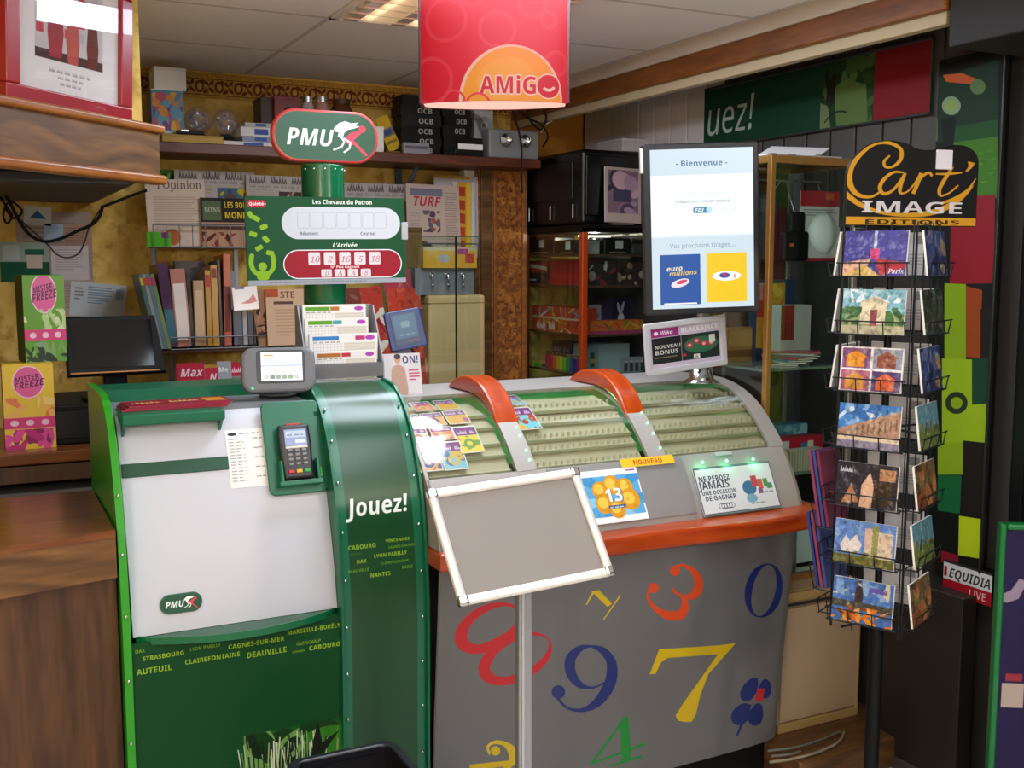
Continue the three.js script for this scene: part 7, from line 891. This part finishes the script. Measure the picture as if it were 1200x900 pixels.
// ---------------------------------------------------------------- right wall: banner, tall poster, notice
{
  const X = 2.648, q = rectX(826, 108, 1090, 150, X), y0 = (onX(826, 164, X).y + onX(1090, 145, X).y) / 2, y1 = (onX(826, 105, X).y + onX(1090, 46, X).y) / 2, w = q.w, h = y1 - y0, t = thing('wall_banner', 'green banner with pale lettering, horse picture and red square on right wall', 'banner', [X, y0 + h / 2, q.z], [0, -Math.PI / 2, 0]);
  const s0 = onX(963, 100, X).z, s1 = onX(1025, 100, X).z, u = (z) => (z - q.z0) / w, A = art(1000, 1000 * h / w, (g, W, H) => {
    F(g, '#0d3a26').fillRect(-4, -4, W + 8, H + 8); g.save(); g.translate(8, H * 0.8); g.transform(1, 0, -0.12, 1, 0, 0); txt(g, 'uez!', 0, 0, H * 0.8, '#a8b4ac', 'sans-serif', '', 'left', W * 0.26); g.restore();
    const a = u(s0) * W, b = u(s1) * W; F(g, '#173a1c').fillRect(a, -4, b - a, H + 8); blobs(g, a, 0, b - a, H, ['#2c4a24', '#3d5a2c', '#4a6a38', '#1a2c18'], 26, 0.14); poly(g, [[a + 14, 40], [a + 30, 20], [a + 40, 60], [a + 56, 30], [a + 62, 80], [a + 58, H * 0.62], [a + 40, H * 0.7], [a + 22, H * 0.6], [a + 26, 90]], '#1a1a12'); poly(g, [[a + 60, 80], [a + 100, 60], [b - 30, 90], [b - 20, H], [a + 70, H], [a + 60, H * 0.6]], '#56703a'); poly(g, [[a, H * 0.6], [a + 30, H * 0.66], [a + 46, H], [a, H]], '#6a7a52'); g.strokeStyle = '#1c2414'; g.lineWidth = 5; g.beginPath(); g.moveTo(a + 20, H * 0.9); g.quadraticCurveTo(a + 60, H * 0.7, a + 110, H * 0.8); g.stroke();
    F(g, '#7c1620').fillRect(b, -4, W - b + 8, H + 8);
  });
  const [g, m] = printBox(w, h, 0.006, A, M.greenTeal, 0.6); part('print', g, m, t); part('hem_rod', rbox(w, 0.012, 0.012, 0.004), M.darkGrey, t, [0, h / 2, 0]); part('hem_rod', rbox(w, 0.008, 0.01, 0.003), M.darkGrey, t, [0, -h / 2, 0]);
}
{
  const X = 2.63, z0 = onX(1092, 300, X).z, z1 = onX(1168, 300, X).z, y1 = 2.2, y0 = 0.69, w = z1 - z0, h = y1 - y0, t = thing('race_poster', 'tall dark poster panel with green, red and lime blocks on right wall', 'poster', [X, (y0 + y1) / 2, (z0 + z1) / 2], [0, -Math.PI / 2, 0]), A = art(360, 360 * h / w > 2000 ? 2000 : 360 * h / w, (g, W, H) => {
    const m = (px, py) => { const p = onX(px, py, X); return [(p.z - z0) / w * W, (y1 - p.y) / h * H]; }, P = (c, ...p) => poly(g, p.map((q) => m(...q)), c);
    F(g, '#0a0c0a').fillRect(-4, -4, W + 8, H + 8); P('#12301c', [1090, 95], [1170, 70], [1170, 150], [1090, 170]); P('#1a4a20', [1115, 150], [1170, 140], [1170, 165], [1115, 172]); P('#3c701c', [1110, 168], [1170, 160], [1170, 232], [1110, 236]); for (let i = 0; i < 30; i++) { const [x, y] = m(1112 + rnd(54), 172 + rnd(56)); F(g, pick(['#4a8420', '#34641a', '#578f2a'])).fillRect(x, y, 26, 5); }
    disc(g, m, 1116, 124, 11, '#7f9a7a'); disc(g, m, 1116, 124, 7, '#8aa05a'); P('#c05a24', [1106, 88], [1128, 86], [1150, 94], [1146, 100], [1110, 96]); disc(g, m, 1147, 102, 9, '#5a7a4a'); P('#0c140e', [1103, 140], [1122, 136], [1118, 175], [1108, 172]); P('#5a6a3a', [1092, 140], [1100, 138], [1100, 165], [1092, 166]);
    P('#841220', [1116, 230], [1167, 229], [1166, 332], [1114, 333]); P('#7a9a12', [1108, 332], [1133, 333], [1133, 440], [1108, 440]); P('#8a3a10', [1133, 335], [1152, 340], [1150, 420], [1133, 418]); P('#1a120c', [1150, 362], [1168, 360], [1168, 420], [1150, 420]); P('#8aa818', [1105, 420], [1168, 422], [1168, 520], [1105, 520]); P('#123a24', [1140, 420], [1168, 420], [1168, 472], [1140, 474]); disc(g, m, 1122, 472, 13, '#20301a'); disc(g, m, 1122, 472, 7, '#7f9a14'); P('#7f9c16', [1100, 520], [1130, 518], [1130, 556], [1100, 556]); P('#17120e', [1130, 516], [1168, 520], [1168, 602], [1128, 604]); P('#0f5a30', [1100, 556], [1128, 557], [1126, 602], [1100, 598]); P('#a8bc14', [1125, 604], [1165, 610], [1164, 657], [1124, 650]); P('#7a1024', [1104, 645], [1124, 650], [1124, 668], [1104, 664]);
  });
  const [g, m] = printBox(w, h, 0.008, A, M.black, 0.55); part('print', g, m, t); part('edge_strip', rbox(0.008, h, 0.014, 0.003), mat(0x2a2e2c, 0.3, 0.5), t, [w / 2, 0, 0.002]); part('back_spacer', box(w * 0.9, h * 0.98, 0.03), M.black, t, [0, 0, -0.022]);
  const r0 = onX(1105, 667, 2.62).z, r1 = onX(1162, 680, 2.62).z, yy = onX(1133, 683, 2.62).y, hh = 0.1, B = art(300, 300 * hh / (r1 - r0), (g2, W, H) => { F(g2, '#c9c6c4').fillRect(-4, -4, W + 8, H + 8); F(g2, '#2a2628').fillRect(0, 0, W, H * 0.08); txt(g2, 'EQUIDIA', W * 0.1, H * 0.5, H * 0.4, '#26262a', 'sans-serif', 'bold italic', 'left', W * 0.86); F(g2, '#9a1420').fillRect(0, H * 0.58, W, H * 0.5); txt(g2, 'LIVE', W * 0.54, H * 0.9, H * 0.32, '#d8c4c4', 'sans-serif', '', 'left', W * 0.4); F(g2, '#9a1420').fillRect(4, H * 0.2, 18, H * 0.3); }), [g3, m3] = printBox(r1 - r0, hh, 0.006, B, M.black, 0.4), n = thing('channel_notice', 'white and red channel notice below the tall poster', 'sign', [2.626, yy, (r0 + r1) / 2], [0, -Math.PI / 2, 0]); part('plate', g3, m3, n); part('back_board', box((r1 - r0) * 0.9, hh * 0.9, 0.05), M.black, n, [0, 0, -0.028]);
  const k = thing('electric_cupboard', 'dark brown box panel low on the right wall behind the rack pole', 'panel', [2.6, 0.0, -2.3]); part('board', rbox(0.06, 0.62, 0.3, 0.004), mat(0x241c16, 0.5), k, [0, 0.31, 0]); part('kick_strip', rbox(0.07, 0.04, 0.3, 0.004), mat(0x4a4038, 0.5), k, [-0.002, 0.02, 0]);
}
{ // dark poster stand with a green edge at far right
  const z = -1.75, e = onZ(1166, 700, z), top = onZ(1172, 612, z).y, w = 0.5, h = top - 0.02, t = thing('poster_stand', 'purple poster in a green-edged standing frame at far right', 'poster stand', [e.x, 0, z], [0, -YAW - 0.1, 0]), A = art(360, 360 * h / w, (g, W, H) => { F(g, '#1c1440').fillRect(-4, -4, W + 8, H + 8); poly(g, [[0, 120], [16, 112], [30, 90], [44, 96], [30, 128], [10, 136], [0, 134]], '#8a7a90'); F(g, '#8a2a3a').fillRect(14, 268, 30, 14); F(g, '#a89890').fillRect(8, 286, 40, 46); blobs(g, 60, 60, 300, 500, ['#2a1c58', '#3a2a70', '#140f30'], 20, 0.2); });
  const [g, m] = printBox(w - 0.03, h - 0.03, 0.01, A, M.black, 0.4), gm = mat(0x0e6a34, 0.3); part('poster', g, m, t, [w / 2, 0.02 + h / 2, 0]);
  for (const x of [0.008, w - 0.008]) part('frame_profile', rbox(0.016, h, 0.03, 0.006), gm, t, [x, 0.02 + h / 2, 0]); for (const y of [0.03, 0.02 + h - 0.008]) part('frame_profile', rbox(w - 0.032, 0.016, 0.03, 0.006), gm, t, [w / 2, y, 0]); part('foot', rbox(w * 0.9, 0.02, 0.26, 0.005), M.black, t, [w / 2, 0.01, 0]);
}
// ---------------------------------------------------------------- revolving postcard rack
{
  const c = V(2.0, 0, -1.93), fw = 2.6, half = 0.088, yaw = -YAW - 0.13 + 0.0, t = thing('postcard_rack', 'tall revolving wire postcard rack with a black and gold header', 'rack', [c.x, 0, c.z]);
  const tiers = [298, 366, 433, 499, 567, 634, 701].map((p) => onZ(1046, p, c.z + 0.05).y), top = onZ(1068, 262, c.z).y, bot = onZ(1040, 728, c.z).y;
  part('base', lathe([[0, 0], [0.2, 0], [0.2, 0.012], [0.04, 0.03], [0, 0.03]], 40), M.black, t); part('pole', cyl(0.018, bot - 0.02, 20), M.black, t, [0, (bot - 0.02) / 2 + 0.02, 0]); part('inner_tube', cyl(0.009, top - bot + 0.06, 14), M.black, t, [0, (top + bot) / 2, 0]);
  const cw = 0.148, ch = 0.105, rings = [], faces = [0.54, 0.54 + Math.PI / 2, 0.54 + Math.PI, 0.54 + 1.5 * Math.PI].map((a) => yaw - a);
  const wm = M.wire;
  faces.forEach((a, f) => {
    const o = part('wire_panel', merge(...(() => { const g = []; for (const x of [-0.082, -0.03, 0.03, 0.082]) g.push(rod(V(x, bot, half), V(x, top, half), 0.0018, 5)); tiers.forEach((y) => { for (const [yy, zz] of [[y - 0.052, half + 0.03], [y - 0.02, half + 0.036], [y - 0.052, half]]) g.push(rod(V(-0.086, yy, zz), V(0.086, yy, zz), 0.0018, 5)); for (const x of [-0.08, -0.03, 0.03, 0.08]) g.push(rod(V(x, y - 0.052, half), V(x, y - 0.052, half + 0.032), 0.0016, 5), rod(V(x, y - 0.052, half + 0.03), V(x, y - 0.018, half + 0.036), 0.0016, 5)); }); return g; })()), wm, t); o.rotation.y = a;
  });
  part('spokes', merge(...[bot + 0.01, (bot + top) / 2, top - 0.01].flatMap((y) => [rod(V(-half * 1.35, y, 0), V(half * 1.35, y, 0), 0.003, 6), rod(V(0, y, -half * 1.35), V(0, y, half * 1.35), 0.003, 6)])), wm, t);
  // header
  const hq = rectZ(1001, 165, 1134, 265, c.z + 0.02), W0 = hq.w, H0 = hq.h, sh = new THREE.Shape(); sh.moveTo(-W0 / 2, -H0 / 2); sh.lineTo(W0 / 2, -H0 / 2); sh.lineTo(W0 / 2, H0 * 0.24); sh.bezierCurveTo(W0 * 0.5, H0 * 0.46, W0 * 0.36, H0 * 0.5, W0 * 0.27, H0 * 0.46); sh.bezierCurveTo(W0 * 0.16, H0 * 0.4, W0 * 0.08, H0 * 0.38, 0, H0 * 0.42); sh.bezierCurveTo(-W0 * 0.1, H0 * 0.52, -W0 * 0.26, H0 * 0.52, -W0 * 0.36, H0 * 0.42); sh.bezierCurveTo(-W0 * 0.47, H0 * 0.28, -W0 * 0.5, H0 * 0.2, -W0 / 2, 0); sh.closePath();
  const A = art(540, 540 * H0 / W0, (g, W, H) => {
    F(g, '#0b0a0e').fillRect(-4, -4, W + 8, H + 8); const gold = '#c08a1c', m = (x, y) => [(x - 1001) / 133 * W, (y - 165) / 100 * H], B = (...p) => brush(g, m, p, gold), fx = (x, y, w) => [960 + x / 3, 150 + y / 3, w];
    g.save(); F(g, gold); g.beginPath(); g.moveTo(...m(1001, 224)); g.quadraticCurveTo(...m(1030, 258), ...m(1080, 247)); g.quadraticCurveTo(...m(1108, 240), ...m(1130, 214)); g.quadraticCurveTo(...m(1112, 252), ...m(1072, 254)); g.quadraticCurveTo(...m(1022, 256), ...m(1001, 232)); g.fill(); g.restore();
    B(fx(248, 98, 2), fx(232, 120, 3), fx(236, 138, 3), fx(256, 138, 3), fx(280, 112, 4), fx(280, 76, 4), fx(250, 56, 4), fx(206, 58, 4), fx(162, 96, 5), fx(134, 150, 6), fx(134, 200, 6), fx(156, 236, 5), fx(196, 244, 3), fx(230, 220, 2));
    B(fx(292, 156, 2), fx(262, 156, 3), fx(232, 184, 4), fx(222, 214, 4), fx(234, 232, 4), fx(258, 222, 3), fx(290, 172, 3), fx(296, 158, 3), fx(284, 200, 4), fx(284, 228, 3), fx(300, 226, 2), fx(322, 200, 2), fx(344, 156, 3)); B(fx(344, 156, 4), fx(334, 196, 4), fx(322, 230, 4)); B(fx(330, 200, 2), fx(350, 166, 3), fx(368, 154, 3), fx(378, 166, 3)); B(fx(440, 130, 3), fx(420, 170, 4), fx(402, 214, 4), fx(406, 234, 3), fx(430, 226, 2), fx(460, 196, 2)); B(fx(388, 158, 2), fx(430, 156, 3), fx(470, 150, 2)); B(fx(498, 112, 8), fx(494, 130, 4), fx(482, 146, 2)); B(fx(514, 170, 1), fx(490, 212, 3), fx(450, 244, 4), fx(410, 262, 3));
    const wide = (s, x, y, w, size, c) => { g.save(); g.font = 'bold ' + size + 'px sans-serif'; g.translate(...m(x, y)); g.scale(w / 133 * W / g.measureText(s).width, 1); txt(g, s, 0, 0, size, c, 'sans-serif', 'bold'); g.restore(); }; wide('IMAGE', 1016, 249.5, 104, H * 0.19, '#c4c0c4'); F(g, '#c08a1c').fillRect(-4, H * 0.895, W + 8, H * 0.2); wide('ÉDITIONS', 1019, 262.8, 98, H * 0.075, '#2a1c08');
  });
  const [g, m] = printPlate(sh, 0.008, A, M.black, 0.6, 0); const hd = part('header', g, m, t, [hq.x - c.x, hq.y, 0.016], [0, -YAW * 0.35, 0]); part('white_tag', rbox(0.047, 0.047, 0.006, 0.01), mat(0xd4cfd6, 0.5), hd, [W0 * 0.22, H0 * 0.29, 0.011]); part('header_pole', cyl(0.007, H0 * 0.5, 10), M.black, t, [hq.x - c.x, top + H0 * 0.2, 0]);
  // cards: each face and tier
  const sky = (g, W, H, a, b) => { F(g, a).fillRect(-4, -4, W + 8, H + 8); F(g, b).fillRect(0, H * 0.55, W, H); };
  const D = [
    (g, W, H) => { F(g, '#3a3a8a').fillRect(-4, -4, W + 8, H + 8); F(g, '#b8c0f0').fillRect(W * 0.47, 0, 12, H * 0.6); F(g, '#c83a7a').fillRect(W * 0.42, H * 0.4, 36, 40); poly(g, [[0, H], [0, H * 0.7], [W * 0.45, H * 0.62], [W * 0.3, H]], '#e0a890'); poly(g, [[W * 0.5, H * 0.62], [W, H * 0.7], [W, H * 0.82], [W * 0.6, H]], '#b02a3a'); poly(g, [[0, H], [W * 0.35, H * 0.75], [W * 0.6, H]], '#d8b060'); txt(g, 'Paris', W * 0.72, H * 0.95, 24, '#fff', 'serif', 'italic'); },
    (g, W, H) => { sky(g, W, H, '#7ab0c0', '#8a9a6a'); blobs(g, 0, 0, W, H * 0.3, ['#e0e8e8', '#b0d0d8'], 10); F(g, '#d8c8a8').fillRect(W * 0.3, H * 0.28, W * 0.42, H * 0.5); poly(g, [[W * 0.26, H * 0.3], [W * 0.5, H * 0.16], [W * 0.76, H * 0.3]], '#c8b898'); F(g, '#8a3a4a').fillRect(W * 0.46, H * 0.46, 26, H * 0.4); blobs(g, 0, H * 0.4, W * 0.32, H * 0.4, ['#2a5a34', '#3a6a3a'], 10, 0.4); blobs(g, W * 0.7, H * 0.4, W * 0.3, H * 0.4, ['#2a5a34', '#3a6a3a'], 10, 0.4); F(g, '#b8b090').fillRect(0, H * 0.82, W, H); },
    (g, W, H) => { F(g, '#e8e0e0').fillRect(-4, -4, W + 8, H + 8); [['#7a4a78', '#e08a2a'], ['#8a90a0', '#8a4a3a'], ['#a85a70', '#d8903a'], ['#4a3a6a', '#d8603a']].forEach(([a, b], i) => { const x = 6 + (i % 2) * W * 0.5, y = 6 + (i > 1) * H * 0.5; F(g, a).fillRect(x, y, W * 0.46, H * 0.45); F(g, b).fillRect(x + 16, y + H * 0.16, W * 0.3, H * 0.26); poly(g, [[x + 10, y + H * 0.2], [x + W * 0.22, y + 6], [x + W * 0.42, y + H * 0.2]], b); }); },
    (g, W, H) => { F(g, '#3a7ac0').fillRect(-4, -4, W + 8, H + 8); blobs(g, 0, 0, W * 0.7, H * 0.5, ['#7aa8d8', '#c8d8e8', '#2a68b0'], 14, 0.25); poly(g, [[0, H * 0.6], [W * 0.5, H * 0.35], [W, H * 0.1], [W, H * 0.8], [0, H * 0.72]], '#a88068'); for (let i = 0; i < 8; i++) { F(g, '#7a5848').fillRect(W * (0.3 + i * 0.09), H * (0.5 - i * 0.03), 6, H * 0.26); } F(g, '#e0c8a8').fillRect(0, H * 0.72, W, H * 0.12); F(g, '#8a8098').fillRect(0, H * 0.84, W, H); },
    (g, W, H) => { F(g, '#1c1c30').fillRect(-4, -4, W + 8, H + 8); poly(g, [[W * 0.4, H], [W * 0.42, H * 0.5], [W * 0.55, H * 0.2], [W * 0.62, H * 0.5], [W * 0.6, H]], '#d8a888'); poly(g, [[W * 0.1, H * 0.95], [W * 0.25, H * 0.5], [W * 0.4, H * 0.9]], '#a86a48'); F(g, '#b8805a').fillRect(W * 0.7, H * 0.1, W * 0.26, H * 0.26); F(g, '#2a1c1c').fillRect(W * 0.62, H * 0.4, W * 0.3, H * 0.5); scrib(g, 14, 40, 60, 26, '#d8d8e8'); },
    (g, W, H) => { F(g, '#5a84c8').fillRect(-4, -4, W + 8, H + 8); poly(g, [[W * 0.1, H * 0.6], [W * 0.2, H * 0.34], [W * 0.26, H * 0.5], [W * 0.36, H * 0.3], [W * 0.46, H * 0.55], [W * 0.4, H * 0.75], [W * 0.15, H * 0.75]], '#dcd0c8'); F(g, '#c8a898').fillRect(W * 0.5, H * 0.14, W * 0.16, H * 0.66); F(g, '#8a8a4a').fillRect(W * 0.62, H * 0.06, W * 0.1, H * 0.8); F(g, '#d0b8a0').fillRect(W * 0.72, H * 0.2, W * 0.24, H * 0.6); F(g, '#5a5a2a').fillRect(0, H * 0.8, W, H * 0.3); blobs(g, W * 0.3, H * 0.7, W * 0.4, H * 0.3, ['#6a6a30', '#4a4a24'], 8, 0.3); },
    (g, W, H) => { F(g, '#3a6ab0').fillRect(-4, -4, W + 8, H + 8); blobs(g, 0, 0, W, H * 0.4, ['#7aa0d0', '#c8b8a0'], 10); figure(g, W * 0.44, H * 0.62, H * 0.6, '#2a2430', '#d8a888', '#4a2a1c'); F(g, '#5a4aa0').fillRect(W * 0.62, H * 0.14, W * 0.28, 18); F(g, '#3a3a3a').fillRect(0, H * 0.52, W, H * 0.16); blobs(g, 0, H * 0.62, W, H * 0.4, ['#d86a1a', '#e8902a', '#8a3a14'], 22, 0.18); },
    (g, W, H) => { F(g, '#2a3a6a').fillRect(-4, -4, W + 8, H + 8); blobs(g, 0, 0, W, H, ['#3a4a80', '#1c2850', '#5a5a88', '#8a7a60'], 16, 0.2); },
    (g, W, H) => { sky(g, W, H, '#5a8a9a', '#6a7a3a'); blobs(g, 0, H * 0.4, W, H * 0.3, ['#4a5a3a', '#8a7a50'], 10); },
    (g, W, H) => { sky(g, W, H, '#6a5a3a', '#8a4a2a'); blobs(g, 0, 0, W, H, ['#7a4a2a', '#4a3420', '#a86a3a'], 14, 0.25); },
    (g, W, H) => { F(g, '#2c3a2c').fillRect(-4, -4, W + 8, H + 8); blobs(g, 0, 0, W, H, ['#4a4a3a', '#2a2a28', '#3a5a4a'], 14, 0.25); },
  ].map((d) => art(240, 170, (g, W, H) => { d(g, W, H); grain(g, W, H, 260, 0.2); }));
  const back = art(240, 170, (g2, W, H) => { F(g2, '#d4d0d0').fillRect(-4, -4, W + 8, H + 8); F(g2, '#8a8a88').fillRect(W * 0.7, 12, 46, 34); lines(g2, W * 0.55, H * 0.5, W * 0.38, 50, 4, '#b0acac'); F(g2, '#b5b8a0').fillRect(16, H * 0.7, 40, 30); });
  const names = [['postcard of a night boulevard with a light beam', 'postcard of a pale villa among trees', 'postcard of four sunset pictures', 'postcard of a long palace under blue sky', 'postcard of lit fountains by night', 'postcard of a white church against blue sky', 'postcard with a dark-haired figure over orange flowers'], ['in the top tier', 'in the second tier', 'in the third tier', 'in the fourth tier', 'in the fifth tier', 'in the sixth tier', 'in the bottom tier']];
  const q0 = new THREE.Quaternion();
  faces.forEach((a, f) => tiers.forEach((y, i) => {
    if (f === 1 && i > 1 && i < 7 && i >= 3) return;                      // the left face holds comics lower down
    const A2 = f === 0 ? D[i] : f === 3 ? D[[7, 10, 7, 8, 9, 8, 9][i]] : D[(i * 3 + f) % 11], tilt = -0.13, n = f === 0 ? 3 : 2;
    const e = new THREE.Euler(tilt, a, 0, 'YXZ'), [g2, m2] = printBox(cw, ch, 0.0025 * n, A2, M.paper, 0.3, 0.5, 0, back), o = V(0, y - 0.05 + ch / 2 * Math.cos(tilt), half + 0.016).applyAxisAngle(V(0, 1, 0), a);
    const lab = f === 0 ? names[0][i] + ' on the front of the rack' : f === 3 ? ['dark blue', 'dark green', 'blue', 'sea-green', 'brown', 'green and blue', 'russet'][i] + ' postcard ' + names[1][i] + ' on the right side of the rack' : f === 1 ? 'postcard seen edge-on ' + names[1][i] + ' on the left side of the rack' : 'postcard showing its white back ' + names[1][i] + ' on the rear of the rack';
    const p = part('postcard', g2, m2, scene, [c.x + o.x, o.y, c.z + o.z]); p.quaternion.setFromEuler(e); tag(p, lab, 'postcard', 'postcards in the revolving rack');
  }));
  // comics in the left pockets
  const a = faces[1], cols = [0x7a2a4a, 0x3a4a8a, 0x8a3a58, 0x2a3a78, 0x6a4a8a];
  const spec = [[586, 0], [586, 1], [586, 2], [660, 0], [660, 1], [660, 2]];
  spec.forEach(([py, k], i) => { const y = onZ(985, py, c.z).y, o = V(0, y, half + 0.02 + k * 0.011).applyAxisAngle(V(0, 1, 0), a), A2 = art(110, 160, (g2, W, H) => { F(g2, ['#7a2a4a', '#3a4a8a', '#8a3a58'][k]).fillRect(-4, -4, W + 8, H + 8); blobs(g2, 0, H * 0.2, W, H * 0.8, ['#4a5a9a', '#a84a6a', '#c8a8a0', '#2a2a50'], 18, 0.2); F(g2, '#b83a4a').fillRect(0, 0, W, H * 0.14); grain(g2, W, H, 80, 0.2); }), [g2, m2] = printBox(0.13, 0.19, 0.007, A2, mat(cols[k + (i > 2 ? 1 : 0)], 0.4), 0.35, 0.4), t2 = thing('comic', (k === 2 ? 'outermost' : k ? 'middle' : 'innermost') + ' comic in the ' + (i < 3 ? 'upper' : 'lower') + ' left pocket of the postcard rack', 'comic', [c.x + o.x, o.y - 0.09, c.z + o.z]); t2.quaternion.setFromEuler(new THREE.Euler(0.2, a, 0.06, 'YXZ')); part('cover', g2, m2, t2, [0, 0.095, 0]); part('pages', box(0.126, 0.186, 0.004), mat(0xd0c8c0, 0.9), t2, [0, 0.0955, 0]); });
  const pk = part('comic_pocket', merge(...[586, 660].flatMap((py) => { const y = onZ(985, py, c.z).y - 0.09; return [rod(V(-0.07, y, half), V(-0.07, y, half + 0.05), 0.002, 5), rod(V(0.07, y, half), V(0.07, y, half + 0.05), 0.002, 5), rod(V(-0.07, y, half + 0.05), V(0.07, y, half + 0.05), 0.002, 5), rod(V(-0.07, y + 0.06, half + 0.064), V(0.07, y + 0.06, half + 0.064), 0.002, 5), rod(V(-0.07, y, half + 0.05), V(-0.07, y + 0.06, half + 0.064), 0.002, 5), rod(V(0.07, y, half + 0.05), V(0.07, y + 0.06, half + 0.064), 0.002, 5)]; })), wm, t); pk.rotation.y = a;
}
// ---------------------------------------------------------------- foreground: snap-frame sign stand, bin
{
  const zt = -2.1, zb = -1.95, a = onZ(499, 572, zt), b = onZ(679, 552, zt), c = onZ(716, 672, zb), d = onZ(537, 716, zb);
  const ctr = a.clone().add(b).add(c).add(d).multiplyScalar(0.25), ux = b.clone().sub(a).add(c.clone().sub(d)).normalize(), up0 = a.clone().sub(d).add(b.clone().sub(c)), uy = up0.clone().addScaledVector(ux, -up0.dot(ux)).normalize(), uz = ux.clone().cross(uy), w = (a.distanceTo(b) + c.distanceTo(d)) / 2, h = (a.distanceTo(d) + b.distanceTo(c)) / 2;
  const t = thing('sign_stand', 'empty silver snap-frame notice stand on a pole in front of the counters', 'sign stand', [ctr.x, 0, ctr.z]), hd = new THREE.Group(); hd.name = 'notice_frame'; hd.position.set(0, ctr.y, 0); hd.quaternion.setFromRotationMatrix(new THREE.Matrix4().makeBasis(ux, uy, uz)); t.add(hd);
  const fm = mat(0xf2ece4, 0.34, 0.35), bw = 0.021, prof = (l) => { const g = new THREE.CylinderGeometry(bw / 2, bw / 2, l, 14, 1, false, 0, Math.PI).rotateZ(Math.PI / 2); return g.rotateX(-Math.PI / 2).scale(1, 1, 0.62); };
  const side = (l, x, y, r) => part('frame_profile', merge(moved(new THREE.CylinderGeometry(bw / 2, bw / 2, l, 16).rotateZ(Math.PI / 2).scale(1, 1, 0.7), 0, 0, 0)), fm, hd, [x, y, 0.004], [0, 0, r]);
  side(w - 0.03, 0, h / 2 - bw / 2, 0); side(w - 0.03, 0, -h / 2 + bw / 2, 0); side(h - 0.03, -w / 2 + bw / 2, 0, Math.PI / 2); side(h - 0.03, w / 2 - bw / 2, 0, Math.PI / 2);
  for (const sx of [-1, 1]) for (const sy of [-1, 1]) part('corner_cap', rbox(0.024, 0.024, 0.02, 0.007, 3), M.chrome, hd, [sx * (w / 2 - 0.011), sy * (h / 2 - 0.011), 0.004]);
  part('back_plate', box(w - 0.02, h - 0.02, 0.004), mat(0xa8a4a1, 0.6), hd, [0, 0, -0.002]); part('cover_sheet', box(w - 0.03, h - 0.03, 0.001), new THREE.MeshPhysicalMaterial({ color: 0xf4f2f0, transmission: 1, roughness: 0.5, thickness: 0, specularIntensity: 0.5 }), hd, [0, 0, 0.002]);
  const p = onZ(614, 760, ctr.z - 0.03), ph = ctr.y - 0.02; part('pole', merge(moved(rbox(0.036, ph, 0.022, 0.006), 0, ph / 2, 0)), mat(0xa8aab2, 0.4, 0.6), t, [p.x - ctr.x, 0.0, -0.03]); part('pole_ridge', rbox(0.006, ph - 0.04, 0.004, 0.001), mat(0xd8dade, 0.25, 0.9), t, [p.x - ctr.x - 0.008, ph / 2 + 0.02, -0.018]); part('bracket', merge(moved(rbox(0.06, 0.05, 0.03, 0.004), 0, 0, 0)), M.grey, t, [p.x - ctr.x, ctr.y - 0.03, -0.035]); part('base', rbox(0.34, 0.014, 0.26, 0.006), mat(0x9a9ca2, 0.4, 0.7), t, [p.x - ctr.x, 0.007, -0.03]);
}
{
  const z = -2.02, q = rectZ(378, 868, 508, 900, z); q.y1 = onZ(440, 871, z - 0.26).y; const t = thing('waste_bin', 'black waste bin standing in front of the green counter', 'bin', [q.x, 0, z - 0.13]), H = q.y1, w = q.w, sh = (s) => roundRect(w * s, 0.26 * s, 0.03);
  const o = sh(1), ho = new THREE.Path(); ho.setFromPoints(roundRect(w - 0.02, 0.24, 0.026).getPoints(8).reverse()); o.holes.push(ho); part('shell', uvMetres(new THREE.ExtrudeGeometry(o, { depth: H - 0.03, bevelEnabled: false, curveSegments: 8 }).rotateX(-Math.PI / 2).translate(0, 0.012, 0)), mat(0x17171c, 0.45), t);
  const r = roundRect(w + 0.016, 0.276, 0.036), h2 = new THREE.Path(); h2.setFromPoints(roundRect(w - 0.024, 0.236, 0.026).getPoints(8).reverse()); r.holes.push(h2); part('rim', extrude(r, 0.022, 0.004).rotateX(-Math.PI / 2), mat(0x1c1c22, 0.35), t, [0, H - 0.022, 0]); part('bottom', box(w - 0.01, 0.012, 0.25), M.black, t, [0, 0.006, 0]); part('bin_liner', box(w - 0.03, 0.01, 0.23), mat(0x0a0a0c, 0.4), t, [0, H - 0.12, 0]);
}

for (const p of pages) p.t.needsUpdate = true;
scene.traverse((o) => { if (o.isLight && o.shadow) o.castShadow = true; });
renderer.render(scene, camera);
